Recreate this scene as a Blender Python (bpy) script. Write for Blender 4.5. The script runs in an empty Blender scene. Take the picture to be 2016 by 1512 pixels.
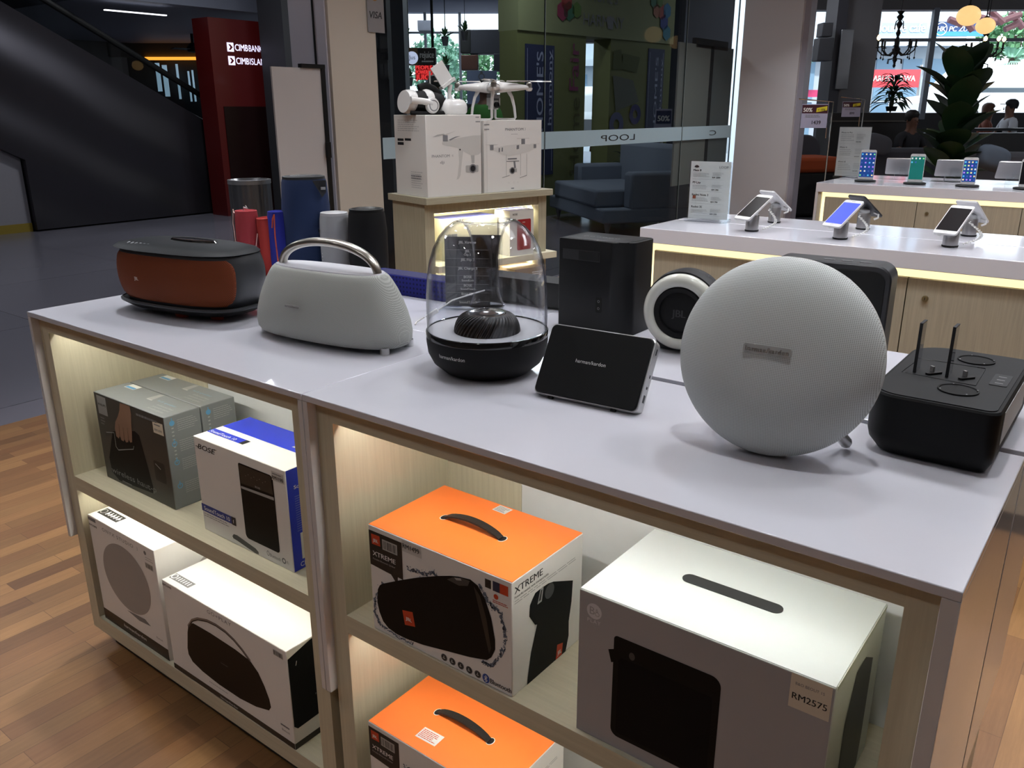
import bpy, bmesh, math, random
from mathutils import Matrix, Vector
random.seed(7)
S = bpy.context.scene
COL = S.collection
PI = math.pi
R = math.radians

# ------------------------------------------------------------ camera, world, lights, exposure
CAM = Vector((1.083, -0.835, 1.370))
YAW, PITCH, ROLL, FPX = R(37.448), R(-18.152), R(-0.105), 1645.7
cam_data = bpy.data.cameras.new('camera')
cam = bpy.data.objects.new('camera', cam_data)
COL.objects.link(cam)
cam_data.sensor_fit = 'HORIZONTAL'
cam_data.sensor_width = 36.0
cam_data.lens = 36.0*FPX/2016.0
cam_data.clip_start = 0.02
cam_data.clip_end = 400
_r0 = Vector((math.cos(YAW), math.sin(YAW), 0))
_fh = Vector((-math.sin(YAW), math.cos(YAW), 0))
_f = _fh*math.cos(PITCH) + Vector((0, 0, 1))*math.sin(PITCH)
_u0 = -_fh*math.sin(PITCH) + Vector((0, 0, 1))*math.cos(PITCH)
_r = _r0*math.cos(ROLL) + _u0*math.sin(ROLL)
_u = -_r0*math.sin(ROLL) + _u0*math.cos(ROLL)
cam.matrix_world = Matrix(((_r.x, _u.x, -_f.x, CAM.x), (_r.y, _u.y, -_f.y, CAM.y), (_r.z, _u.z, -_f.z, CAM.z), (0, 0, 0, 1)))
S.camera = cam

W = bpy.data.worlds.new('sky')
S.world = W
W.use_nodes = True
_nt = W.node_tree
_bg = _nt.nodes['Background']
_bg.inputs['Color'].default_value = (0.80, 0.90, 1.0, 1)
_bg.inputs['Strength'].default_value = 3.6

sun = bpy.data.lights.new('sun', 'SUN')
sun.energy = 3.5
sun.angle = R(2)
sun_o = bpy.data.objects.new('sun', sun)
sun_o.rotation_euler = Vector((_fh.x*0.8+_r0.x*0.35, _fh.y*0.8+_r0.y*0.35, -1.0)).to_track_quat('-Z', 'Y').to_euler()
COL.objects.link(sun_o)

def area(name, loc, power, size, col=(1, 1, 1), size_y=None, rot=(0, 0, 0), spread=180, shape=None):
    l = bpy.data.lights.new(name, 'AREA')
    l.energy = power
    l.color = col
    l.size = size
    l.spread = R(spread)
    if size_y:
        l.shape = 'RECTANGLE'
        l.size_y = size_y
    elif shape:
        l.shape = shape
    o = bpy.data.objects.new(name, l)
    o.location = loc
    o.rotation_euler = rot
    COL.objects.link(o)
    return o

# shop ceiling downlights (round recessed lamps at 3 m)
for (lx, ly, pw) in [(0.35, 1.55, 9), (1.35, 1.35, 8), (-0.95, 1.5, 11), (0.75, 0.15, 5), (-1.2, 0.55, 12),
                     (2.3, 0.9, 4), (-2.0, 0.4, 5), (0.2, 3.3, 14), (1.8, 3.6, 14), (-1.5, 3.2, 9),
                     (0.3, 5.6, 18), (2.2, 6.0, 18), (-1.9, 5.2, 8), (-1.6, 7.3, 16), (0.8, 7.9, 16), (-1.9, -1.3, 6), (-0.6, -1.6, 5), (0.9, -1.8, 6)]:  # added fill: the last, for box fronts, and the one by the far column
    area('shop_downlight', (lx, ly, 3.0), pw, 0.10, (0.95, 0.97, 1.0), shape='DISK', spread=110)
# added soft fill at ceiling height; the far one brightens the corner column
for (lx, ly, pw) in [(0.6, 1.5, 9), (-1.6, 2.2, 7), (1.4, 3.6, 24), (-1.0, 6.2, 16)]:
    area('soft_fill', (lx, ly, 3.0), pw, 1.5, (0.92, 0.95, 1.0), size_y=0.6)
# mall corridor lights, out of view; those at sofa and juice bar added to brighten
for (lx, ly, pw) in [(-5.5, 1.0, 30), (-7.2, 5.0, 40), (-8.0, 9.2, 60), (-9.6, 12.0, 60), (-4.9, 7.4, 30), (-3.8, 12.0, 14), (2.0, 12.0, 40), (-7.5, 15.5, 60)]:
    area('mall_light', (lx, ly, 3.5), pw, 0.5, (0.90, 0.94, 1.0), shape='DISK')

S.view_settings.view_transform = 'Standard'
S.view_settings.look = 'None'
S.view_settings.gamma = 1
S.view_settings.exposure = 0.0
S.view_settings.use_curve_mapping = False
S.cycles.use_denoising = True

# ------------------------------------------------------------ helpers
def lin(c):
    if isinstance(c, str):
        c = [int(c[i:i+2], 16)/255 for i in (0, 2, 4)]
    return tuple((x/12.92 if x <= 0.04045 else ((x+0.055)/1.055)**2.4) for x in c) + (1,)

MATS = {}
def P(name, col, rough=0.5, metal=0, var=0.04, scale=30, emit=0, trans=0, coat=0, bump=0, bscale=400, stretch=None, ecol=None, ior=1.5, sheen=0, spec=0.5):
    """procedural surface: base colour varied by noise, optional bump"""
    if name in MATS:
        return MATS[name]
    m = bpy.data.materials.new(name)
    m.use_nodes = True
    nt = m.node_tree
    b = nt.nodes['Principled BSDF']
    c = lin(col)
    b.inputs['Roughness'].default_value = rough
    b.inputs['Metallic'].default_value = metal
    b.inputs['IOR'].default_value = ior
    b.inputs['Specular IOR Level'].default_value = spec
    if trans:
        b.inputs['Transmission Weight'].default_value = trans
    if coat:
        b.inputs['Coat Weight'].default_value = coat
        b.inputs['Coat Roughness'].default_value = 0.08
    if sheen:
        b.inputs['Sheen Weight'].default_value = sheen
    if emit:
        b.inputs['Emission Color'].default_value = lin(ecol) if ecol else c
        b.inputs['Emission Strength'].default_value = emit
    tc = nt.nodes.new('ShaderNodeTexCoord')
    mp = nt.nodes.new('ShaderNodeMapping')
    if stretch:
        mp.inputs['Scale'].default_value = stretch
    nt.links.new(tc.outputs['Object'], mp.inputs['Vector'])
    if var:
        n = nt.nodes.new('ShaderNodeTexNoise')
        n.inputs['Scale'].default_value = scale
        n.inputs['Detail'].default_value = 3
        nt.links.new(mp.outputs[0], n.inputs['Vector'])
        mx = nt.nodes.new('ShaderNodeMix')
        mx.data_type = 'RGBA'
        mx.inputs['A'].default_value = tuple(x*(1-var) for x in c[:3]) + (1,)
        mx.inputs['B'].default_value = tuple(min(1, x*(1+var)) for x in c[:3]) + (1,)
        nt.links.new(n.outputs['Fac'], mx.inputs['Factor'])
        nt.links.new(mx.outputs['Result'], b.inputs['Base Color'])
    else:
        b.inputs['Base Color'].default_value = c
    if bump:
        n2 = nt.nodes.new('ShaderNodeTexNoise')
        n2.inputs['Scale'].default_value = bscale
        nt.links.new(mp.outputs[0], n2.inputs['Vector'])
        bp = nt.nodes.new('ShaderNodeBump')
        bp.inputs['Strength'].default_value = bump
        bp.inputs['Distance'].default_value = 0.002
        nt.links.new(n2.outputs['Fac'], bp.inputs['Height'])
        nt.links.new(bp.outputs[0], b.inputs['Normal'])
    MATS[name] = m
    return m

def grille(name, col, hole, pitch=0.0028, axes=(0, 2), rough=0.75, mix=0.6, diag=False, thr=0.35):
    """woven / perforated speaker cloth: a lattice of little dark holes"""
    if name in MATS:
        return MATS[name]
    m = bpy.data.materials.new(name)
    m.use_nodes = True
    nt = m.node_tree
    b = nt.nodes['Principled BSDF']
    b.inputs['Roughness'].default_value = rough
    b.inputs['Specular IOR Level'].default_value = 0.25
    tc = nt.nodes.new('ShaderNodeTexCoord')
    sp = nt.nodes.new('ShaderNodeSeparateXYZ')
    nt.links.new(tc.outputs['Object'], sp.inputs[0])
    def M(op, a, bb=None):
        n = nt.nodes.new('ShaderNodeMath')
        n.operation = op
        for i, v in enumerate((a, bb)):
            if v is None:
                continue
            if isinstance(v, (int, float)):
                n.inputs[i].default_value = v
            else:
                nt.links.new(v, n.inputs[i])
        return n.outputs[0]
    k = 2*PI/pitch
    a = sp.outputs[axes[0]]
    c = sp.outputs[axes[1]]
    if diag:
        a, c = M('ADD', a, c), M('SUBTRACT', a, c)
        k *= 0.7071
    s = M('MULTIPLY', M('SINE', M('MULTIPLY', a, k)), M('SINE', M('MULTIPLY', c, k)))
    h = M('MULTIPLY', M('MAXIMUM', M('SUBTRACT', s, thr), 0.0), 1.0/(1-thr))
    f = M('MINIMUM', M('MULTIPLY', h, 2.0), 1.0)
    f = M('MULTIPLY', f, mix)
    mx = nt.nodes.new('ShaderNodeMix')
    mx.data_type = 'RGBA'
    mx.inputs['A'].default_value = lin(col)
    mx.inputs['B'].default_value = lin(hole)
    nt.links.new(f, mx.inputs['Factor'])
    nt.links.new(mx.outputs['Result'], b.inputs['Base Color'])
    MATS[name] = m
    return m

def wood(name, c1, c2, stretch=(30, 30, 1.2), rough=0.5):
    if name in MATS:
        return MATS[name]
    m = bpy.data.materials.new(name)
    m.use_nodes = True
    nt = m.node_tree
    b = nt.nodes['Principled BSDF']
    b.inputs['Roughness'].default_value = rough
    tc = nt.nodes.new('ShaderNodeTexCoord')
    mp = nt.nodes.new('ShaderNodeMapping')
    mp.inputs['Scale'].default_value = stretch
    nt.links.new(tc.outputs['Object'], mp.inputs['Vector'])
    n = nt.nodes.new('ShaderNodeTexNoise')
    n.inputs['Scale'].default_value = 5
    n.inputs['Detail'].default_value = 6
    n.inputs['Roughness'].default_value = 0.65
    nt.links.new(mp.outputs[0], n.inputs['Vector'])
    cr = nt.nodes.new('ShaderNodeValToRGB')
    cr.color_ramp.elements[0].position = 0.3
    cr.color_ramp.elements[1].position = 0.7
    cr.color_ramp.elements[0].color = lin(c1)
    cr.color_ramp.elements[1].color = lin(c2)
    nt.links.new(n.outputs['Fac'], cr.inputs[0])
    nt.links.new(cr.outputs[0], b.inputs['Base Color'])
    MATS[name] = m
    return m

def glassmat(name, tint, refl=1.0, rough=0.02, trans=1.0):
    """thin pane: see-through tint plus Fresnel reflection"""
    if name in MATS:
        return MATS[name]
    m = bpy.data.materials.new(name)
    m.use_nodes = True
    nt = m.node_tree
    for n in list(nt.nodes):
        if n.type != 'OUTPUT_MATERIAL':
            nt.nodes.remove(n)
    out = nt.nodes[0]
    tr = nt.nodes.new('ShaderNodeBsdfTransparent')
    tr.inputs[0].default_value = tuple(tint) + (1,)
    gl = nt.nodes.new('ShaderNodeBsdfGlossy')
    gl.inputs['Roughness'].default_value = rough
    gl.inputs['Color'].default_value = (refl, refl, refl, 1)
    ge = nt.nodes.new('ShaderNodeNewGeometry')
    dt = nt.nodes.new('ShaderNodeVectorMath')
    dt.operation = 'DOT_PRODUCT'
    nt.links.new(ge.outputs['Incoming'], dt.inputs[0])
    nt.links.new(ge.outputs['Normal'], dt.inputs[1])
    def mth(op, a, b=None):
        n = nt.nodes.new('ShaderNodeMath')
        n.operation = op
        for i, q in enumerate((a, b)):
            if q is None:
                continue
            if isinstance(q, float):
                n.inputs[i].default_value = q
            else:
                nt.links.new(q, n.inputs[i])
        return n.outputs[0]
    # Schlick reflectance, the same from either side of the pane
    fres = mth('ADD', mth('MULTIPLY', mth('POWER', mth('SUBTRACT', 1.0, mth('ABSOLUTE', dt.outputs['Value'])), 5.0), 0.96), 0.04)
    mx = nt.nodes.new('ShaderNodeMixShader')
    nt.links.new(fres, mx.inputs[0])
    nt.links.new(tr.outputs[0], mx.inputs[1])
    nt.links.new(gl.outputs[0], mx.inputs[2])
    nt.links.new(mx.outputs[0], out.inputs[0])
    MATS[name] = m
    return m

_TXT = {}
def text_mesh(s, bold=0.0, spacing=1.0, extrude=0.0):
    k = (s, bold, spacing, extrude)
    if k not in _TXT:
        cu = bpy.data.curves.new('t', 'FONT')
        cu.body = s
        cu.size = 1
        cu.offset = bold
        cu.extrude = extrude
        cu.space_character = spacing
        cu.resolution_u = 3
        o = bpy.data.objects.new('t', cu)
        COL.objects.link(o)
        dg = bpy.context.evaluated_depsgraph_get()
        me = bpy.data.meshes.new_from_object(o.evaluated_get(dg))
        v = [tuple(x.co) for x in me.vertices]
        f = [tuple(p.vertices) for p in me.polygons]
        bpy.data.objects.remove(o)
        bpy.data.curves.remove(cu)
        bpy.data.meshes.remove(me)
        _TXT[k] = (v, f)
    return _TXT[k]

def FR(o, x, y):
    """frame: maps (u,v,w) to o + u*x + v*y + w*(x cross y)"""
    o, x, y = Vector(o), Vector(x).normalized(), Vector(y).normalized()
    z = x.cross(y)
    return Matrix(((x.x, y.x, z.x, o.x), (x.y, y.y, z.y, o.y), (x.z, y.z, z.z, o.z), (0, 0, 0, 1)))

def T(x=0, y=0, z=0, rz=0, rx=0, ry=0, s=1):
    return Matrix.Translation((x, y, z)) @ Matrix.Rotation(rz, 4, 'Z') @ Matrix.Rotation(ry, 4, 'Y') @ Matrix.Rotation(rx, 4, 'X') @ Matrix.Scale(s, 4)

class MB:
    def __init__(s):
        s.v, s.f, s.m, s.mats = [], [], [], []
    def add(s, vs, fs, mat, M=None):
        n = len(s.v)
        if mat not in s.mats:
            s.mats.append(mat)
        k = s.mats.index(mat)
        if M is not None:
            vs = [tuple(M @ Vector(v)) for v in vs]
        s.v += [tuple(v) for v in vs]
        s.f += [tuple(i+n for i in f) for f in fs]
        s.m += [k]*len(fs)
        return s
    def box(s, a, b, mat, M=None):
        x0, y0, z0 = a
        x1, y1, z1 = b
        v = [(x0, y0, z0), (x1, y0, z0), (x1, y1, z0), (x0, y1, z0), (x0, y0, z1), (x1, y0, z1), (x1, y1, z1), (x0, y1, z1)]
        return s.add(v, [(0, 3, 2, 1), (4, 5, 6, 7), (0, 1, 5, 4), (1, 2, 6, 5), (2, 3, 7, 6), (3, 0, 4, 7)], mat, M)
    def loft(s, rings, mat, M=None, cap0=True, cap1=True, closed=True):
        n = len(rings[0])
        vs = [p for r in rings for p in r]
        fs = []
        for i in range(len(rings)-1):
            for j in range(n if closed else n-1):
                a, b = i*n+j, i*n+(j+1) % n
                fs.append((a, b, b+n, a+n))
        if cap0:
            fs.append(tuple(range(n-1, -1, -1)))
        if cap1:
            fs.append(tuple(range((len(rings)-1)*n, len(rings)*n)))
        return s.add(vs, fs, mat, M)
    def lathe(s, prof, mat, M=None, seg=48, cap0=False, cap1=False, sx=1, sy=1):
        rings = [[(r*sx*math.cos(2*PI*j/seg), r*sy*math.sin(2*PI*j/seg), z) for j in range(seg)] for r, z in prof]
        return s.loft(rings, mat, M, cap0, cap1)
    def prism(s, pts, z0, z1, mat, M=None, ch=0):
        if ch:
            cx = sum(p[0] for p in pts)/len(pts)
            cy = sum(p[1] for p in pts)/len(pts)
            def ins(d):
                o = []
                for p in pts:
                    dx, dy = p[0]-cx, p[1]-cy
                    l = math.hypot(dx, dy) or 1
                    o.append((p[0]-dx/l*d, p[1]-dy/l*d))
                return o
            a = ins(ch)
            rings = [[(p[0], p[1], z0) for p in a], [(p[0], p[1], z0+ch) for p in pts], [(p[0], p[1], z1-ch) for p in pts], [(p[0], p[1], z1) for p in a]]
        else:
            rings = [[(p[0], p[1], z0) for p in pts], [(p[0], p[1], z1) for p in pts]]
        return s.loft(rings, mat, M)
    def tube(s, pts, r, mat, seg=8, M=None, closed=False, flat=1.0):
        pts = [Vector(p) for p in pts]
        rings = []
        n = len(pts)
        up = Vector((0, 0, 1))
        prev = None
        for i, p in enumerate(pts):
            t = (pts[(i+1) % n]-pts[i-1]) if closed else (pts[min(i+1, n-1)]-pts[max(i-1, 0)])
            t.normalize()
            a = prev if prev is not None else (up.cross(t) if abs(t.z) < 0.95 else Vector((1, 0, 0)).cross(t))
            a = (a - t*a.dot(t)).normalized()
            prev = a
            b = t.cross(a)
            rr = r[i] if isinstance(r, (list, tuple)) else r
            rings.append([tuple(p+a*rr*math.cos(2*PI*j/seg)+b*rr*flat*math.sin(2*PI*j/seg)) for j in range(seg)])
        if closed:
            rings.append(rings[0])
            return s.loft(rings, mat, M, False, False)
        return s.loft(rings, mat, M)
    def poly(s, pts, mat, M=None, w=0.0):
        return s.add([(p[0], p[1], w) for p in pts], [tuple(range(len(pts)))], mat, M)
    def rect(s, u0, v0, u1, v1, mat, M=None, w=0.0):
        return s.poly([(u0, v0), (u1, v0), (u1, v1), (u0, v1)], mat, M, w)
    def disc(s, u, v, r, mat, M=None, w=0.0, seg=24, ry=None, r2=0, rot=0):
        ry = ry or r
        c, sn = math.cos(rot), math.sin(rot)
        def pt(rx, ryy, a):
            x, y = rx*math.cos(a), ryy*math.sin(a)
            return (u+x*c-y*sn, v+x*sn+y*c, w)
        if not r2:
            return s.add([pt(r, ry, 2*PI*j/seg) for j in range(seg)], [tuple(range(seg))], mat, M)
        vs = [pt(r, ry, 2*PI*j/seg) for j in range(seg)]+[pt(r2, r2*ry/r, 2*PI*j/seg) for j in range(seg)]
        return s.add(vs, [(j, (j+1) % seg, seg+(j+1) % seg, seg+j) for j in range(seg)], mat, M)
    def text(s, st, u, v, size, mat, M=None, w=0.0, al='L', bold=0.0, sp=1.0, wid=None, shear=0, extrude=0, mirror=False):
        vs, fs = text_mesh(st, 0.0, sp, extrude)
        if not vs:
            return s
        x0 = min(p[0] for p in vs)
        x1 = max(p[0] for p in vs)
        kx = size if wid is None else wid/(x1-x0)
        off = {'L': -x0, 'C': -(x0+x1)/2, 'R': -x1}[al]
        sg = -1 if mirror else 1
        pv = [(u+sg*kx*(p[0]+off+shear*p[1]), v+size*p[1], w+p[2]*size) for p in vs]
        if mirror:
            fs = [tuple(reversed(f)) for f in fs]
        if bold > 0:      # heavier strokes: the same letters again, a hair to each side
            q = bold*size*0.9
            for i, (du, dv) in enumerate(((q, 0), (-q, 0), (0, q*0.5))):
                s.add([(p[0]+du, p[1]+dv, p[2]+0.00003*(i+1)) for p in pv], fs, mat, M)
        return s.add(pv, fs, mat, M)
    def lines(s, u0, v0, u1, v1, n, mat, M=None, w=0.0, fill=0.45, seed=0):
        """rows of tiny unreadable print as broken dashes"""
        rd = random.Random(seed+n)
        h = (v1-v0)/n
        for i in range(n):
            y = v1-(i+0.75)*h
            x = u0
            end = u1-(u1-u0)*rd.uniform(0, 0.3)
            while x < end:
                l = (u1-u0)*rd.uniform(0.05, 0.16)
                s.rect(x, y, min(x+l, end), y+h*fill, mat, M, w)
                x += l+(u1-u0)*0.018
        return s
    def build(s, name, parent=None, smooth=35, bevel=0, bseg=2, kind=None, label=None, flip=False):
        me = bpy.data.meshes.new(name)
        me.from_pydata(s.v, [], s.f)
        for m in s.mats:
            me.materials.append(m)
        me.polygons.foreach_set('material_index', s.m)
        if smooth:
            me.polygons.foreach_set('use_smooth', [True]*len(me.polygons))
            me.set_sharp_from_angle(angle=R(smooth))
        me.validate()
        me.update()
        o = bpy.data.objects.new(name, me)
        COL.objects.link(o)
        if parent is not None:
            o.parent = parent
        if bevel:
            b = o.modifiers.new('bevel', 'BEVEL')
            b.width = bevel
            b.segments = bseg
            b.limit_method = 'ANGLE'
            b.angle_limit = R(40)
        if kind:
            o['kind'] = kind
        if label:
            o['label'] = label
        return o

def recalc(o):
    bm = bmesh.new()
    bm.from_mesh(o.data)
    bmesh.ops.recalc_face_normals(bm, faces=bm.faces)
    bm.to_mesh(o.data)
    bm.free()
    return o

def thing(name, label, cat, loc=(0, 0, 0), rz=0.0, group=None, rot=None):
    o = bpy.data.objects.new(name, None)
    o.empty_display_size = 0.05
    COL.objects.link(o)
    o.location = loc
    o.rotation_euler = rot if rot else (0, 0, rz)
    o['label'] = label
    o['category'] = cat
    if group:
        o['group'] = group
    return o

def tag(o, label, cat, group=None, kind=None):
    o['label'] = label
    o['category'] = cat
    if group:
        o['group'] = group
    if kind:
        o['kind'] = kind
    return o

def kids(o):
    return [c for c in bpy.data.objects if c.parent == o]

def dup(o, loc=None, rz=None, label=None, group=None, parent=None, skip=()):
    c = o.copy()
    COL.objects.link(c)
    if parent is not None:
        c.parent = parent
    if loc is not None:
        c.location = loc
    if rz is not None:
        c.rotation_euler = (0, 0, rz)
    if label:
        c['label'] = label
    if group:
        c['group'] = group
    for k in kids(o):
        if k.name.split('.')[0] in skip:
            continue
        dup(k, parent=c)
    return c

def superell(a, b, n, seg=64, cx=0, cy=0, z=0.0):
    o = []
    for j in range(seg):
        t = 2*PI*j/seg
        c, s = math.cos(t), math.sin(t)
        o.append((cx+a*math.copysign(abs(c)**(2/n), c), cy+b*math.copysign(abs(s)**(2/n), s), z))
    return o

def rrect(x0, y0, x1, y1, r, seg=6):
    """rounded rectangle outline, r may be (bl, br, tr, tl)"""
    rr = r if isinstance(r, (tuple, list)) else (r,)*4
    o = []
    for (cx, cy, a0, q) in ((x0, y0, 180, rr[0]), (x1, y0, 270, rr[1]), (x1, y1, 0, rr[2]), (x0, y1, 90, rr[3])):
        sx = 1 if cx == x0 else -1
        sy = 1 if cy == y0 else -1
        for k in range(seg+1):
            a = R(a0+90*k/seg)
            o.append((cx+sx*q+q*math.cos(a), cy+sy*q+q*math.sin(a)))
    return o

def bgp(px, py, d):
    """a point of the far surroundings: d metres ahead of the viewpoint's compass direction"""
    tx = (px-1008.0)/FPX
    ty = (py-756.0)/FPX
    v = _f+_r*tx-_u*ty
    k = d/(v.dot(_fh))
    return CAM+v*k

# ------------------------------------------------------------ materials
white_lam = P('white_laminate', 'D0D0D9', 0.2, var=0.01, coat=0.6)
white_side = P('white_side_laminate', 'D0CFD2', 0.13, var=0.02, spec=0.7)
carc = wood('pale_wood_grain', 'BDB69F', 'CBC4AD')
carc_h = wood('pale_wood_grain_along', 'BDB69F', 'CBC4AD', (1.2, 30, 30))
mid_wood = wood('oak_door_laminate', 'A19987', 'B2A995', (30, 30, 1.0))
back_white = P('white_back_panel', 'D5D8DA', 0.45)
plinth_m = P('dark_plinth', '4A443C', 0.5)
led_m = P('warm_led_strip', 'FFF2C8', 0.5, var=0, emit=5, ecol='FFE9B0')
blackp = P('black_plastic', '111213', 0.42, var=0.1, spec=0.3)
black_soft = P('black_soft_plastic', '111112', 0.65, var=0.1, spec=0.22)
black_gloss = P('black_gloss', '0B0B0C', 0.12, var=0, coat=0.6)
dark_m = P('dark_grey_plastic', '252629', 0.45, var=0.06, spec=0.35)
metal = P('brushed_metal', 'B9B6AE', 0.28, metal=1, var=0.08, scale=60, stretch=(1, 1, 30))
silver = P('silver_metal', 'C4C4C4', 0.3, metal=0.75, var=0.02)
chrome = P('chrome', 'E6E6E6', 0.1, metal=1, var=0)
whitep = P('white_plastic', 'E2E2E0', 0.35, var=0.01)
paper = P('white_card', 'DEDDDA', 0.5, var=0.015)
ink = P('black_print', '17171A', 0.5, var=0.05)
ink2 = P('grey_print', '77777A', 0.55, var=0.03)
ink3 = P('pale_grey_print', 'A8A8A8', 0.55, var=0.03)
white_ink = P('white_print', 'EDEDED', 0.5, var=0)
acrylic = glassmat('clear_acrylic', (0.93, 0.95, 0.96), 1.0, 0.03)

# ------------------------------------------------------------ setting: floors, ceilings, walls
def hit(px, py, axis, val):
    v = _f+_r*((px-1008.0)/FPX)-_u*((py-756.0)/FPX)
    return CAM+v*((val-CAM[axis])/v[axis])

def floor_mat():
    m = bpy.data.materials.new('oak_strip_floor')
    m.use_nodes = True
    nt = m.node_tree
    b = nt.nodes['Principled BSDF']
    b.inputs['Roughness'].default_value = 0.42
    tc = nt.nodes.new('ShaderNodeTexCoord')
    mp = nt.nodes.new('ShaderNodeMapping')
    mp.inputs['Rotation'].default_value = (0, 0, PI/2)
    nt.links.new(tc.outputs['Object'], mp.inputs['Vector'])
    br = nt.nodes.new('ShaderNodeTexBrick')
    br.offset = 0.37
    br.offset_frequency = 2
    br.inputs['Scale'].default_value = 1.0
    br.inputs['Brick Width'].default_value = 0.46
    br.inputs['Row Height'].default_value = 0.060
    br.inputs['Mortar Size'].default_value = 0.0007
    br.inputs['Mortar Smooth'].default_value = 0.1
    br.inputs['Color1'].default_value = lin('A67C50')
    br.inputs['Color2'].default_value = lin('80593A')
    br.inputs['Mortar'].default_value = lin('6A4A30')
    nt.links.new(mp.outputs[0], br.inputs['Vector'])
    br2 = nt.nodes.new('ShaderNodeTexBrick')
    br2.offset = 0.37
    br2.offset_frequency = 2
    for k, v in (('Scale', 1.0), ('Brick Width', 0.46), ('Row Height', 0.060), ('Mortar Size', 0.0), ('Bias', 0.1)):
        br2.inputs[k].default_value = v
    br2.inputs['Color1'].default_value = (0.70, 0.69, 0.68, 1)
    br2.inputs['Color2'].default_value = (1.12, 1.10, 1.06, 1)
    mp2 = nt.nodes.new('ShaderNodeMapping')
    mp2.inputs['Rotation'].default_value = (0, 0, PI/2)
    mp2.inputs['Location'].default_value = (0.46*30, 0.060*8, 0)
    nt.links.new(tc.outputs['Object'], mp2.inputs['Vector'])
    nt.links.new(mp2.outputs[0], br2.inputs['Vector'])
    n = nt.nodes.new('ShaderNodeTexNoise')
    n.inputs['Scale'].default_value = 6
    n.inputs['Detail'].default_value = 8
    n.inputs['Roughness'].default_value = 0.7
    mp3 = nt.nodes.new('ShaderNodeMapping')
    mp3.inputs['Scale'].default_value = (14, 1.0, 1)
    nt.links.new(tc.outputs['Object'], mp3.inputs['Vector'])
    nt.links.new(mp3.outputs[0], n.inputs['Vector'])
    cr = nt.nodes.new('ShaderNodeValToRGB')
    cr.color_ramp.elements[0].position = 0.3
    cr.color_ramp.elements[1].position = 0.72
    cr.color_ramp.elements[0].color = (0.82, 0.80, 0.78, 1)
    cr.color_ramp.elements[1].color = (1.08, 1.08, 1.08, 1)
    nt.links.new(n.outputs['Fac'], cr.inputs[0])
    def mul(a, bb):
        mx = nt.nodes.new('ShaderNodeMix')
        mx.data_type = 'RGBA'
        mx.blend_type = 'MULTIPLY'
        mx.inputs['Factor'].default_value = 1
        nt.links.new(a, mx.inputs['A'])
        nt.links.new(bb, mx.inputs['B'])
        return mx.outputs['Result']
    c = mul(mul(br.outputs['Color'], br2.outputs['Color']), cr.outputs[0])
    nt.links.new(c, b.inputs['Base Color'])
    return m

def tile_mat():
    m = bpy.data.materials.new('grey_mall_tile')
    m.use_nodes = True
    nt = m.node_tree
    b = nt.nodes['Principled BSDF']
    b.inputs['Roughness'].default_value = 0.22
    tc = nt.nodes.new('ShaderNodeTexCoord')
    br = nt.nodes.new('ShaderNodeTexBrick')
    br.offset = 0.0
    br.inputs['Scale'].default_value = 1.0
    br.inputs['Brick Width'].default_value = 1.6
    br.inputs['Row Height'].default_value = 1.6
    br.inputs['Mortar Size'].default_value = 0.004
    br.inputs['Color1'].default_value = lin('76747E')
    br.inputs['Color2'].default_value = lin('6E6D77')
    br.inputs['Mortar'].default_value = lin('515059')
    nt.links.new(tc.outputs['Object'], br.inputs['Vector'])
    nt.links.new(br.outputs['Color'], b.inputs['Base Color'])
    return m

GX = -2.95
fl = MB().box((GX, -4, -0.1), (5, 8.7, 0), floor_mat()).build('floor', kind='structure')
fl2 = MB().box((-16, -4, -0.1), (GX, 8.7, 0), tile_mat())
fl2.box((-16, 8.7, -0.1), (14, 26, 0), fl2.mats[0])
fl2.build('floor_mall', kind='structure')
ceil_m = P('ceiling_paint', 'D8D8DC', 0.8, var=0.01)
MB().box((GX, -4, 3.02), (5, 8.9, 3.15), ceil_m).build('ceiling', kind='structure')
mc = MB()
FBc = FR((CAM.x, CAM.y, 0), _r0, (0, 0, 1))
mc.box((-20, 3.6, -18.9), (4.9, 3.7, 6), ceil_m, FBc)
mc.box((4.9, 3.6, -15.9), (20, 3.7, 6), ceil_m, FBc)
mc.build('ceiling_mall', kind='structure')
wall_dk = P('charcoal_wall', '37373B', 0.6, var=0.05, scale=3)
wall_lt = P('shop_wall_paint', 'B5B2B0', 0.7)
MB().box((5, -4, 0), (5.1, 8.7, 3.6), wall_lt).build('wall_right', kind='structure')
MB().box((-16, -4.1, 0), (5, -4, 3.6), wall_lt).build('wall_back', kind='structure')
MB().box((-16, -4, 0), (-15.9, 14, 3.6), wall_dk).build('wall_left', kind='structure')
MB().box((10.6, 0, -16.0), (10.8, 3.6, -2.0), P('added_end_wall', '6A6866', 0.7), FBc).build('wall_block_east', kind='structure')  # added end wall out of view, keeps bright sky out of the glass reflections
MB().box((-15.2, 0, -19.0), (-15.0, 3.6, -6.0), wall_dk, FBc).build('wall_block_west', kind='structure')  # added out of view to close the far-left gap to the sky
MB().box((GX-0.15, -4, 3.0), (GX, 8.9, 3.6), wall_dk).build('wall_fascia', kind='structure')

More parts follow.
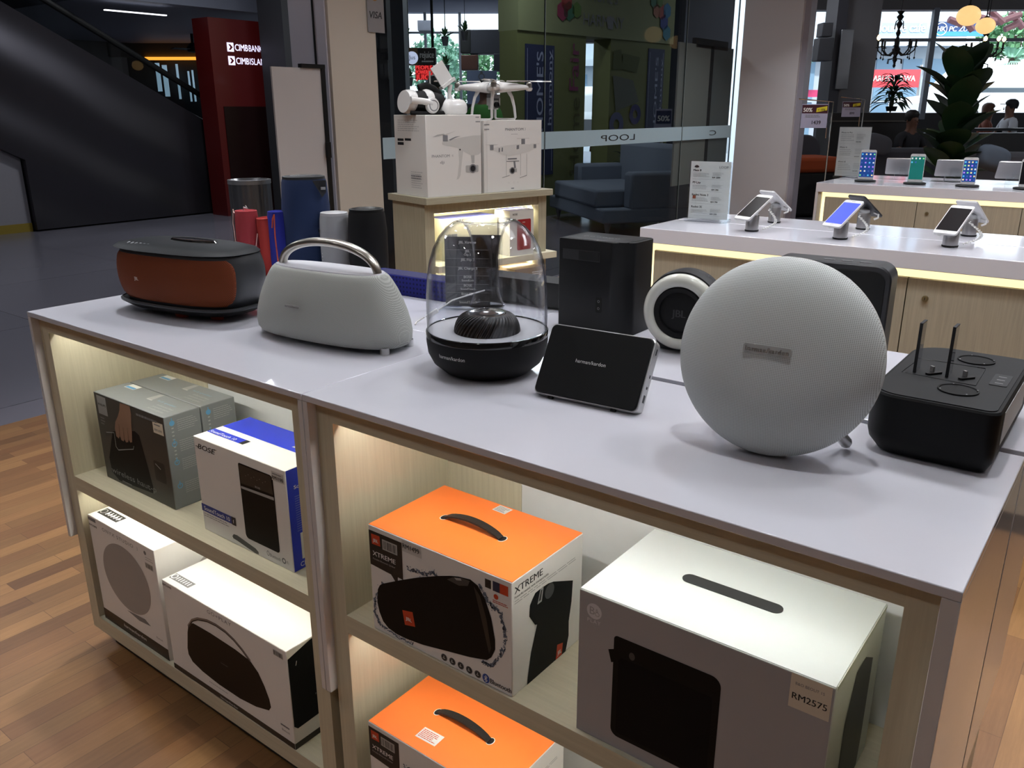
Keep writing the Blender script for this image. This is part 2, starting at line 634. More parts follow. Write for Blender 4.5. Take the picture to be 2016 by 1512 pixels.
# shopfront: white columns and glass panes running back from the shop corner
col_cream = P('cream_column_paint', 'C9C2B6', 0.6, var=0.01)
col_lilac = P('lilac_grey_column_paint', 'B9B7C2', 0.6, var=0.01)
y0 = hit(690, 250, 0, GX).y-0.075
cy0, cy1 = 2.69, 3.06
c = MB()
c.box((GX-0.16, cy0, 0), (GX, cy1, 3.02), col_cream)
c.build('trim_1', kind='structure')
c = MB()
c.box((GX-0.34, cy0-0.012, 0), (GX-0.02, cy0-0.002, 3.02), col_lilac)
c.box((GX-0.12, cy0-0.02, 0), (GX-0.11, cy0-0.012, 3.02), black_soft)
c.build('trim_2', kind='structure')
MB().box((GX+0.06, 8.5, 0), (-2.25, 8.75, 3.02), P('grey_white_column_paint', 'CFCCCF', 0.6, var=0.01)).build('trim_3', kind='structure')
MB().box((-2.25, 8.55, 0), (-2.19, 8.72, 3.02), P('aluminium_trim', '9997A3', 0.4, var=0.01)).build('trim_4', kind='structure')

pane_m = glassmat('shopfront_glass', (0.74, 0.77, 0.78), 0.28, 0.01)
frost_m = P('frosted_film', 'A9C2CE', 0.6, var=0.01)
seam = P('pane_edge', '8A9A9A', 0.3)
ya = hit(1073, 50, 0, GX).y
yb = hit(1345, 200, 0, GX).y
ye = 8.5
for i, (a, b_) in enumerate([(cy1, ya), (ya, yb), (yb, ye)]):
    w = MB().box((GX-0.006, a+0.004, 0.02), (GX+0.006, b_-0.004, 3.0), pane_m).build('window_%d' % (i+1), kind='structure')
    e = MB().box((GX-0.006, b_-0.004, 0.02), (GX+0.006, b_+0.002, 3.0), seam)
    e.build('window_edge', parent=w)
    f = MB()
    z0, z1 = 1.070, 1.203
    f.box((GX+0.0065, a+0.01, z0), (GX+0.0072, b_-0.01, z1), frost_m)
    ob = f.build('frosted_band', parent=w)
    t = MB()
    M = FR((GX+0.0080, 0, 0), (0, 1, 0), (0, 0, 1))
    if i == 1:
        yy = hit(1216, 268, 0, GX).y
        t.text('LOOP', yy, 1.105, 0.075, ink, M, 0, 'C', mirror=True, wid=0.60)
    if i == 2:
        yy = hit(1402, 262, 0, GX).y
        t.text('C', yy, 1.105, 0.075, ink, M, 0, 'C', mirror=True, wid=0.17)
    if t.v:
        t.build('band_lettering', parent=w)
# frosted white board films on the panes at the far end, with a black door rail
fm = MB()
p0 = hit(1338, 134, 0, GX)
p1 = hit(1338, 345, 0, GX)
pa = hit(1400, 130, 0, GX)
pb = hit(1440, 130, 0, GX)
g_board = P('white_door_film', 'B9BAB2', 0.5)
fm.box((GX-0.03, p0.y, 0.62), (GX-0.012, pa.y, 2.0), g_board)
fm.box((GX-0.03, pa.y+0.08, 0.62), (GX-0.012, 8.45, 2.0), P('grey_door_film', '97A09F', 0.5))
fd = tag(fm.build('glass_door_panel'), 'pale frosted double door panel at far end of glass front', 'door')
rb = MB()
rb.box((GX-0.05, pa.y, 0.25), (GX-0.012, pa.y+0.08, 2.0), dark_m)
rb.box((GX-0.06, pa.y-0.35, 1.97), (GX-0.012, pa.y+0.42, 2.06), dark_m)
rb.build('door_rail', parent=fd)
# white film door left of the near column
dr = thing('glass_door', 'white filmed shop door with black frame left of the cream column', 'door', (GX, 2.26, 0))
d = MB()
d.box((-0.012, 0.0, 0.25), (0.0, 0.345, 1.60), P('white_film_panel', 'C2BFBF', 0.45, var=0.01))
d.build('door_panel', dr)
d = MB()
d.box((-0.02, 0.345, 0.1), (0.01, 0.372, 1.61), blackp)
d.box((-0.02, 0.20, 1.60), (0.012, 0.372, 1.622), blackp)
d.build('door_frame', dr)
d = MB()
d.box((0.01, 0.335, 1.10), (0.03, 0.362, 1.19), blackp)
d.build('door_handle', dr)
# card stickers
st = MB()
pv = hit(726, 28, 0, GX)
M = FR((GX+0.0085, pv.y, pv.z), (0, 1, 0), (0, 0, 1))
st.rect(-0.02, -0.10, 0.12, 0.16, P('sticker_grey', '8F8E90', 0.5), M)
st.text('VISA', 0.045, -0.02, 0.055, ink, M, 0.0006, 'C', 0.02, shear=0.2)
st.disc(0.045, 0.11, 0.033, P('sticker_gold', '9A6A20', 0.5), M, 0.0006)
tag(st.build('card_sticker'), 'grey card payment sticker on glass beside the cream column', 'sticker')

# ------------------------------------------------------------ display units
def display_unit(name, label, loc, mirror=False, group=None, interior=True, endw=0.012):
    t = thing(name, label, 'display unit', loc, 0, group)
    D = 0.424
    a = (lambda y: D-y) if mirror else (lambda y: y)
    def bx(mb, x0, y0, z0, x1, y1, z1, m):
        ya_, yb_ = a(y0), a(y1)
        mb.box((x0, min(ya_, yb_), z0), (x1, max(ya_, yb_), z1), m)
    m = MB()
    bx(m, 0.0005, 0, 0.908, 0.9995, D, 0.92, white_lam)
    m.build('top_panel', t, bevel=0.0012)
    for x0, x1 in ((0.0005, 0.0125), (0.9995-endw, 0.9995)):
        m = MB()
        bx(m, x0, 0, 0.328, x1, D, 0.908, white_side)
        m.build('side_panel', t, bevel=0.0008)
    for x0 in (0.0125, 0.947):
        m = MB()
        bx(m, x0, 0.018, 0.055, min(x0+0.0405, 0.9995-endw), 0.32, 0.908, carc)
        m.build('upright', t)
    m = MB()
    bx(m, 0.053, 0.018, 0.874, 0.947, 0.036, 0.908, carc_h)
    bx(m, 0.053, 0.036, 0.899, 0.947, 0.30, 0.908, carc_h)
    m.build('top_rail', t)
    m = MB()
    bx(m, 0.053, 0.018, 0.467, 0.947, 0.036, 0.504, carc_h)
    bx(m, 0.053, 0.036, 0.486, 0.947, 0.30, 0.504, carc_h)
    m.build('shelf', t)
    m = MB()
    bx(m, 0.053, 0.018, 0.055, 0.947, 0.30, 0.097, carc_h)
    m.build('base_board', t)
    m = MB()
    bx(m, 0.053, 0.30, 0.055, 0.235, 0.31, 0.908, carc)
    bx(m, 0.235, 0.302, 0.055, 0.947, 0.31, 0.908, back_white)
    m.build('back_panel', t)
    m = MB()
    bx(m, 0.05, 0.05, 0.0, 0.95, 0.31, 0.055, plinth_m)
    m.build('plinth', t)
    if interior:
        for zz in (0.897, 0.484):
            m = MB()
            bx(m, 0.075, 0.040, zz-0.002, 0.925, 0.052, zz+0.002, led_m)
            m.build('light_strip', t)
    return t

display_unit('display_unit', 'white topped display unit holding the orange lid speaker boxes', (0, 0, 0), endw=0.018)
display_unit('display_unit', 'white topped display unit at the left end holding grey boxes', (-1.0, 0, 0))
display_unit('display_unit', 'white topped unit behind, carrying tall black speaker and ring speaker', (0, 0.443, 0), True)
display_unit('display_unit', 'white topped unit behind left, carrying red and blue standing speakers', (-1.0, 0.4255, 0), True)
for (ux, shade) in ((0, (0.97, 0.98, 0.97)), (-1.0, (1.0, 1.0, 0.94))):
    for (zz, pw) in ((0.893, 1.2), (0.480, 1.0)):
        area('shelf_light', (ux+0.5, 0.050, zz), pw, 0.84, shade, size_y=0.008, rot=(R(28), 0, 0))

# ------------------------------------------------------------ boxed goods on the shelves
def carton(name, label, x0, y0, z0, w, d, h, side, top=None, cat='speaker box', bevel=0.0015, ch=0.0):
    t = thing(name, label, cat, (x0, y0, z0))
    m = MB()
    m.box((0, 0, 0), (w, d, h), side)
    if top:
        m2 = MB()
        m2.box((0.001, 0.001, h-0.0006), (w-0.001, d-0.001, h+0.0006), top)
    m.build('carton', t, bevel=bevel)
    if top:
        m2.build('lid', t)
    FRN = FR((0, 0, 0), (1, 0, 0), (0, 0, 1))
    RGT = FR((w, 0, 0), (0, 1, 0), (0, 0, 1))
    TOP = FR((0, 0, h+(0.0007 if top else 0)), (1, 0, 0), (0, 1, 0))
    return t, FRN, RGT, TOP

def sc(pts, w, h):
    return [(p[0]*w, p[1]*h) for p in pts]

E1, E2, E3, E4 = 0.0004, 0.0007, 0.0010, 0.0013
orange = P('orange_card', 'FF8238', 0.5, var=0.03)
or_lab = P('orange_print', 'C8401E', 0.5, var=0.02)
blue_c = P('blue_card', '2238C8', 0.45, var=0.02)
boxwhite = P('box_white', 'E6E4E2', 0.42, var=0.015)
photo_black = P('printed_speaker_black', '0D0E10', 0.5, var=0.1, spec=0.15)
photo_grey = P('printed_speaker_grey', '3A3B3E', 0.45, var=0.1)
water = P('printed_water', '6E7A8C', 0.5, var=0.35, scale=120)
water2 = P('printed_water_dark', '39404E', 0.5, var=0.35, scale=120)
label_m = P('price_label_cream', 'D8CDBB', 0.55, var=0.01)
barc = P('barcode_grey', 'B9B9B6', 0.55, var=0.03)

def barcode(m, u0, v0, u1, v1, M, w, seed=1):
    m.rect(u0, v0, u1, v1, barc, M, w)
    rd = random.Random(seed)
    x = u0+(u1-u0)*0.05
    while x < u0+(u1-u0)*0.92:
        s_ = (u1-u0)*rd.uniform(0.01, 0.05)
        m.rect(x, v0+(v1-v0)*0.12, x+s_, v0+(v1-v0)*0.88, ink, M, w+0.0002)
        x += s_+(u1-u0)*rd.uniform(0.02, 0.06)

def splash(m, path, w, h, M, n, amp, seed, lay=E1):
    """irregular printed water splash along a path, as torn ribbons and drops"""
    rd = random.Random(seed)
    P2 = sc(path, w, h)
    seg = []
    for i in range(len(P2)-1):
        for k in range(n):
            f = k/n
            seg.append((P2[i][0]*(1-f)+P2[i+1][0]*f, P2[i][1]*(1-f)+P2[i+1][1]*f))
    for layer, mt in ((0, water), (1, water2), (2, water)):
        a = [(x+rd.uniform(-amp, amp), y+rd.uniform(-amp, amp)) for x, y in seg]
        for i in range(len(a)-1):
            if rd.random() < 0.25:
                continue
            (xa, ya_), (xb, yb_) = a[i], a[i+1]
            dx, dy = xb-xa, yb_-ya_
            l = math.hypot(dx, dy) or 1
            q = rd.uniform(0.0006, 0.0022)
            nx, ny = -dy/l*q, dx/l*q
            m.poly([(xa-nx, ya_-ny), (xb-nx*0.4, yb_-ny*0.4), (xb+nx*0.4, yb_+ny*0.4), (xa+nx, ya_+ny)], mt, M, lay+layer*0.00006)
    for k in range(n*2):
        x, y = rd.choice(seg)
        m.disc(x+rd.uniform(-2, 2)*amp, y+rd.uniform(-2, 2)*amp, rd.uniform(0.0004, 0.0012), water, M, lay, 6)

def xtreme_box(x0, y0, z0, label, upper=True):
    w, d, h = 0.306, 0.193, 0.203
    t, FRN, RGT, TOP = carton('orange_lid_speaker_box', label, x0, y0, z0, w, d, h, boxwhite, orange)
    m = MB()
    sd = lambda pts: sc(pts, w, h)
    m.poly(sd([(0.004, 0.955), (0.004, 0.63), (0.164, 0.614), (0.213, 0.536), (0.216, 0.617), (0.256, 0.612), (0.258, 0.955)]), ink, FRN, E1)
    m.poly(sd([(0.023, 0.926), (0.026, 0.832), (0.092, 0.836), (0.09, 0.93)]), or_lab, FRN, E2)
    m.text('JBL', 0.057*w, 0.86*h, 0.0085, white_ink, FRN, E3, 'C', 0.02, wid=0.013)
    barcode(m, 0.108*w, 0.82*h, 0.222*w, 0.915*h, FRN, E2, 3)
    m.text('XTREME', 0.028*w, 0.728*h, 0.0125, white_ink, FRN, E2, 'L', 0.015, wid=0.054)
    m.text('Portable Bluetooth Speaker', 0.028*w, 0.690*h, 0.0045, ink3, FRN, E2, 'L', 0.01, wid=0.053)
    splash(m, [(0.10, 0.50), (0.024, 0.302), (0.015, 0.164), (0.06, 0.06), (0.20, 0.03), (0.32, 0.04)], w, h, FRN, 12, 0.0035, 5)
    splash(m, [(0.80, 0.86), (0.86, 0.75), (0.927, 0.70), (0.95, 0.60), (0.96, 0.50), (0.93, 0.34), (0.87, 0.20), (0.80, 0.19)], w, h, FRN, 12, 0.004, 8)
    splash(m, [(0.30, 0.74), (0.36, 0.75), (0.42, 0.76), (0.47, 0.80), (0.51, 0.80)], w, h, FRN, 8, 0.004, 9)
    m.poly(sd([(0.052, 0.411), (0.07, 0.46), (0.096, 0.49), (0.232, 0.598), (0.377, 0.705), (0.517, 0.795), (0.60, 0.842), (0.66, 0.868), (0.738, 0.886), (0.786, 0.86), (0.833, 0.767), (0.87, 0.626), (0.893, 0.449), (0.893, 0.365), (0.868, 0.278), (0.84, 0.235), (0.8, 0.217), (0.72, 0.183), (0.545, 0.128), (0.383, 0.077), (0.26, 0.055), (0.19, 0.053), (0.122, 0.071), (0.08, 0.115), (0.055, 0.19), (0.041, 0.282)]), photo_black, FRN, E2)
    m.poly(sd([(0.58, 0.80), (0.62, 0.84), (0.68, 0.867), (0.735, 0.872), (0.72, 0.82), (0.66, 0.79)]), photo_grey, FRN, E3)
    m.poly(sd([(0.63, 0.845), (0.675, 0.862), (0.68, 0.845), (0.645, 0.83)]), ink3, FRN, E4)
    m.poly(sd([(0.76, 0.84), (0.80, 0.78), (0.84, 0.60), (0.868, 0.36), (0.855, 0.30), (0.80, 0.62)]), P('printed_speaker_cap', '1D1E20', 0.4), FRN, E3)
    m.poly(sd([(0.241, 0.322), (0.256, 0.189), (0.335, 0.217), (0.319, 0.348)]), or_lab, FRN, E3)
    m.text('JBL', 0.288*w, 0.245*h, 0.009, white_ink, FRN, E4, 'C', 0.02, wid=0.014)
    m.rect(0.832*w, 0.875*h, 0.870*w, 0.948*h, ink, FRN, E1)
    m.rect(0.881*w, 0.872*h, 0.925*w, 0.955*h, P('navy_print', '262C4A', 0.5), FRN, E1)
    m.rect(0.925*w, 0.872*h, 0.977*w, 0.955*h, or_lab, FRN, E1)
    m.disc(0.901*w, 0.828*h, 0.0045, or_lab, FRN, E1)
    m.lines(0.88*w, 0.77*h, 0.99*w, 0.80*h, 2, or_lab, FRN, E1, seed=3)
    for k in range(5):
        u = (0.541+k*0.0585)*w
        m.disc(u, 0.058*h, 0.0066, ink, FRN, E1, 20)
        m.disc(u, 0.058*h, 0.0058, ink2, FRN, E2, 20, r2=0.0052)
        m.rect(u-0.003, 0.05*h, u+0.003, 0.05*h+0.0014, ink3, FRN, E3)
        m.rect(u-0.001-0.001*(k % 2), 0.045*h, u+0.001, 0.075*h, ink3, FRN, E3)
    m.disc(0.830*w, 0.058*h, 0.0072, P('bluetooth_blue', '2B4FA0', 0.5), FRN, E1, 20, ry=0.0085)
    for a_, b_ in (((-0.003, -0.003), (0.003, 0.003)), ((-0.003, 0.003), (0.003, -0.003)), ((0, -0.006), (0.003, -0.003)), ((0, 0.006), (0.003, 0.003))):
        ux, uy = 0.830*w, 0.058*h
        dx, dy = b_[0]-a_[0], b_[1]-a_[1]
        l = math.hypot(dx, dy)
        q = 0.0005
        m.poly([(ux+a_[0]-dy/l*q, uy+a_[1]+dx/l*q), (ux+b_[0]-dy/l*q, uy+b_[1]+dx/l*q), (ux+b_[0]+dy/l*q, uy+b_[1]-dx/l*q), (ux+a_[0]+dy/l*q, uy+a_[1]-dx/l*q)], white_ink, FRN, E3)
    m.rect(0.83*w-0.0005, 0.058*h-0.006, 0.83*w+0.0005, 0.058*h+0.006, white_ink, FRN, E3)
    m.text('Bluetooth', 0.858*w, 0.036*h, 0.0125, ink, FRN, E1, 'L', 0.02, wid=0.042)
    m.build('front_print', t, smooth=0)
    m = MB()
    m.text('XTREME', 0.03*d, 0.89*h, 0.0165, ink, RGT, E1, 'L', 0.02, wid=0.072)
    m.text('Powerful sound, now transportable', 0.03*d, 0.85*h, 0.0058, ink, RGT, E1, 'L', 0.01, wid=0.088)
    m.lines(0.03*d, 0.80*h, 0.95*d, 0.84*h, 2, ink3, RGT, E1, seed=2, fill=0.3)
    m.poly(sc([(0.263, 0.74), (0.30, 0.775), (0.371, 0.779), (0.483, 0.774), (0.56, 0.755), (0.851, 0.631), (0.837, 0.443), (0.80, 0.272), (0.803, 0.134), (0.76, 0.003), (0.197, 0.003), (0.207, 0.076), (0.249, 0.27), (0.329, 0.482), (0.30, 0.495), (0.222, 0.606), (0.231, 0.70)], d, h), photo_black, RGT, E2)
    m.poly(sc([(0.33, 0.66), (0.37, 0.78), (0.415, 0.785), (0.39, 0.66)], d, h), ink3, RGT, E3)
    m.poly(sc([(0.345, 0.68), (0.375, 0.765), (0.395, 0.765), (0.375, 0.68)], d, h), ink, RGT, E4)
    m.disc(0.50*d, 0.70*h, 0.013, photo_grey, RGT, E3)
    m.poly(sc([(0.607, 0.007), (0.626, 0.139), (0.713, 0.114), (0.699, 0.009)], d, h), or_lab, RGT, E3)
    m.text('JBL', 0.66*d, 0.035*h, 0.011, white_ink, RGT, E4, 'C', 0.02, wid=0.012)
    m.build('side_print', t, smooth=0)
    # carrying strap through two slots in the lid
    s_ = MB()
    pts, n = [], 14
    rings = []
    for k in range(n+1):
        f = k/n
        u = (0.292+0.40*f)*w
        zz = h+0.0005+0.013*math.sin(PI*f)**0.7
        v = (0.500-0.012*f)*d
        hw = 0.0082-0.0018*abs(2*f-1)**3
        rings.append([(u, v-hw, zz), (u, v+hw, zz), (u, v+hw*0.95, zz+0.0028), (u, v-hw*0.95, zz+0.0028)])
    s_.loft(rings, P('black_rubber_strap', '1E1B19', 0.55, var=0.1, bump=0.3))
    s_.build('handle', t, smooth=30)
    s_ = MB()
    for f in (0.287, 0.697):
        s_.disc(f*w, 0.495*d, 0.0075, white_ink, TOP, 0.0002, 16, ry=0.0098)
        s_.disc(f*w, 0.495*d, 0.006, ink, TOP, 0.0004, 16, ry=0.0085)
    s_.build('handle_slot', t, smooth=0)
    s_ = MB()
    if upper:
        M = TOP @ T(0.487*w, 0.925*d, 0, R(-3))
        s_.rect(-0.0145, -0.012, 0.0145, 0.010, paper, M, 0.0003)
        s_.lines(-0.012, -0.010, 0.013, 0.008, 5, ink2, M, 0.0005, seed=8)
        s_.build('sticker', t, smooth=0)
        s_ = MB()
        M = FRN
        s_.rect(0.259*w, 0.885*h, 0.40*w, 0.985*h, P('price_tag_clear', 'C9C7C4', 0.4), M, E1)
        s_.text('RM1499', 0.266*w, 0.917*h, 0.0125, ink, M, E3, 'L', 0.005, wid=0.037)
        s_.build('price_label', t, smooth=0)
    else:
        M = TOP @ T(0.39*w, 0.20*d, 0, R(2))
        s_.rect(-0.023, -0.014, 0.023, 0.014, paper, M, 0.0003)
        s_.lines(-0.020, -0.011, 0.021, 0.011, 6, or_lab, M, 0.0005, seed=4)
        s_.build('sticker', t, smooth=0)
    return t

xtreme_box(0.120, 0.022, 0.504, 'orange topped portable speaker box priced RM1499 on upper shelf')
xtreme_box(0.098, 0.012, 0.097, 'orange topped portable speaker box on the lower shelf', False)

# --- grey box with black square speaker picture
w, d, h = 0.350, 0.217, 0.236
grey_f = P('warm_grey_card', 'A3A1A4', 0.5, var=0.01)
t, FRN, RGT, TOP = carton('grey_speaker_box', 'large grey fronted speaker box with pale lid priced RM2575', 0.541, 0.026, 0.504, w, d, h, P('pale_box_side', 'C6CCC8', 0.4, var=0.01), P('pale_lid', 'CDD4D6', 0.42, var=0.01))
m = MB()
m.rect(0.0012, 0.001, w-0.0012, h-0.0022, grey_f, FRN, E1)
logo_p = P('pale_logo_print', 'D2D1D4', 0.5)
m.disc(0.072*w, 0.885*h, 0.0120, logo_p, FRN, E2, 32)
m.text('B', 0.052*w, 0.862*h, 0.017, grey_f, FRN, E3, 'L', 0.0)
m.text('&', 0.078*w, 0.885*h, 0.008, grey_f, FRN, E3, 'L', 0.0)
m.text('O', 0.076*w, 0.858*h, 0.010, grey_f, FRN, E3, 'L', 0.0)
m.text('PLAY', 0.072*w, 0.805*h, 0.0085, logo_p, FRN, E2, 'C', 0.0, 1.2)
m.poly([(p[0], p[1]) for p in rrect(0.166*w, 0.09*h, 0.612*w, 0.785*h, (0.012, 0.018, 0.014, 0.006))], photo_black, FRN, E2)
m.poly([(p[0], p[1]) for p in rrect(0.19*w, 0.12*h, 0.585*w, 0.65*h, 0.006)], P('printed_mesh', '131214', 0.6, spec=0.1), FRN, E3)
m.poly(sc([(0.168, 0.60), (0.157, 0.592), (0.142, 0.672), (0.168, 0.69)], w, h), photo_black, FRN, E2)
m.disc(0.248*w, 0.69*h, 0.0045, photo_grey, FRN, E3, 20, ry=0.006)
m.build('front_print', t, smooth=0)
m = MB()
m.poly(sc([(0.30, 0.02), (0.78, 0.02), (0.80, 0.2), (0.80, 0.75), (0.60, 0.86), (0.42, 0.86), (0.30, 0.6)], d, h), photo_grey, RGT, E1)
m.build('side_print', t, smooth=0)
m = MB()
m.box((0.0, 0.004, -0.006), (0.0012, d-0.002, 0.0), P('flap_edge', 'B9BFB4', 0.5), T(w-0.0006, 0, h))
m.build('lid_flap', t)
m = MB()
p = [(q[0], q[1]) for q in rrect(0.289*w, 0.470*d, 0.70*w, 0.575*d, 0.0112, 8)]
m.prism(p, 0, 0.0012, P('charcoal_grip', '26282A', 0.5), TOP)
m.build('handle', t)
m = MB()
M = FRN @ T(0.915*w, 0.885*h, 0, 0)
m.rect(-0.022, -0.021, 0.026, 0.026, label_m, M, E2)
m.text('B&O BEOLIT 15', 0.001, 0.012, 0.0055, ink2, M, E3, 'C', 0.0, wid=0.034)
m.text('RM2575', 0.002, -0.008, 0.0125, ink, M, E3, 'C', 0.012, wid=0.041)
m.build('price_label', t, smooth=0)

# --- two grey boxes showing a hand on a speaker handle
def hand_box(y0, label, front):
    w, d, h = 0.304, 0.089, 0.2245
    grey_top = P('grey_green_card', '7B7F81', 0.35, var=0.02)
    t, FRN, RGT, TOP = carton('grey_speaker_box', label, -0.876, y0, 0.504, w, d, h, grey_top)
    m = MB()
    skin = P('printed_skin', '8A6B58', 0.55, var=0.06)
    skin2 = P('printed_skin_shade', '5E4638', 0.55, var=0.06)
    if front:
        m.rect(0.001, 0.001, w-0.001, h-0.001, P('printed_charcoal', '343433', 0.4, var=0.05), FRN, E1)
        m.rect(0.04*w, 0.765*h, 0.178*w, 0.975*h, P('printed_logo_grey', '8E9092', 0.5), FRN, E2)
        m.text('PHILIPS', 0.109*w, 0.865*h, 0.008, ink, FRN, E3, 'C', 0.02, wid=0.034)
        m.poly(sc([(0.21, 0.60), (0.245, 0.62), (0.562, 0.723), (0.621, 0.694), (0.72, 0.135), (0.70, 0.074), (0.20, 0.03), (0.10, 0.10), (0.09, 0.264)], w, h), photo_black, FRN, E2)
        m.poly(sc([(0.40, 0.985), (0.545, 0.99), (0.55, 0.90), (0.53, 0.80), (0.52, 0.70), (0.50, 0.58), (0.47, 0.565), (0.45, 0.60), (0.44, 0.56), (0.405, 0.545), (0.385, 0.58), (0.37, 0.545), (0.335, 0.55), (0.325, 0.60), (0.30, 0.555), (0.265, 0.57), (0.262, 0.66), (0.285, 0.74), (0.34, 0.82), (0.38, 0.90)], w, h), skin, FRN, E3)
        for (a, b_) in ((0.325, 0.60), (0.385, 0.585), (0.45, 0.60)):
            m.poly(sc([(a-0.003, b_-0.02), (a+0.003, b_-0.02), (a+0.012, b_+0.13), (a+0.008, b_+0.13)], w, h), skin2, FRN, E4)
        hm = P('printed_steel', '7D7F80', 0.4)
        m.tube([(0.11*w, 0.565*h, 0), (0.235*w, 0.60*h, 0), (0.232*w, 0.44*h, 0), (0.262*w, 0.41*h, 0), (0.50*w, 0.50*h, 0), (0.515*w, 0.54*h, 0)], 0.0012, hm, 4, FRN @ T(0, 0, E2), flat=0.3)
        m.poly([(q[0], q[1]) for q in rrect(0.775*w, 0.255*h, 0.925*w, 0.48*h, 0.006)], ink, FRN, E2)
        m.tube([(0.80*w, 0.445*h, 0), (0.865*w, 0.405*h, 0)], 0.0012, hm, 4, FRN @ T(0, 0, E3), flat=0.3)
        m.text('wireless haut-p', 0.10*w, 0.10*h, 0.021, ink2, FRN, E3, 'L', -0.008, wid=0.20)
        m.lines(0.25*w, 0.03*h, 0.42*w, 0.07*h, 1, ink2, FRN, E3, seed=9, fill=0.3)
        m.lines(0.62*w, 0.90*h, 0.93*w, 0.955*h, 1, ink2, FRN, E2, seed=2)
        m.lines(0.05*w, 0.64*h, 0.12*w, 0.74*h, 3, ink2, FRN, E2, seed=4)
        m.build('front_print', t, smooth=0)
        m = MB()
        m.rect(0.842*w, 0.80*h, 0.978*w, 0.925*h, label_m, FRN, E2)
        m.text('RM1099', 0.91*w, 0.825*h, 0.0085, ink2, FRN, E3, 'C', 0.02, wid=0.03)
        m.lines(0.86*w, 0.88*h, 0.96*w, 0.91*h, 1, ink2, FRN, E3, seed=4)
        m.build('price_label', t, smooth=0)
        m = MB()
    ib = P('icon_blue', '5E9BC8', 0.45)
    for k, v in enumerate((0.92, 0.70, 0.50, 0.245)):
        m.disc(0.20*d, v*h, 0.0065, ib, RGT, E1, 14, r2=0.0045 if k else 0)
        m.rect(0.20*d-0.001, v*h, 0.20*d+0.001, v*h+0.012, ib, RGT, E2)
        m.lines(0.34*d, (v-0.10)*h, 0.92*d, (v+0.03)*h, 6, ink3, RGT, E1, seed=k, fill=0.25)
    for k in range(9):
        m.rect(0.17*d, (0.86-k*0.04)*h, 0.23*d, (0.86-k*0.04)*h+0.003, ink3, RGT, E1)
    m.build('side_print', t, smooth=0)
    m = MB()
    for k in range(3):
        m.text(('enhanced bass', 'premium sound', 'portable speaker')[k], 0.70*w, (0.42-k*0.13)*d, 0.010, ink3, TOP, 0.0004, 'L', 0.0, wid=0.065)
    m.text('hi-fi speaker', 0.62*w, 0.60*d, 0.010, P('icon_blue_pale', '7FA6C4', 0.45), TOP, 0.0004, 'L', 0.0, wid=0.075)
    m.poly(sc([(0.495, 0.535), (0.502, 0.93), (0.545, 0.97), (0.571, 0.547)], w, d), ink3, TOP, 0.0003)
    m.text('wireless', 0.515*w, 0.52*d, 0.008, paper, TOP, 0.0006, 'L', 0.0, wid=0.02)
    m.build('top_print', t, smooth=0)
    m = MB()
    m.poly([(0.085*w, 0.97*d), (0.085*w, 0.70*d), (0.225*w, 0.70*d), (0.225*w, 0.97*d)], paper, TOP, 0.0004)
    m.rect(0.093*w, 0.72*d, 0.22*w, 0.82*d, ib, TOP, 0.0006)
    m.build('seal_sticker', t, smooth=0)
    return t
hand_box(0.066, 'front grey box showing a hand gripping a dark speaker', True)
hand_box(0.158, 'rear grey box pressed behind the hand picture box', False)

# --- white and blue box
w, d, h = 0.302, 0.140, 0.2185
t, FRN, RGT, TOP = carton('blue_white_speaker_box', 'white speaker box with blue rear lid and side priced RM1190', -0.441, 0.054, 0.504, w, d, h, boxwhite)
m = MB()
m.text('BOSE', 0.045*w, 0.885*h, 0.0165, ink, FRN, E1, 'L', 0.03, wid=0.058, shear=0.25)
m.rect(0.02*w, 0.90*h, 0.06*w, 0.907*h, ink, FRN, E1)
m.rect(0.24*w, 0.935*h, 0.268*w, 0.942*h, ink, FRN, E1)
m.poly(rrect(0.505*w, 0.135*h, 0.870*w, 0.905*h, (0.010, 0.008, 0.010, 0.005)), photo_black, FRN, E1)
m.poly(sc([(0.512, 0.672), (0.512, 0.648), (0.862, 0.665), (0.864, 0.695)], w, h), ink3, FRN, E2)
m.poly(sc([(0.512, 0.89), (0.518, 0.70), (0.860, 0.72), (0.850, 0.895)], w, h), P('printed_top_black', '1B1B1D', 0.4), FRN, E2)
m.text('BOSE', 0.70*w, 0.718*h, 0.006, ink3, FRN, E3, 'C', 0.02, wid=0.016)
for k in range(8):
    m.disc((0.58+0.03*k)*w, (0.80+0.02*(k % 2))*h, 0.0008, ink3, FRN, E3, 6)
m.rect(0.0*w, 0.210*h, 0.40*w, 0.290*h, P('blue_print', '24388E', 0.5), FRN, E1)
m.text('SoundTouch 10', 0.03*w, 0.228*h, 0.0135, white_ink, FRN, E2, 'L', 0.02, wid=0.092)
m.rect(0.355*w, 0.207*h, 0.404*w, 0.293*h, ink, FRN, E2)
m.text('f', 0.378*w, 0.228*h, 0.012, white_ink, FRN, E3, 'C', 0.02)
m.lines(0.02*w, 0.155*h, 0.32*w, 0.20*h, 2, ink2, FRN, E1, seed=5, fill=0.3)
m.poly(sc([(0.34, 0.075), (0.36, 0.105), (0.40, 0.11), (0.60, 0.062), (0.63, 0.04), (0.63, 0.012), (0.59, 0.008), (0.40, 0.048), (0.35, 0.055)], w, h), photo_grey, FRN, E1)
m.text('Bluetooth', 0.757*w, 0.055*h, 0.011, ink2, FRN, E1, 'L', 0.0, wid=0.034)
m.disc(0.738*w, 0.078*h, 0.004, ink2, FRN, E1, 16, ry=0.006, r2=0.003)
m.disc(0.905*w, 0.078*h, 0.0065, ink2, FRN, E1, 16, r2=0.0035)
m.text('Fi', 0.935*w, 0.06*h, 0.010, ink2, FRN, E1, 'L', 0.0)
m.build('front_print', t, smooth=0)
m = MB()
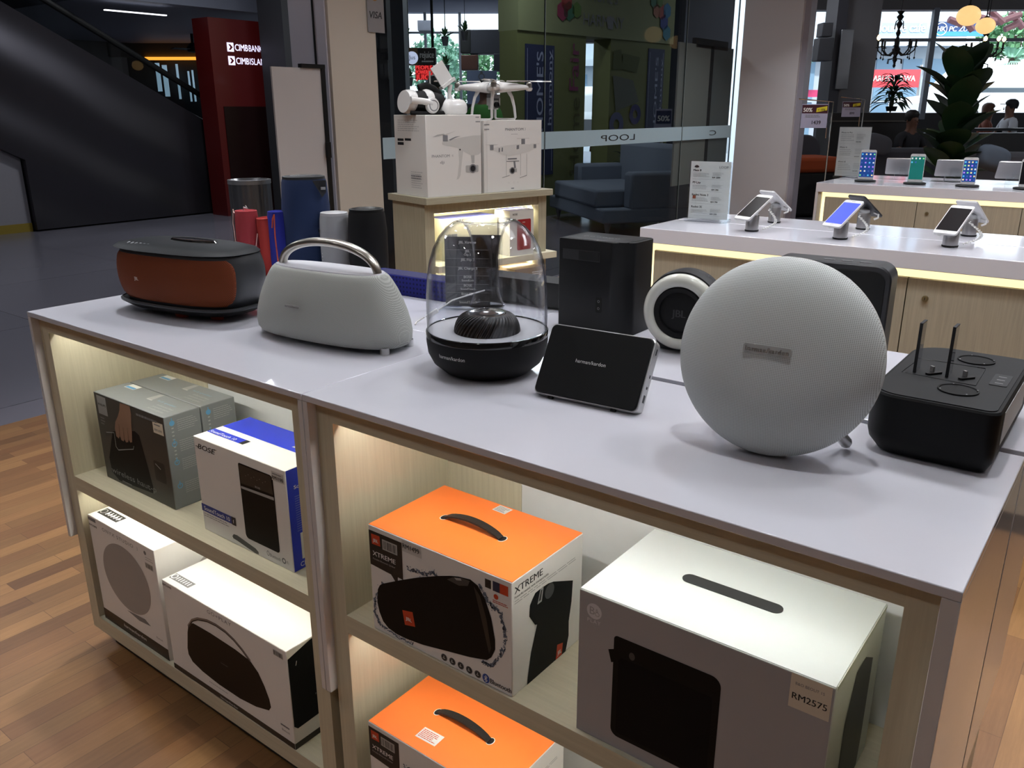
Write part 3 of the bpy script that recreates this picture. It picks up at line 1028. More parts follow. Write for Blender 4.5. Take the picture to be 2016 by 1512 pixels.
m.rect(0.003, 0.50*d, w-0.0005, d-0.0005, blue_c, TOP, 0.0005)
m.rect(0.002, 0.225*d, 0.375*w, 0.37*d, blue_c, TOP, 0.0005)
m.text('SoundTouch 10', 0.02*w, 0.245*d, 0.0135, white_ink, TOP, 0.0009, 'L', 0.01, wid=0.088)
m.rect(0.375*w, 0.225*d, 0.42*w, 0.37*d, ink, TOP, 0.0005)
m.text('BOSE', 0.72*w, 0.60*d, 0.028, white_ink, TOP, 0.0009, 'L', 0.02, wid=0.085, shear=0.25)
m.rect(0.70*w, 0.72*d, 0.80*w, 0.75*d, white_ink, TOP, 0.0009)
m.build('top_print', t, smooth=0)
m = MB()
m.rect(0.0015, 0.001, d-0.001, h-0.0008, blue_c, RGT, E1)
m.text('SoundTouch 10', 0.12*d, 0.80*h, 0.011, white_ink, RGT, E2, 'L', 0.01, wid=0.09)
for k in range(5):
    m.lines((0.12+0.17*k)*d, 0.38*h, (0.26+0.17*k)*d, 0.74*h, 16, P('pale_blue_print', '7E8CD0', 0.5), RGT, E2, seed=k, fill=0.3)
m.rect(0.16*d, 0.10*h, 0.85*d, 0.36*h, paper, RGT, E2)
m.lines(0.2*d, 0.11*h, 0.8*d, 0.35*h, 6, ink2, RGT, E3, seed=3)
m.text('CE', 0.12*d, 0.03*h, 0.014, white_ink, RGT, E2, 'L', 0.0)
m.build('side_print', t, smooth=0)
m = MB()
m.rect(0.862*w, 0.868*h, 0.983*w, 0.958*h, P('price_tag_grey', 'C2BEBA', 0.5), FRN, E2)
m.text('RM1190', 0.922*w, 0.882*h, 0.0105, ink, FRN, E3, 'C', 0.02, wid=0.033)
m.lines(0.872*w, 0.925*h, 0.97*w, 0.948*h, 1, ink2, FRN, E3, seed=2)
m.build('price_label', t, smooth=0)

# --- tall white box with a round speaker picture
w, d, h = 0.306, 0.165, 0.303
t, FRN, RGT, TOP = carton('white_speaker_box', 'tall white box with pale round speaker picture on bottom shelf', -0.931, 0.026, 0.097, w, d, h, boxwhite)
m = MB()
m.text('ONYX STUDIO', 0.22*w, 0.918*h, 0.0135, ink2, FRN, E1, 'L', 0.0, 1.25, wid=0.145)
m.text('3', 0.745*w, 0.918*h, 0.0135, ink3, FRN, E1, 'L', 0.0)
dcol = P('printed_pale_disc', 'A19C98', 0.6, var=0.03)
m.disc(0.497*w, 0.565*h, 0.355*w, dcol, FRN, E1, 64, ry=0.305*h)
m.poly(sc([(0.42, 0.245), (0.70, 0.27), (0.78, 0.235), (0.60, 0.215)], w, h), ink2, FRN, E1-0.0001)
m.rect(0.0005, 0.0005, w-0.0005, 0.108*h, P('brown_black_print', '2A221C', 0.5), FRN, E1)
m.text('harman/kardon', 0.50*w, 0.05*h, 0.0125, white_ink, FRN, E2, 'C', 0.0, wid=0.105)
m.text('Bluetooth', 0.89*w, 0.155*h, 0.008, ink2, FRN, E1, 'C', 0.0, wid=0.028)
m.disc(0.865*w, 0.935*h, 0.0055, ink2, FRN, E1, 20)
m.lines(0.86*w, 0.87*h, 0.98*w, 0.91*h, 2, ink3, FRN, E1, seed=4, fill=0.3)
barcode(m, 0.845*w, 0.80*h, 0.955*w, 0.85*h, FRN, E1, 5)
m.rect(0.004*w, 0.955*h, 0.125*w, 0.985*h, ink2, FRN, E1)
m.text('RM1099', 0.006*w, 0.905*h, 0.0085, ink, FRN, E1, 'L', 0.03, wid=0.038)
m.build('front_print', t, smooth=0)
m = MB()
M = TOP
m.rect(0.030*w, 0.12*d, 0.335*w, 0.29*d, ink, M, 0.0004)
m.disc(0.065*w, 0.205*d, 0.010, ink3, M, 0.0007, 20, r2=0.0075)
for k in range(5):
    u = (0.12+0.042*k)*w
    m.rect(u, 0.16*d, u+0.004, 0.26*d, white_ink, M, 0.0007)
    m.disc(u+0.006, 0.20*d, 0.0035, white_ink, M, 0.0007, 10)
m.build('top_label', t, smooth=0)
m2 = MB()
vs = []
for j in range(25):
    a = PI/2+PI*j/24
    vs.append((d*0.995+0.55*d*math.cos(a), 0.50*h+0.30*h*math.sin(a)))
m2.poly(vs, P('printed_rim', 'BCB7B3', 0.5), RGT, E1)
m2.build('side_print', t, smooth=0)

# --- long white box with arched handle speaker picture
w, d, h = 0.452, 0.176, 0.2415
t, FRN, RGT, TOP = carton('white_speaker_box', 'long white box picturing a black arched handle speaker, bottom shelf', -0.596, 0.020, 0.097, w, d, h, boxwhite)
m = MB()
m.text('GO+PLAY', 0.395*w, 0.925*h, 0.0125, ink2, FRN, E1, 'L', 0.0, 1.2, wid=0.088)
m.poly(sc([(0.185, 0.55), (0.199, 0.623), (0.225, 0.68), (0.254, 0.704), (0.40, 0.712), (0.60, 0.70), (0.715, 0.675), (0.77, 0.60), (0.808, 0.492), (0.835, 0.38), (0.842, 0.30), (0.823, 0.25), (0.72, 0.195), (0.59, 0.165), (0.42, 0.165), (0.28, 0.19), (0.195, 0.23), (0.165, 0.29), (0.163, 0.359)], w, h), P('printed_brown_black', '15110F', 0.5, var=0.1, spec=0.2), FRN, E1)
hp = [(0.20, 0.63), (0.245, 0.73), (0.30, 0.79), (0.388, 0.835), (0.46, 0.845), (0.534, 0.835), (0.60, 0.80), (0.66, 0.745), (0.715, 0.675)]
m.tube([(a*w, b_*h, 0) for a, b_ in hp], 0.0034, P('printed_handle', '7A6E68', 0.4), 6, FRN @ T(0, 0, E1), flat=0.1)
m.tube([(a*w, b_*h-0.0025, 0) for a, b_ in hp], 0.0012, ink, 6, FRN @ T(0, 0, E3), flat=0.1)
m.text('harman/kardon', 0.49*w, 0.44*h, 0.004, ink2, FRN, E2, 'C', 0.0, wid=0.025)
m.lines(0.33*w, 0.115*h, 0.50*w, 0.135*h, 1, ink3, FRN, E1, seed=3, fill=0.4)
m.rect(0.0005, 0.0005, w-0.0005, 0.062*h, P('brown_black_print', '2A221C', 0.5), FRN, E1)
m.text('harman/kardon', 0.49*w, 0.018*h, 0.0078, white_ink, FRN, E2, 'C', 0.0, wid=0.064)
barcode(m, 0.905*w, 0.90*h, 0.975*w, 0.955*h, FRN, E1, 7)
m.text('Bluetooth', 0.94*w, 0.13*h, 0.008, ink2, FRN, E1, 'C', 0.0, wid=0.026)
m.lines(0.905*w, 0.17*h, 0.975*w, 0.21*h, 1, ink2, FRN, E1, seed=6)
m.text('RM1099', 0.006*w, 0.945*h, 0.0085, ink, FRN, E1, 'L', 0.03, wid=0.036)
m.build('front_print', t, smooth=0)
m = MB()
m.rect(0.012*w, 0.085*d, 0.185*w, 0.205*d, ink2, TOP, 0.0004)
m.disc(0.032*w, 0.145*d, 0.0085, white_ink, TOP, 0.0007, 20, r2=0.006)
for k in range(6):
    u = (0.06+0.02*k)*w
    m.rect(u, 0.11*d, u+0.003, 0.18*d, white_ink, TOP, 0.0007)
m.poly(sc([(0.418, 0.93), (0.43, 0.975), (0.715, 0.975), (0.728, 0.93), (0.715, 0.88), (0.61, 0.87), (0.585, 0.80), (0.555, 0.785), (0.53, 0.81), (0.52, 0.87), (0.43, 0.885)], w, d), ink, TOP, 0.0004)
for k, c_ in enumerate('/-o+'):
    m.text(c_, (0.46+0.065*k)*w, 0.90*d, 0.012, white_ink, TOP, 0.0008, 'C', 0.03)
m.build('top_label', t, smooth=0)
m = MB()
m.poly(sc([(0.0, 0.0), (1.0, 0.0), (1.0, 0.062), (0.0, 0.062)], d, h), P('brown_black_print', '2A221C', 0.5), RGT, E1)
m.poly(sc([(0.06, 0.20), (0.99, 0.22), (0.99, 0.98), (0.35, 0.985), (0.01, 0.92), (0.01, 0.24)], d, h), photo_black, RGT, E2)
m.text('harman/kardon', 0.55*d, 0.42*h, 0.006, ink2, RGT, E3, 'C', 0.0, wid=0.07)
m.text('o', 0.45*d, 0.82*h, 0.014, white_ink, RGT, E3, 'C', 0.0)
m.text('/', 0.12*d, 0.82*h, 0.014, white_ink, RGT, E3, 'C', 0.03)
m.build('side_print', t, smooth=0)

# ------------------------------------------------------------ speakers on the units
TZ = 0.92
# --- big round speaker
t = thing('round_speaker', 'large round pale grey mesh speaker leaning back on metal feet', 'speaker', (0.709, 0.242, 1.0525), 0)
t.rotation_euler = (R(-11), 0, R(5))
onyx_m = grille('pale_mesh', 'D4D8D7', '6A6C64', 0.0031, (0, 2), mix=0.62, diag=True, thr=0.1)
FY = FR((0, 0, 0), (1, 0, 0), (0, 0, 1))      # w runs towards the viewer
RR = 0.1345
m = MB()
prof = [(RR*0.985, -0.012), (RR, -0.004), (RR, 0.002)]
for k in range(1, 15):
    a = PI/2*k/14
    prof.append((RR*math.cos(a)**0.85 if k < 14 else 0.0005, 0.002+0.056*math.sin(a)))
m.lathe(prof, onyx_m, FY, 96, False, True)
m.build('mesh_front', t, smooth=60)
m = MB()
m.lathe([(0.0005, -0.062), (0.05, -0.060), (0.09, -0.048), (0.12, -0.028), (0.133, -0.012), (RR*1.004, -0.009), (RR*1.004, -0.005), (RR*0.99, -0.004)], whitep, FY, 96, True, False)
m.build('back_shell', t, smooth=60)
m = MB()
dz = lambda x: 0.058-0.0
m.prism(rrect(-0.031, -0.0058, 0.031, 0.0058, 0.003), 0.0565, 0.0592, P('badge_silver', 'A9AAA8', 0.3), FY @ T(0.0, 0.012, 0), ch=0.0005)
m.text('harman/kardon', 0.0, 0.0085, 0.0095, chrome, FY, 0.0595, 'C', 0.01, wid=0.056, extrude=0.04)
m.build('badge', t)
for sx in (-0.085, 0.090):
    m = MB()
    m.tube([(sx*0.7, 0.02, -0.07), (sx*0.95, 0.055, -0.098), (sx*1.02, 0.074, -0.1095)], [0.007, 0.0085, 0.0085], silver, 14)
    m.lathe([(0.0, -0.0085), (0.006, -0.006), (0.0085, 0), (0.006, 0.006), (0.0, 0.0085)], silver, T(sx*1.02, 0.074, -0.1095), 14)
    m.build('foot', t)

# --- glass domed speaker
t = thing('glass_dome_speaker', 'clear glass domed speaker with round black base', 'speaker', (0.160, 0.297, TZ), R(8))
m = MB()
m.lathe([(0.070, 0.0), (0.078, 0.003), (0.098, 0.020), (0.107, 0.038), (0.1095, 0.058), (0.1095, 0.067)], black_soft, None, 72, True, False)
m.build('base', t, smooth=50)
m = MB()
m.lathe([(0.1095, 0.067), (0.1100, 0.076), (0.1085, 0.078), (0.1060, 0.078)], black_gloss, None, 72)
m.build('rim', t, smooth=50)
m = MB()
m.lathe([(0.1062, 0.076), (0.06, 0.073), (0.056, 0.070)], P('grey_tray', 'B8B8BC', 0.4, var=0.02), None, 72)
m.build('tray', t, smooth=50)
m = MB()
n = 44
rings = []
for k in range(11):
    f = k/10
    z = 0.070+0.036*math.sin(PI/2*f)
    r0 = 0.058*math.cos(PI/2*f*0.62)
    ring = []
    for j in range(n*4):
        a = 2*PI*j/(n*4)+0.5*f
        rr = r0*(1+0.035*(1 if j % 4 < 2 else -1))
        ring.append((rr*math.cos(a), rr*math.sin(a), z))
    rings.append(ring)
m.loft(rings, P('ribbed_black', '1A1A1B', 0.4, var=0.05), None, False, False)
m.build('ribbed_driver', t, smooth=20)
m = MB()
m.lathe([(0.035, 0.1055), (0.034, 0.1075), (0.018, 0.1075), (0.010, 0.1100), (0.0005, 0.1110)], chrome, None, 48, False, True)
m.build('chrome_cap', t, smooth=40)
# clear blown glass: edge-on walls darken by a colour ramp, standing in for refraction's dark rims
g = glassmat('clear_moulded_glass', (0.96, 0.965, 0.98), 1.0, 0.0)
_n = g.node_tree
_tr = [k for k in _n.nodes if k.type == 'BSDF_TRANSPARENT'][0]
_dot = [k for k in _n.nodes if k.type == 'VECT_MATH'][0]
_ab = _n.nodes.new('ShaderNodeMath')
_ab.operation = 'ABSOLUTE'
_n.links.new(_dot.outputs['Value'], _ab.inputs[0])
_cr = _n.nodes.new('ShaderNodeValToRGB')
_e = _cr.color_ramp.elements
_e[0].position, _e[0].color = 0.0, (0.38, 0.39, 0.43, 1)
_e[1].position, _e[1].color = 0.40, (0.975, 0.98, 0.99, 1)
_k = _cr.color_ramp.elements.new(0.16)
_k.color = (0.84, 0.85, 0.88, 1)
_n.links.new(_ab.outputs[0], _cr.inputs[0])
_n.links.new(_cr.outputs[0], _tr.inputs[0])
outer = [(0.1075, 0.078), (0.1080, 0.10), (0.1075, 0.14), (0.1055, 0.170), (0.1010, 0.198), (0.0935, 0.222), (0.083, 0.242), (0.070, 0.257), (0.058, 0.266), (0.050, 0.2695), (0.044, 0.2700)]
inner_f = [(0.038, 0.266), (0.032, 0.257), (0.0265, 0.243), (0.0225, 0.225), (0.0205, 0.205), (0.0215, 0.192), (0.0215, 0.188), (0.0200, 0.183), (0.0200, 0.160), (0.0215, 0.142), (0.0245, 0.130), (0.0290, 0.120), (0.0300, 0.1185)]
path = outer+inner_f
th = 0.0021
off = []
for i, (r_, z_) in enumerate(path):
    a_, c_ = path[max(i-1, 0)], path[min(i+1, len(path)-1)]
    dx, dy = c_[0]-a_[0], c_[1]-a_[1]
    l = math.hypot(dx, dy)
    off.append((r_-dy/l*th, z_+dx/l*th-0.0))
m = MB()
full = path+off[::-1]+[path[0]]
m.lathe(full, g, None, 96)
o = m.build('glass_dome', t, smooth=60)
recalc(o)
m = MB()
for ang in (-118,):
    M = T(0, 0, 0, R(0))
    # name wrapped on the curved front of the base
    vs, fs = text_mesh('harman/kardon', 0.0)
    x0 = min(p[0] for p in vs)
    x1 = max(p[0] for p in vs)
    k = 0.054/(x1-x0)
    pv = []
    for p in vs:
        s_ = (p[0]-x0)*k
        a = R(-108)+s_/0.1085
        zz = 0.044+p[1]*0.0095
        rr = 0.1084+(zz-0.044)*0.10+0.0008
        pv.append((rr*math.cos(a), rr*math.sin(a), zz))
    m.add(pv, fs, paper)
m.build('name_print', t, smooth=0)

# --- arched handle speaker
gp_m = grille('pale_grey_mesh', 'B6B8B3', '686A64', 0.0026, (0, 2), mix=0.6, thr=0.0)
t = thing('handle_speaker', 'pale grey mesh speaker with arched steel carrying handle', 'speaker', (-0.227, 0.269, TZ), R(6))
def gp_ring(z, a, b, n=2.7, cx=0, cy=0):
    return superell(a, b, n, 96, cx, cy, z)
m = MB()
lev = [(0.008, 0.188, 0.060), (0.010, 0.200, 0.072), (0.018, 0.2065, 0.079), (0.032, 0.2070, 0.082), (0.050, 0.2035, 0.0805), (0.070, 0.1965, 0.0765), (0.090, 0.187, 0.070), (0.108, 0.1765, 0.0625), (0.122, 0.1665, 0.055), (0.130, 0.1595, 0.0495), (0.1345, 0.153, 0.0445)]
m.loft([gp_ring(l[0]*1.10, l[1]*0.91, l[2]*0.96) for l in lev], gp_m)
m.build('mesh_body', t, smooth=60)
m = MB()
m.loft([gp_ring(0.1465, 0.1385, 0.0418), gp_ring(0.1500, 0.136, 0.040), gp_ring(0.1490, 0.128, 0.033), gp_ring(0.1480, 0.11, 0.020)], P('pale_top_plate', 'CFCFD6', 0.3, var=0.01))
m.build('top_plate', t, smooth=40)
m = MB()
pts = []
for k in range(33):
    a = PI*k/32
    x = -0.128*math.cos(a)
    z = 0.142+0.058*math.sin(a)**0.85
    pts.append((x, 0.0, z))
m.tube(pts, [0.0095+0.002*math.sin(PI*k/32) for k in range(33)], metal, 18, flat=0.75)
m.build('handle', t, smooth=60)
m = MB()
m.prism(rrect(-0.020, -0.0035, 0.020, 0.0035, 0.0015), 0.0, 0.0016, P('badge_silver', 'A9AAA8', 0.3), FR((-0.030, -0.0778, 0.080), (1, 0.02, 0), (0, 0.12, 1)), ch=0.0003)
m.text('harman/kardon', 0, -0.002, 0.0058, chrome, FR((-0.030, -0.0778, 0.080), (1, 0.02, 0), (0, 0.12, 1)), 0.0018, 'C', 0.02, wid=0.036, extrude=0.03)
m.build('badge', t)
for sx, sy in ((0.165, -0.035), (0.165, 0.04), (-0.165, -0.03), (-0.165, 0.04)):
    m = MB()
    m.lathe([(0.009, 0.0), (0.0095, 0.002), (0.0095, 0.014)], silver, T(sx, sy, 0), 16, True, False)
    m.build('foot', t)

# --- dark portable speaker with rust coloured grille
t = thing('rust_grille_speaker', 'dark grey bulging speaker with rust orange front grille', 'speaker', (-0.690, 0.246, TZ), R(9))
shell = P('gunmetal_plastic', '34363A', 0.4, var=0.03, metal=0.2)
shell_top = P('dark_top_plastic', '1B1D20', 0.5, var=0.03, spec=0.12)
def jb(z):
    f = (z-0.03)/0.125
    k = 1-0.10*abs(2*f-1)**2.2
    return 0.192*k+0.006*f, 0.093*k
def jring(z, g_=0.0, dy=0.0):
    a, b = jb(z)
    return superell(a+g_, b+g_, 3.0, 96, 0.004*((z-0.03)/0.125), dy, z)
m = MB()
m.loft([superell(0.10, 0.05, 3, 96, 0, 0, 0.004), superell(0.165, 0.080, 3, 96, 0, 0, 0.012), superell(0.192, 0.098, 3, 96, 0, 0, 0.026), superell(0.188, 0.096, 3, 96, 0, 0, 0.0305)], black_soft)
m.build('base_tray', t, smooth=50)
m = MB()
m.loft([superell(0.1925, 0.0985, 3, 96, 0, 0, 0.0265), superell(0.1925, 0.0985, 3, 96, 0, 0, 0.0295), superell(0.187, 0.0945, 3, 96, 0, 0, 0.0325)], shell, None, False, False)
m.build('tray_rim', t, smooth=50)
m = MB()
zs = [0.031+0.0115*k for k in range(11)]
m.loft([jring(z) for z in zs], shell)
m.build('body', t, smooth=50)
m = MB()
m.loft([superell(0.178, 0.086, 3, 96, 0.002, 0, 0.1455), superell(0.198, 0.092, 2.8, 96, -0.004, -0.002, 0.1495), superell(0.190, 0.085, 2.8, 96, -0.004, 0, 0.155), superell(0.160, 0.068, 2.6, 96, -0.002, 0.002, 0.161), superell(0.11, 0.042, 2.4, 96, 0, 0.003, 0.1635)], shell_top)
m.build('top_cover', t, smooth=50)
m = MB()
m.loft([superell(0.075, 0.020, 2.2, 48, 0.01, 0.012, 0.1625), superell(0.068, 0.017, 2.2, 48, 0.01, 0.012, 0.1675), superell(0.05, 0.009, 2.2, 48, 0.01, 0.012, 0.1660)], black_gloss)
m.build('docking_slot', t, smooth=40)
m = MB()
for k in range(6):
    m.lathe([(0.0042, 0), (0.0042, 0.0012), (0.0, 0.0014)], P('button_grey', '6C6E72', 0.4), T(-0.125+0.014*k, -0.058-0.001*k, 0.1595, 0, R(20)), 12)
m.build('control_buttons', t, smooth=30)
m = MB()
gm = grille('rust_mesh', '7A3B1E', '2E130A', 0.0032, (0, 2), mix=0.7, thr=0.0)
def jpt(th, z, g_):
    a, b = jb(z)
    n_ = 3.0
    c_, s_ = math.cos(th), math.sin(th)
    return (0.004*((z-0.03)/0.125)+(a+g_)*math.copysign(abs(c_)**(2/n_), c_), (b+g_)*math.copysign(abs(s_)**(2/n_), s_), z)
th0, th1 = R(181), R(342)
rings = []
NZ, NT = 12, 60
for i in range(NZ+1):
    z = 0.036+0.104*i/NZ
    e = abs(2*i/NZ-1)**6*R(9)
    rings.append([jpt(th0+e+(th1-th0-2*e)*j/NT, z, 0.0022 if 0 < i < NZ and 0 < j < NT else 0.0) for j in range(NT+1)])
m.loft(rings, gm, None, False, False, closed=False)
o = m.build('grille', t, smooth=60)
m = MB()
m.text('JBL', 0, 0, 0.011, paper, FR((-0.068, -0.0945, 0.083), (0.985, -0.16, 0), (0, -0.05, 1)), 0.001, 'C', 0.02, wid=0.017)
m.build('logo', t, smooth=0)
for sx, sy in ((0.02, -0.055), (0.11, -0.035), (-0.09, 0.04), (0.09, 0.04)):
    m = MB()
    m.loft([superell(0.018, 0.010, 2, 24, sx, sy, 0.0), superell(0.020, 0.012, 2, 24, sx, sy, 0.008)], P('rust_rubber', 'A03A1E', 0.6))
    m.build('foot', t)

# --- flat tablet shaped speaker
t = thing('tablet_speaker', 'flat black leather-look square speaker with silver edge, leaning back', 'speaker', (0.408, 0.232, TZ+0.0065), R(4))
M = Matrix.Rotation(R(90-31), 4, 'X')
w2, hh = 0.094, 0.122
edge = rrect(-w2, 0, w2, hh, 0.010)
m = MB()
m.prism(edge, -0.022, 0.0, silver, M, ch=0.0015)
m.build('frame', t, bevel=0)
m = MB()
gr = grille('black_ribbed_mesh', '161617', '040404', 0.0024, (0, 2), mix=0.8, thr=0.0)
m.prism(rrect(-w2+0.002, 0.002, w2-0.002, hh-0.002, 0.009), -0.001, 0.0035, gr, M, ch=0.002)
m.build('front_grille', t)
m = MB()
m.text('harman/kardon', -0.004, 0.062, 0.0085, paper, M, 0.0040, 'C', 0.0, wid=0.054)
m.build('logo', t, smooth=0)
m = MB()
SM = M @ FR((w2+0.0004, 0, 0), (0, 1, 0), (0, 0, 1))
m.box((-0.5, 0, 0), (-0.49, 0.01, 0.01), blackp) if False else None
for (v0, v1, hw) in ((0.020, 0.032, 0.003), (0.042, 0.046, 0.002), (0.060, 0.065, 0.0012), (0.098, 0.108, 0.0012)):
    m.box((w2-0.0004, v0, -0.012-hw), (w2+0.0006, v1, -0.012+hw), blackp, M)
m.build('ports', t)
for sx in (-0.062, 0.052):
    m = MB()
    m.box((sx-0.004, -0.004, -0.010), (sx+0.004, 0.004, -0.003), blackp, M)
    m.build('foot', t)
m = MB()
m.box((-0.05, 0.070, -0.0245), (0.05, 0.095, -0.022), silver, M)
m.tube([(-0.045, 0.060, 0.060), (-0.045, 0.100, 0.0), (0.045, 0.100, 0.0), (0.045, 0.060, 0.060)], 0.0025, silver, 8)
m.build('stand', t)

# --- tall black speaker seen from behind
t = thing('tower_speaker', 'tall black rectangular speaker with slot port and power sockets', 'speaker', (0.088, 0.628, TZ), R(1))
w, d, h = 0.166, 0.110, 0.195
m = MB()
pl = [(0.002, 0), (0.124, 0), (0.130, 0.002), (0.163, 0.031), (0.166, 0.037), (0.166, 0.105), (0.160, 0.110), (0.004, 0.110), (0, 0.106), (0, 0.002)]
m.prism(pl, 0.0, h, P('charcoal_black_plastic', '18191B', 0.45, var=0.05, spec=0.3), ch=0.0015)
m.build('body', t)
m = MB()
m.loft([[(p[0], p[1], h+0.0002) for p in rrect(0.012, 0.010, w-0.012, d-0.008, 0.006)], [(p[0], p[1], h+0.0012) for p in rrect(0.014, 0.012, w-0.014, d-0.010, 0.006)]], dark_m)
for k in range(6):
    m.disc(0.040+0.015*k, 0.045, 0.0045, ink3, None, h+0.0016, 14, r2=0.0038)
m.build('button_panel', t)
m = MB()
pr = []
m.box((0.010, -0.0004, 0.152), (0.100, 0.002, 0.174), dark_m)
m.box((0.050, -0.0012, 0.154), (0.098, 0.001, 0.172), P('deep_black', '050505', 0.8, var=0))
m.build('bass_port', t)
m = MB()
m.prism(rrect(0.094, 0.047, 0.108, 0.080, 0.003), 0, 0.0008, P('deep_black', '050505', 0.8, var=0), FR((0, 0, 0), (1, 0, 0), (0, 0, 1)))
FX = FR((0, 0, 0), (1, 0, 0), (0, 0, 1))
m.disc(0.101, 0.071, 0.0028, ink2, FX, 0.0012, 12, r2=0.0018)
m.disc(0.101, 0.056, 0.0028, ink2, FX, 0.0012, 12, r2=0.0018)
m.build('power_socket', t)

# --- ring speaker
t = thing('ring_speaker', 'black drum speaker with glossy white ring around its face', 'speaker', (0.388, 0.606, TZ+0.0815), R(8))
FY2 = FR((0, 0, 0), (1, 0, 0), (0, 0.0, 1))
m = MB()
m.lathe([(0.0005, -0.075), (0.050, -0.073), (0.068, -0.062), (0.0765, -0.045), (0.078, -0.02), (0.0755, 0.0), (0.070, 0.002)], dark_m, FY2, 72, True, False, sy=1.02)
m.build('body', t, smooth=50)
m = MB()
m.lathe([(0.0740, 0.000), (0.0725, 0.009), (0.066, 0.016), (0.058, 0.018), (0.051, 0.014), (0.049, 0.008)], P('glossy_white_ring', 'D8D9CF', 0.15, var=0.01, coat=0.5), FY2, 72)
m.build('white_ring', t, smooth=60)
m = MB()
m.lathe([(0.051, 0.012), (0.048, 0.0145), (0.040, 0.013), (0.0385, 0.009), (0.036, 0.0095), (0.022, 0.012), (0.0005, 0.013)], black_soft, FY2, 72, False, True)
m.text('JBL', 0, -0.008, 0.020, P('embossed_black', '242526', 0.4), FY2, 0.0135, 'C', 0.03)
m.build('driver_cone', t, smooth=40)
m = MB()
m.loft([superell(0.052, 0.022, 3, 40, 0, 0.03, -0.079), superell(0.055, 0.026, 3, 40, 0, 0.03, -0.066)], blackp)
m.build('base_foot', t)
m = MB()
for k in range(5):
    a = R(60+15*k)
    m.disc(0.0765*math.cos(a), 0.030, 0.003, ink3, Matrix.Rotation(0, 4, 'Y') @ T(0, 0, 0.0775*math.sin(a)+0.001), 0, 10, r2=0.002)
m.build('control_marks', t, smooth=0)

# --- black rounded box speaker behind the round one
t = thing('rounded_box_speaker', 'black rounded upright speaker standing behind the big round speaker', 'speaker', (0.540, 0.632, TZ), R(4))
w, d, h = 0.208, 0.062, 0.200
m = MB()
FZ = FR((0, 0, 0), (1, 0, 0), (0, 0, 1))
m.prism(rrect(0, 0, w, h, 0.026, 8), -d, 0.0, P('dark_shell', '2A2B2F', 0.4, var=0.04), FZ, ch=0.003)
m.build('body', t)
m = MB()
m.prism(rrect(0.008, 0.010, w-0.009, h-0.010, 0.019, 8), -0.001, 0.0018, P('near_black_mesh', '0C0D0D', 0.7, var=0.1), FZ, ch=0.001)
m.build('front_grille', t)
m = MB()
m.disc(0.135, h-0.038, 0.015, P('grey_button', '8E8E90', 0.3), FZ, 0.0025, 28)
m.build('round_button', t)
m = MB()
for k in range(3):
    m.box((0.09+0.03*k, 0.022, h-0.0005), (0.108+0.03*k, 0.028, h+0.0008), ink2)
m.build('top_buttons', t)

# --- black dock
t = thing('docking_speaker', 'bulky black docking speaker with clear upright tabs on top', 'speaker', (0.811, 0.308, TZ), 0)
w, d, h = 0.162, 0.300, 0.088
ol = rrect(0, 0, w, d, (0.040, 0.016, 0.016, 0.055), 8)
ch_ = rrect(0.014, 0.012, w-0.008, d-0.012, (0.034, 0.012, 0.012, 0.045), 8)
mid = rrect(0.003, 0.002, w-0.001, d-0.003, (0.039, 0.016, 0.016, 0.053), 8)
ins = rrect(0.002, 0.002, w-0.002, d-0.002, (0.038, 0.015, 0.015, 0.053), 8)
m = MB()
m.loft([[(p[0], p[1], 0.003) for p in ch_], [(p[0], p[1], 0.018) for p in mid], [(p[0], p[1], 0.030) for p in ol], [(p[0], p[1], h-0.003) for p in ol], [(p[0], p[1], h) for p in ins]], P('dock_black', '0F1011', 0.55, var=0.05, spec=0.2))
m.build('body', t, smooth=30)
m = MB()
tp = rrect(0.006, 0.006, w-0.006, d-0.006, (0.035, 0.012, 0.012, 0.05), 8)
m.loft([[(p[0], p[1], h-0.001) for p in tp], [(p[0], p[1], h+0.0012) for p in tp]], P('dock_top_black', '17181A', 0.5, var=0.04, spec=0.25))
m.build('top_panel', t)
for (kx, ky) in ((0.1, 0.072), (0.093, 0.243)):
    m = MB()
    m.lathe([(0.0255, 0), (0.0255, 0.0022), (0.0235, 0.0024), (0.0225, 0.001), (0.0005, 0.0014)], black_soft, T(kx, ky, h+0.0008), 40, False, True)
    for k in range(4):
        a = R(20+95*k)
        m.disc(kx+0.0235*math.cos(a), ky+0.0235*math.sin(a), 0.0012, ink3, None, h+0.0036, 8)
    m.build('ring_knob', t, smooth=30)
m = MB()
m.tube([(0.018, 0.115, h+0.0014), (0.115, 0.107, h+0.0014), (0.112, 0.205, h+0.0014), (0.022, 0.205, h+0.0014)], 0.0008, blackp, 6, closed=True)
m.build('tray_line', t)
for (kx, ky) in ((0.033, 0.124), (0.075, 0.127)):
    m = MB()
    m.box((-0.0019, 0, 0), (0.0019, 0.026, 0.072), glassmat('smoky_acrylic', (0.62, 0.63, 0.66), 1.0, 0.02), T(kx, ky, h+0.001))
    m.box((-0.0021, -0.0012, 0), (0.0021, 0.0, 0.072), dark_m, T(kx, ky, h+0.001))
    m.box((-0.0021, -0.0012, 0.072), (0.0021, 0.026, 0.0732), dark_m, T(kx, ky, h+0.001))
    m.build('clear_tab', t)
    m = MB()
    m.prism(rrect(-0.013, -0.004, 0.013, 0.004, 0.003), 0, 0.003, blackp, T(kx+0.024, ky+0.008, h+0.001, R(55)))
    m.box((-0.0015, -0.003, 0.002), (0.0015, 0.003, 0.011), silver, T(kx+0.021, ky+0.010, h+0.001, R(55)))
    m.build('connector', t)
m = MB()
m.prism(rrect(0.128, 0.125, 0.150, 0.185, 0.003), h+0.001, h+0.0020, dark_m)
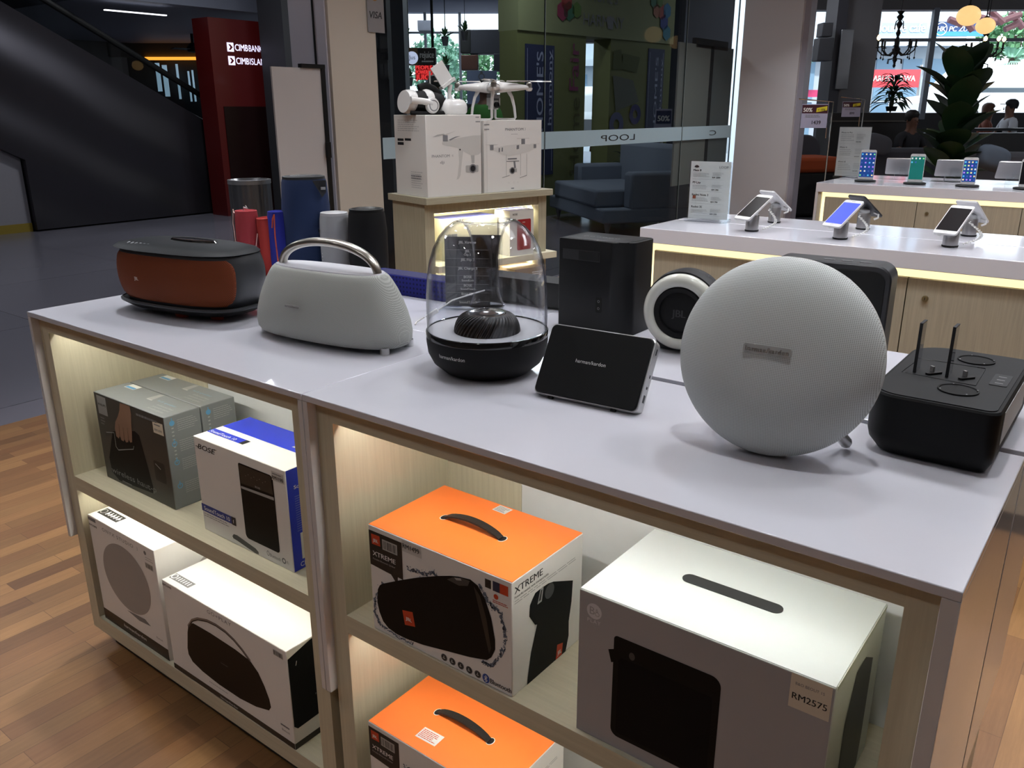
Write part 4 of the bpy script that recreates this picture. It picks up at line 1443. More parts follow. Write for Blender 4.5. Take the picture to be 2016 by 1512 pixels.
for k in range(3):
    m.rect(0.134, 0.135+0.017*k, 0.144, 0.137+0.017*k, ink3, None, h+0.0024)
m.build('button_panel', t)
m = MB()
m.box((w-0.0004, 0.04, 0.035), (w+0.0008, 0.24, 0.080), P('dock_white_insert', 'C9CCCE', 0.4))
m.build('side_insert', t)

# --- standing speakers on the rear left unit
def can(name, label, x, y, r, h, col, cap, ry=None, taper=0.94, strap=None, rz=0, tilt=0, cat='speaker', extra=None):
    ry = ry or r
    t = thing(name, label, cat, (x, y, TZ), rz, rot=(R(tilt), 0, rz))
    m = MB()
    rings = []
    for z, k in ((0.004, 0.90), (0.012, 0.96), (h*0.3, 1.0), (h*0.7, 1.0), (h-0.018, 0.97*taper/0.94), (h-0.008, 0.93*taper/0.94)):
        rings.append(superell(r*k, ry*k, 2.3, 40, 0, 0, z))
    m.loft(rings, col)
    m.build('fabric_body', t, smooth=50)
    m = MB()
    k = 0.93*taper/0.94
    m.loft([superell(r*k, ry*k, 2.3, 40, 0, 0, h-0.0085), superell(r*k*0.98, ry*k*0.98, 2.3, 40, 0, 0, h-0.001), superell(r*k*0.90, ry*k*0.90, 2.3, 40, 0, 0, h), superell(r*k*0.78, ry*k*0.78, 2.3, 40, 0, 0, h-0.005)], cap)
    m.build('end_cap', t, smooth=40)
    m = MB()
    m.loft([superell(r*0.86, ry*0.86, 2.3, 40, 0, 0, 0.0), superell(r*0.90, ry*0.90, 2.3, 40, 0, 0, 0.006)], cap)
    m.build('base_cap', t, smooth=40)
    if strap:
        for s_ in strap:
            m = MB()
            m.tube(s_[0], s_[1], s_[2], 8)
            m.build('strap', t)
    return t
red1 = P('red_fabric', '9A3038', 0.85, var=0.08, scale=600)
red2 = P('orange_red_fabric', 'A8302A', 0.85, var=0.08, scale=600)
blu1 = P('royal_blue_fabric', '1D2790', 0.85, var=0.08, scale=600)
nav1 = P('navy_fabric', '12284F', 0.85, var=0.08, scale=600)
cord_w = P('pink_white_cord', 'D9B7AE', 0.6)
cord_o = P('orange_cord', 'C85432', 0.6)
t = can('portable_speaker', 'dull red upright speaker with pale cord, leftmost of the standing row', -0.958, 0.602, 0.0315, 0.184, red1, red1,
        strap=[([(-0.012, -0.030, 0.178), (-0.017, -0.029, 0.188), (-0.016, -0.034, 0.15), (-0.010, -0.035, 0.05), (-0.008, -0.035, 0.02)], 0.0016, cord_w), ([(-0.006, -0.004, 0.184), (0.002, 0.0, 0.196), (0.008, 0.003, 0.188), (0.0, -0.006, 0.192), (-0.008, 0.0, 0.186)], 0.002, silver)])
t = can('portable_speaker', 'orange red speaker tilted against the dull red speaker', -0.912, 0.640, 0.024, 0.165, red2, red2, tilt=4,
        strap=[([(0.0, -0.031, 0.125), (-0.008, -0.036, 0.09), (-0.020, -0.037, 0.05), (-0.026, -0.032, 0.01)], 0.0014, cord_w)])
t = can('portable_speaker', 'bright blue speaker with orange cord between red and navy speakers', -0.880, 0.648, 0.027, 0.183, blu1, blu1,
        strap=[([(0.010, -0.028, 0.140), (0.018, -0.030, 0.165), (0.024, -0.028, 0.178), (0.024, -0.031, 0.12), (0.027, -0.030, 0.02)], 0.0020, cord_o)])
t = can('large_portable_speaker', 'tall navy blue oval speaker with dark cap, tallest in row', -0.832, 0.712, 0.066, 0.277, nav1, dark_m, ry=0.062, taper=0.90, rz=R(60))
m = MB()
m.loft([[(x_, -0.0635+0.010*(k/4)**2, z_) for (x_, z_) in ((0.016-0.004*k, 0.268), (0.050, 0.268), (0.048, 0.235-0.0*k), (0.036, 0.222+0.004*k))] for k in range(2)], dark_m)
m.box((0.034, -0.069, 0.243), (0.046, -0.060, 0.250), silver)
m.build('clip_recess', t)
t = can('portable_speaker', 'silver grey upright speaker between navy and black speakers', -0.725, 0.720, 0.040, 0.184, P('silver_fabric', '9C9EA0', 0.6, var=0.03), P('silver_cap', 'B5B6B8', 0.4), taper=0.92)
m = MB()
m.lathe([(0.006, 0), (0.005, 0.002), (0, 0.002)], black_gloss, FR((-0.022, -0.037, 0.135), (0.9, -0.4, 0), (0, 0, 1)), 16)
m.build('button', t)
m = MB()
for k in range(7):
    m.lathe([(0.0013, 0), (0.0011, 0.001), (0, 0.001)], white_ink, FR((-0.010, -0.0415, 0.02+0.009*k), (1, -0.2, 0), (0, 0, 1)), 8)
m.build('indicator_dots', t)
t = can('portable_speaker', 'black upright speaker at the right end of the standing row', -0.632, 0.755, 0.051, 0.197, black_soft, blackp, taper=0.90)
m = MB()
m.tube([(-0.05, -0.045, 0.015), (-0.03, -0.058, 0.028), (0.0, -0.062, 0.024)], 0.003, cord_o, 8)
m.build('strap', t)

# --- low blue box shaped speaker
t = thing('flat_speaker', 'low navy blue speaker lying behind the arched handle speaker', 'speaker', (-0.540, 0.655, TZ), R(3))
m = MB()
m.prism(rrect(0, 0, 0.27, 0.065, 0.008), 0.0, 0.050, grille('navy_diamond_mesh', '1E2270', '0B0D38', 0.016, (0, 2), mix=0.9, diag=True), ch=0.003)
m.build('body', t)
m = MB()
m.prism(rrect(0.012, 0.006, 0.258, 0.059, 0.006), 0.050, 0.0508, P('navy_top', '1A1C50', 0.5))
m.build('top_plate', t)

# --- black soundbar
t = thing('soundbar', 'low black bar speaker lying behind the glass dome', 'speaker', (-0.245, 0.742, TZ), R(4))
m = MB()
m.prism(rrect(0, 0, 0.315, 0.075, 0.008), 0.006, 0.064, P('soundbar_black', '18191A', 0.5), ch=0.003)
m.build('body', t)
for x_ in (0.02, 0.275):
    m = MB()
    m.box((x_, 0.01, 0), (x_+0.022, 0.065, 0.007), blackp)
    m.build('foot', t)

# --- acrylic list sign behind the dome
t = thing('price_stand', 'clear acrylic stand with dark product list behind glass dome', 'sign', (-0.235, 0.617, TZ), R(33))
m = MB()
m.box((0, 0.0, 0.004), (0.142, 0.003, 0.175), acrylic)
m.build('acrylic_panel', t)
m = MB()
m.box((-0.002, -0.02, 0), (0.144, 0.03, 0.004), acrylic)
m.build('stand_base', t)
m = MB()
m.box((0.006, 0.0036, 0.006), (0.112, 0.0042, 0.170), P('dark_list_sheet', '35363C', 0.5))
FXs = FR((0, -0.0002, 0), (1, 0, 0), (0, 0, 1))
ls = ['JBL Xtreme', 'JBL\nClip 2', 'JBL Flip 3', 'JBL Charge 3', 'BOSE\nSoundLink', 'BOSE\nSoundTouch', 'Bose QC', 'SoundTouch']
for k, s_ in enumerate(ls):
    m.text(s_.split('\n')[0], 0.060, 0.155-0.0203*k, 0.0085, paper, FXs, 0, 'C', 0.01)
    if '\n' in s_:
        m.text(s_.split('\n')[1], 0.060, 0.155-0.0203*k-0.008, 0.007, paper, FXs, 0, 'C', 0.01)
    m.rect(0.010, 0.150-0.0203*k-0.010, 0.110, 0.150-0.0203*k-0.0095, ink3, FXs)
m.build('list_sheet', t, smooth=0)

# --- white cable with plug
m = MB()
pts = [(-0.045, 0.40, 0.925), (-0.02, 0.46, 0.9225), (0.02, 0.50, 0.9225), (0.06, 0.52, 0.9225)]
m.tube([(-0.100, 0.410, 0.9225), (-0.085, 0.440, 0.9225), (-0.03, 0.470, 0.9225), (0.04, 0.475, 0.9225)], 0.0018, whitep, 8)
tag(m.build('white_cable'), 'thin white cable lying on white top between two speakers', 'cable')
t = thing('usb_cable', 'white cable with rectangular plug raised beside the glass dome', 'cable', (-0.145, 0.485, TZ))
m = MB()
m.tube([(0.005, 0.012, 0.032), (0.025, 0.035, 0.052), (0.060, 0.060, 0.066), (0.085, 0.075, 0.075)], 0.0016, whitep, 8)
m.tube([(-0.028, -0.03, 0.0018), (-0.035, -0.018, 0.004), (-0.022, -0.006, 0.015)], 0.0016, whitep, 8)
m.build('cord', t)
m = MB()
m.box((-0.015, -0.006, -0.0045), (0.015, 0.006, 0.0045), whitep, T(-0.008, 0.004, 0.023, R(42), 0, R(-32)))
m.build('plug', t, bevel=0.0015)

# ------------------------------------------------------------ low shelf unit with drone boxes
t = thing('shelf_unit', 'pale wood lit shelf unit carrying the drone boxes', 'shelf unit', (-1.497, 1.915, 0), R(76))
L_, Dp = 0.742, 0.33
m = MB()
m.box((-0.0, 0, 0.970), (L_, Dp, 1.0), wood('shelf_top_wood', '97907C', 'ABA48E', (1.2, 30, 30)))
m.build('top_board', t, bevel=0.001)
for x0 in (0.0, L_-0.075):
    m = MB()
    m.box((x0+0.012, 0.035, 0.0), (x0+0.062, Dp-0.02, 0.970), wood('shelf_side_wood', '9E9882', 'B2AB94'))
    m.build('side_panel', t)
m = MB()
m.box((0.07, Dp-0.045, 0.05), (L_-0.07, Dp-0.03, 0.970), P('shelf_back', 'CFC8A8', 0.6))
m.build('back_panel', t)
m = MB()
m.box((0.06, 0.04, 0.925), (L_-0.06, 0.06, 0.970), wood('shelf_side_wood', '9E9882', 'B2AB94'))
m.build('top_rail', t)
for zz in (0.66, 0.36, 0.06):
    m = MB()
    m.box((0.055, 0.0 if zz < 0.7 else 0.04, zz), (L_+0.03, Dp-0.045, zz+0.03), wood('shelf_board_wood', 'C9C2A8', 'D8D2BA', (1.2, 30, 30)))
    m.build('shelf', t)
m = MB()
for k in range(22):
    m.box((0.125, Dp-0.047, 0.40+0.026*k), (0.129, Dp-0.0445, 0.412+0.026*k), ink2)
m.build('slotted_rail', t)
for zz in (0.92, 0.655):
    m = MB()
    m.box((0.07, 0.065, zz), (L_-0.08, 0.075, zz+0.006), led_m)
    m.build('light_strip', t)
c_, s_ = math.cos(R(76)), math.sin(R(76))
for zz, pw in ((0.915, 3.2), (0.648, 2.0)):
    lx, ly = L_/2, 0.09
    area('shelf_unit_light', (-1.497+lx*c_-ly*s_, 1.915+lx*s_+ly*c_, zz), pw, 0.6, (1.0, 0.96, 0.72), size_y=0.01, rot=(R(22), 0, R(76)))

# drone cartons
def on_shelf(x, y, z, rz=0):
    a = R(76)
    return (-1.497+x*math.cos(a)-y*math.sin(a), 1.915+x*math.sin(a)+y*math.cos(a), z), a+rz
pg = P('printed_drone_grey', 'A6A5A2', 0.5, var=0.02)
pg2 = P('printed_drone_dark', '77777A', 0.5, var=0.03)
pg3 = P('printed_drone_pale', 'BDBBB7', 0.5, var=0.02)
loc, a = on_shelf(0.020, 0.018, 1.0)
w, d, h = 0.298, 0.262, 0.350
t = thing('drone_box', 'white drone carton with large side-on drone picture, left on shelf', 'box', loc, a)
m = MB()
m.box((0, 0, 0), (w, d, h), P('drone_carton_white', 'D3D0CC', 0.5, var=0.01))
m.build('carton', t, bevel=0.002)
F_ = FR((0, 0, 0), (1, 0, 0), (0, 0, 1))
m = MB()
sd = lambda p: sc(p, w, h)
m.poly(sd([(0.276, 0.658), (0.30, 0.69), (0.426, 0.70), (0.657, 0.727), (0.85, 0.745), (0.995, 0.745), (0.995, 0.532), (0.95, 0.505), (0.89, 0.496), (0.82, 0.497), (0.763, 0.512), (0.68, 0.545), (0.60, 0.59), (0.44, 0.615), (0.355, 0.626), (0.29, 0.64)]), pg3, F_, E1)
m.poly(sd([(0.294, 0.682), (0.383, 0.68), (0.383, 0.755), (0.296, 0.76)]), pg2, F_, E2)
m.poly(sd([(0.113, 0.735), (0.20, 0.765), (0.31, 0.775), (0.34, 0.765), (0.25, 0.752), (0.16, 0.74)]), pg, F_, E2)
m.poly(sd([(0.34, 0.768), (0.45, 0.79), (0.55, 0.81), (0.46, 0.785), (0.36, 0.762)]), pg3, F_, E2)
m.poly(sd([(0.40, 0.70), (0.52, 0.735), (0.62, 0.742), (0.52, 0.722), (0.43, 0.69)]), pg2, F_, E2)
m.poly(sd([(0.566, 0.60), (0.665, 0.58), (0.63, 0.42), (0.60, 0.25), (0.565, 0.21), (0.526, 0.203), (0.55, 0.26), (0.58, 0.42)]), pg3, F_, E2)
m.disc(0.60*w, 0.575*h, 0.004, ink, F_, E3, 12)
m.poly(sd([(0.80, 0.50), (0.87, 0.50), (0.865, 0.40), (0.815, 0.40)]), pg, F_, E2)
m.poly([(q[0], q[1]) for q in rrect(0.70*w, 0.285*h, 0.94*w, 0.375*h, 0.006)], pg, F_, E2)
m.disc(0.835*w, 0.333*h, 0.020, pg2, F_, E3, 24)
m.disc(0.835*w, 0.333*h, 0.014, ink, F_, E4, 24)
m.text('PHANTOM', 0.094*w, 0.488*h, 0.017, ink2, F_, E1, 'L', 0.01, wid=0.094)
m.text('4', 0.45*w, 0.488*h, 0.017, ink3, F_, E1, 'L', 0.0)
m.text('dji', 0.275*w, 0.41*h, 0.018, ink2, F_, E1, 'C', 0.01, wid=0.022)
m.lines(0.90*w, 0.955*h, 0.99*w, 0.985*h, 1, ink2, F_, E1, seed=1)
m.lines(0.90*w, 0.90*h, 0.99*w, 0.93*h, 1, ink2, F_, E1, seed=2)
m.build('front_print', t, smooth=0)
m = MB()
L2 = FR((0, d, 0), (0, -1, 0), (0, 0, 1))
m.rect(0.10*d, 0.68*h, 0.30*d, 0.71*h, ink, L2, E1)
m.rect(0.34*d, 0.685*h, 0.54*d, 0.715*h, ink, L2, E1)
m.rect(0.10*d, 0.63*h, 0.30*d, 0.665*h, ink, L2, E1)
m.lines(0.12*d, 0.80*h, 0.85*d, 0.95*h, 6, ink3, L2, E1, seed=5, fill=0.3)
m.lines(0.50*d, 0.10*h, 0.88*d, 0.32*h, 8, ink3, L2, E1, seed=6, fill=0.3)
m.lines(0.50*d, 0.21*h, 0.88*d, 0.27*h, 2, ink2, L2, E2, seed=7, fill=0.5)
m.build('side_print', t, smooth=0)
p4 = (loc, a, h)

loc, a = on_shelf(0.345, 0.035, 1.0)
w, d, h = 0.345, 0.235, 0.323
t = thing('drone_box', 'white drone carton with front-on drone picture, right on shelf', 'box', loc, a-R(0.5))
m = MB()
m.box((0, 0, 0), (w, d, h), P('drone_carton_white', 'D3D0CC', 0.5, var=0.01))
m.box((0.018, -0.0012, 0.001), (w, 0, h+0.0012), P('drone_sleeve', 'D6D3CF', 0.5, var=0.01))
m.build('carton', t, bevel=0.001)
F_ = FR((0, -0.0014, 0), (1, 0, 0), (0, 0, 1))
m = MB()
sd = lambda p: sc(p, w, h)
m.text('PHANTOM', 0.36*w, 0.86*h, 0.0175, ink2, F_, E1, 'L', 0.01, wid=0.108)
m.text('3', 0.695*w, 0.86*h, 0.0175, ink3, F_, E1, 'L', 0.0)
m.lines(0.46*w, 0.80*h, 0.62*w, 0.825*h, 1, ink3, F_, E1, seed=1, fill=0.3)
m.poly(sd([(0.10, 0.62), (0.18, 0.63), (0.36, 0.655), (0.60, 0.67), (0.80, 0.66), (0.92, 0.64), (0.90, 0.60), (0.78, 0.56), (0.62, 0.53), (0.42, 0.50), (0.30, 0.53), (0.16, 0.59)]), P('printed_drone_ghost', 'C9C6C2', 0.5, var=0.01), F_, E1)
for (u, v, q) in ((0.13, 0.63, 0.010), (0.67, 0.70, 0.011), (0.88, 0.63, 0.008)):
    m.rect(u*w-q, v*h-q, u*w+q, v*h+q*1.2, pg2, F_, E2)
    m.rect(u*w-q*3.5, v*h+q*1.3, u*w+q*3.5, v*h+q*1.5, pg3, F_, E2)
for (u, v) in ((0.255, 0.595), (0.305, 0.60), (0.565, 0.625), (0.585, 0.628)):
    m.poly([(u*w-0.004, v*h-0.009), (u*w+0.004, v*h-0.009), (u*w+0.005, v*h+0.009), (u*w-0.003, v*h+0.009)], ink2, F_, E2)
m.rect(0.40*w, 0.455*h, 0.56*w, 0.475*h, pg2, F_, E2)
m.rect(0.38*w, 0.425*h, 0.60*w, 0.435*h, pg2, F_, E2)
m.poly(sd([(0.50, 0.43), (0.53, 0.43), (0.545, 0.33), (0.51, 0.33)]), pg2, F_, E2)
m.rect(0.425*w, 0.27*h, 0.56*w, 0.325*h, pg, F_, E2)
m.disc(0.481*w, 0.297*h, 0.016, pg2, F_, E3, 24)
m.disc(0.481*w, 0.297*h, 0.011, ink, F_, E4, 24)
for p_ in ([(0.302, 0.20), (0.305, 0.207), (0.434, 0.235), (0.434, 0.228)], [(0.61, 0.183), (0.612, 0.19), (0.738, 0.222), (0.738, 0.213)]):
    m.poly(sd(p_), ink2, F_, E2)
for x_ in (0.37, 0.62, 0.73):
    m.rect(x_*w, 0.22*h, x_*w+0.004, 0.53*h, pg3, F_, E1+0.0001)
for x_ in (0.42, 0.51, 0.58):
    m.disc(x_*w, 0.125*h, 0.004, pg3, F_, E1, 12, r2=0.003)
m.rect(0.46*w, 0.035*h, 0.51*w, 0.05*h, ink2, F_, E1)
m.lines(0.01*w, 0.935*h, 0.10*w, 0.965*h, 1, ink2, F_, E1, seed=3)
m.lines(0.01*w, 0.87*h, 0.11*w, 0.90*h, 1, ink2, F_, E1, seed=4)
m.build('front_print', t, smooth=0)
p3 = (loc, a, h)

def local(pt, base, z):
    (lx, ly, lz), a, h = base
    return (lx+pt[0]*math.cos(a)-pt[1]*math.sin(a), ly+pt[0]*math.sin(a)+pt[1]*math.cos(a), z)

# virtual reality style goggles in white and black
zb = 1.0+0.350+0.001
glw = P('glossy_white', 'D8D6D4', 0.12, var=0, coat=0.6)
t = thing('goggles', 'white and black padded goggles lying on the left drone carton', 'goggles', local((0.075, 0.13), p4, zb), p4[1])
m = MB()
rings = []
for k in range(9):
    f = k/8
    x = -0.095+0.19*f
    r0 = 0.036+0.014*math.sin(PI*f)
    rings.append([(x, r0*1.2*math.cos(2*PI*j/24), 0.052+r0*math.sin(2*PI*j/24)) for j in range(24)])
m.loft(rings, black_soft)
m.build('headband_pad', t, smooth=60)
for (x0, x1, r_) in ((-0.100, -0.058, 0.052), (-0.012, 0.028, 0.055)):
    m = MB()
    rings = []
    for k in range(5):
        f = k/4
        x = x0+(x1-x0)*f
        rr = r_*(0.92+0.08*math.sin(PI*f))
        rings.append([(x+0.006*math.sin(2*PI*j/24), rr*1.12*math.cos(2*PI*j/24), 0.055+rr*0.98*math.sin(2*PI*j/24)) for j in range(24)])
    m.loft(rings, glw)
    m.build('white_shell', t, smooth=60)
m = MB()
m.lathe([(0.034, 0.0), (0.034, 0.010), (0.030, 0.016), (0.020, 0.018), (0.0005, 0.018)], glw, FR((0.005, -0.062, 0.038), (1, 0, 0), (0, 0, 1)), 32, False, True)
m.lathe([(0.024, 0.0183), (0.022, 0.0195), (0.019, 0.0183)], pg2, FR((0.005, -0.062, 0.038), (1, 0, 0), (0, 0, 1)), 32)
m.build('side_dial', t, smooth=40)
m = MB()
m.tube([(-0.10, -0.058, 0.060), (-0.045, -0.066, 0.056), (0.0, -0.068, 0.048)], [0.016, 0.014, 0.016], glw, 12)
m.build('arm', t, smooth=50)
m = MB()
m.tube([(-0.02, 0.0, 0.108), (0.02, 0.0, 0.118), (0.06, 0.0, 0.104), (0.09, 0.0, 0.08)], 0.010, black_soft, 12, flat=2.0)
m.build('top_strap', t, smooth=50)
m = MB()
m.tube([(-0.098, -0.05, 0.008), (-0.03, -0.062, 0.006), (0.06, -0.055, 0.006), (0.10, -0.04, 0.008)], 0.006, black_soft, 8, flat=1.5)
m.build('strap', t, smooth=50)

# remote controller with tablet holder
t = thing('drone_controller', 'glossy white drone controller with raised tablet holder', 'controller', local((0.215, 0.12), p4, zb), p4[1])
m = MB()
lv = []
for (z, k) in ((0.0, 0.88), (0.010, 0.98), (0.030, 1.0), (0.050, 0.94), (0.062, 0.78), (0.067, 0.5)):
    lv.append(superell(0.074*k, 0.060*k, 3.2, 48, 0, 0, z))
m.loft(lv, glw)
m.build('body', t, smooth=50)
m = MB()
m.lathe([(0.036, 0.0), (0.038, 0.010), (0.036, 0.022), (0.0005, 0.026)], black_soft, FR((-0.068, 0.0, 0.036), (0, -1, 0), (0, 0, 1)) @ Matrix.Rotation(PI, 4, 'Y'), 32, True, True)
m.build('lens_hood', t, smooth=40)
m = MB()
m.tube([(0.0, 0.0, 0.060), (-0.004, 0.0, 0.090), (0.002, 0.0, 0.128)], [0.014, 0.009, 0.011], glw, 12)
m.build('holder_stem', t, smooth=50)
m = MB()
M = T(-0.012, -0.004, 0.128, 0, R(-8), R(-32))
m.prism([(p[0], p[1]) for p in rrect(-0.036, -0.003, 0.036, 0.003, 0.002)], 0.0, 0.100, glw, M)
m.box((-0.038, -0.010, -0.002), (0.044, 0.020, 0.012), glw, M)
m.build('tablet_plate', t, bevel=0.001)
for s_ in (-0.045, 0.035):
    m = MB()
    m.tube([(s_, 0.01, 0.060), (s_, 0.01, 0.082)], 0.0025, dark_m, 8)
    m.build('joystick', t)
m = MB()
m.tube([(-0.085, 0.035, 0.05), (-0.083, 0.035, 0.185)], 0.0055, pg, 10, flat=0.6)
m.build('antenna', t)

# quadcopter
t = thing('quadcopter_drone', 'white quadcopter drone with landing legs on the right carton', 'drone', local((0.15, 0.12), p3, 1.0+0.323+0.0015), p3[1]+R(8))
HB = 0.118
m = MB()
rings = []
seg = 64
for (z, base, arm) in ((HB+0.002, 0.030, 0.0), (HB+0.008, 0.055, 0.055), (HB+0.016, 0.062, 0.108), (HB+0.026, 0.062, 0.114), (HB+0.034, 0.058, 0.105), (HB+0.042, 0.048, 0.060), (HB+0.049, 0.028, 0.012), (HB+0.051, 0.010, 0.0)):
    ring = []
    for j in range(seg):
        a = 2*PI*j/seg
        q = abs(math.sin(2*a))**5
        rr = base+arm*q
        ring.append((rr*math.cos(a), rr*math.sin(a), z+(0.004*q)))
    rings.append(ring)
m.loft(rings, glw)
m.build('body_shell', t, smooth=60)
for (sx, sy) in ((1, 1), (-1, 1), (-1, -1), (1, -1)):
    ax, ay = sx*0.119, sy*0.119
    m = MB()
    m.lathe([(0.013, HB+0.024), (0.0135, HB+0.030), (0.0135, HB+0.046), (0.010, HB+0.050), (0.004, HB+0.052), (0.004, HB+0.058), (0.0005, HB+0.059)], metal, T(ax, ay, 0), 20, False, True)
    m.lathe([(0.0, HB+0.010), (0.012, HB+0.012), (0.017, HB+0.020), (0.017, HB+0.026)], glw, T(ax, ay, 0), 20)
    m.build('motor', t, smooth=40)
    m = MB()
    an = R(20 if sx*sy > 0 else -25)
    for s_ in (1, -1):
        c_, n_ = math.cos(an)*s_, math.sin(an)*s_
        pr = []
        for k in range(7):
            f = k/6
            r0 = 0.006+0.108*f
            wd = 0.011*math.sin(PI*(0.15+0.75*f))+0.002
            z_ = HB+0.0545
            pr.append([(ax+c_*r0-n_*wd, ay+n_*r0+c_*wd, z_+0.003), (ax+c_*r0+n_*wd, ay+n_*r0-c_*wd, z_-0.002), (ax+c_*r0+n_*wd, ay+n_*r0-c_*wd, z_-0.001), (ax+c_*r0-n_*wd, ay+n_*r0+c_*wd, z_+0.004)])
        m.loft(pr, glw)
    m.build('propeller', t, smooth=30)
for sx in (-1, 1):
    m = MB()
    for sy in (-1, 1):
        pts = [(sx*0.052, sy*0.050, HB+0.012), (sx*0.066, sy*0.058, HB-0.015), (sx*0.076, sy*0.064, HB-0.060), (sx*0.080, sy*0.068, 0.012), (sx*0.080, sy*0.062, 0.005), (sx*0.080, sy*0.045, 0.004), (sx*0.080, 0, 0.004)]
        m.tube(pts, [0.010, 0.008, 0.0065, 0.006, 0.005, 0.004, 0.004], glw, 10)
    m.build('landing_gear', t, smooth=50)
m = MB()
m.box((-0.022, -0.022, HB-0.020), (0.022, 0.022, HB-0.002), pg2)
m.box((-0.026, -0.020, HB-0.052), (-0.020, 0.020, HB-0.018), silver)
m.box((0.020, -0.020, HB-0.052), (0.026, 0.020, HB-0.018), silver)
m.build('gimbal', t, bevel=0.001)
m = MB()
m.box((-0.018, -0.016, HB-0.070), (0.018, 0.018, HB-0.030), pg, None)
m.build('camera', t, bevel=0.002)
m = MB()
m.lathe([(0.014, 0.0), (0.014, 0.012), (0.010, 0.013), (0.009, 0.009), (0.0005, 0.009)], blackp, FR((0, -0.016, HB-0.050), (1, 0, 0), (0, 0, 1)), 24, False, True)
m.build('lens', t)

# boxed goods inside the shelf unit
def small_box(name, label, x, y, z, w, d, h, col, topc, extra=None, rz=0):
    loc, a = on_shelf(x, y, z, rz)
    t = thing(name, label, 'box', loc, a)
    m = MB()
    m.box((0, 0, 0), (w, d, h), col)
    m.box((0.001, 0.001, h), (w-0.001, d-0.001, h+0.0008), topc)
    m.build('carton', t)
    if extra:
        extra(t, w, d, h)
    return t
F0 = FR((0, -0.0006, 0), (1, 0, 0), (0, 0, 1))
def ex_red(t, w, d, h):
    m = MB()
    m.poly(rrect(0.30*w, 0.12*h, 0.88*w, 0.80*h, 0.008), P('printed_red', '8E1418', 0.5), F0, E1)
    m.text('BOSE', 0.58*w, 0.72*h, 0.007, paper, F0, E2, 'C', 0.02)
    m.text('BOSE', 0.12*w, 0.90*h, 0.012, ink, F0, E1, 'L', 0.02, wid=0.03)
    m.lines(0.08*w, 0.80*h, 0.25*w, 0.83*h, 1, ink, F0, E1)
    m.build('front_print', t, smooth=0)
def ex_flat(t, w, d, h):
    m = MB()
    m.text('SoundTouch', 0.45*w, d*0.4, 0.03, P('pale_blue_text', '5A62B0', 0.5), FR((0, 0, h+0.001), (1, 0, 0), (0, 1, 0)), E1, 'L', 0.02, wid=0.16)
    m.lines(0.05*w, 0.3*h, 0.3*w, 0.7*h, 2, ink2, F0, E1)
    m.build('print', t, smooth=0)
bt = P('blue_top_card', '4A4C8E', 0.5)
small_box('boxed_speaker', 'white box with red speaker picture on right of lit shelf', 0.485, 0.02, 0.69, 0.150, 0.12, 0.218, P('box_white_warm', 'C9C6C0', 0.5), bt, ex_red)
small_box('boxed_soundbar', 'long flat box with dark blue top inside the lit shelf', 0.16, 0.10, 0.69, 0.310, 0.14, 0.195, P('box_cream', 'D6D0B8', 0.5), bt, ex_flat)
brn = P('brown_card', '83705C', 0.6)
def ex_brn(t, w, d, h):
    m = MB()
    m.poly(rrect(0.3*w, 0.15*h, 0.85*w, 0.75*h, 0.01), P('brown_print', '75604C', 0.6), F0, E1)
    m.lines(0.55*w, 0.80*h, 0.92*w, 0.92*h, 3, paper, F0, E1)
    m.build('front_print', t, smooth=0)
small_box('boxed_speaker', 'brown box on the lower shelf behind the tall black speaker', 0.50, 0.0, 0.39, 0.20, 0.2, 0.235, brn, brn, ex_brn)
small_box('boxed_speaker', 'pale box standing at left inside the lower lit shelf', 0.20, 0.08, 0.39, 0.10, 0.12, 0.22, P('box_cream', 'D6D0B8', 0.5), paper)

# ------------------------------------------------------------ phone tables
glow = P('warm_light_channel', 'FFF6DC', 0.5, var=0, emit=1.15, ecol='FFEFB8')
def phone_table(name, label, x0, y0, L_, D1, D2, dw):
    t = thing(name, label, 'display table', (x0, y0, 0))
    gap = 0.012
    for (a, b_) in ((0, D1), (D1+gap, D1+gap+D2)):
        m = MB()
        m.box((0, a, 0.862), (L_, b_, 0.92), P('white_table_top', 'DEDDE6', 0.12, var=0.01, coat=0.5))
        m.build('table_top', t, bevel=0.002)
    D = D1+gap+D2
    m = MB()
    m.box((0, 0, 0), (0.016, D, 0.862), white_side)
    m.build('end_panel', t)
    m = MB()
    m.box((0.016, 0.012, 0.05), (0.036, 0.03, 0.862), carc)
    m.build('end_stile', t)
    m = MB()
    m.box((0.036, 0.030, 0.832), (L_-0.02, 0.034, 0.862), glow)
    m.box((0.036, 0.030, 0.08), (0.056, 0.034, 0.832), glow)
    m.build('light_channel', t)
    n = int((L_-0.056)/0.965)
    x = 0.056
    k = 0
    while x < L_-0.1:
        x1 = min(x+dw, L_-0.01)
        m = MB()
        m.box((x+0.002, 0.022, 0.08), (x1-0.002, 0.040, 0.830), mid_wood)
        d_ = m.build('door', t, bevel=0.001)
        if k == 0:
            x = x1
            k = 1
            continue
        m = MB()
        m.lathe([(0.0, 0.008), (0.009, 0.0075), (0.0105, 0.004), (0.0105, 0.0)], P('brass_lock', '8E8062', 0.35, metal=0.8), FR((x+0.062, 0.022, 0.766), (1, 0, 0), (0, 0, 1)), 20)
        m.box((-0.0012, -0.0045, 0.0078), (0.0012, 0.0045, 0.0086), ink, FR((x+0.062, 0.022, 0.766), (1, 0, 0), (0, 0, 1)))
        m.build('lock', d_)
        x = x1
        k += 1
    m = MB()
    m.box((0.02, 0.05, 0.0), (L_-0.02, D-0.02, 0.08), plinth_m)
    m.build('plinth', t)
    m = MB()
    m.box((0.02, D-0.03, 0.08), (L_-0.02, D-0.02, 0.862), mid_wood)
    m.build('rear_panel', t)
    return t
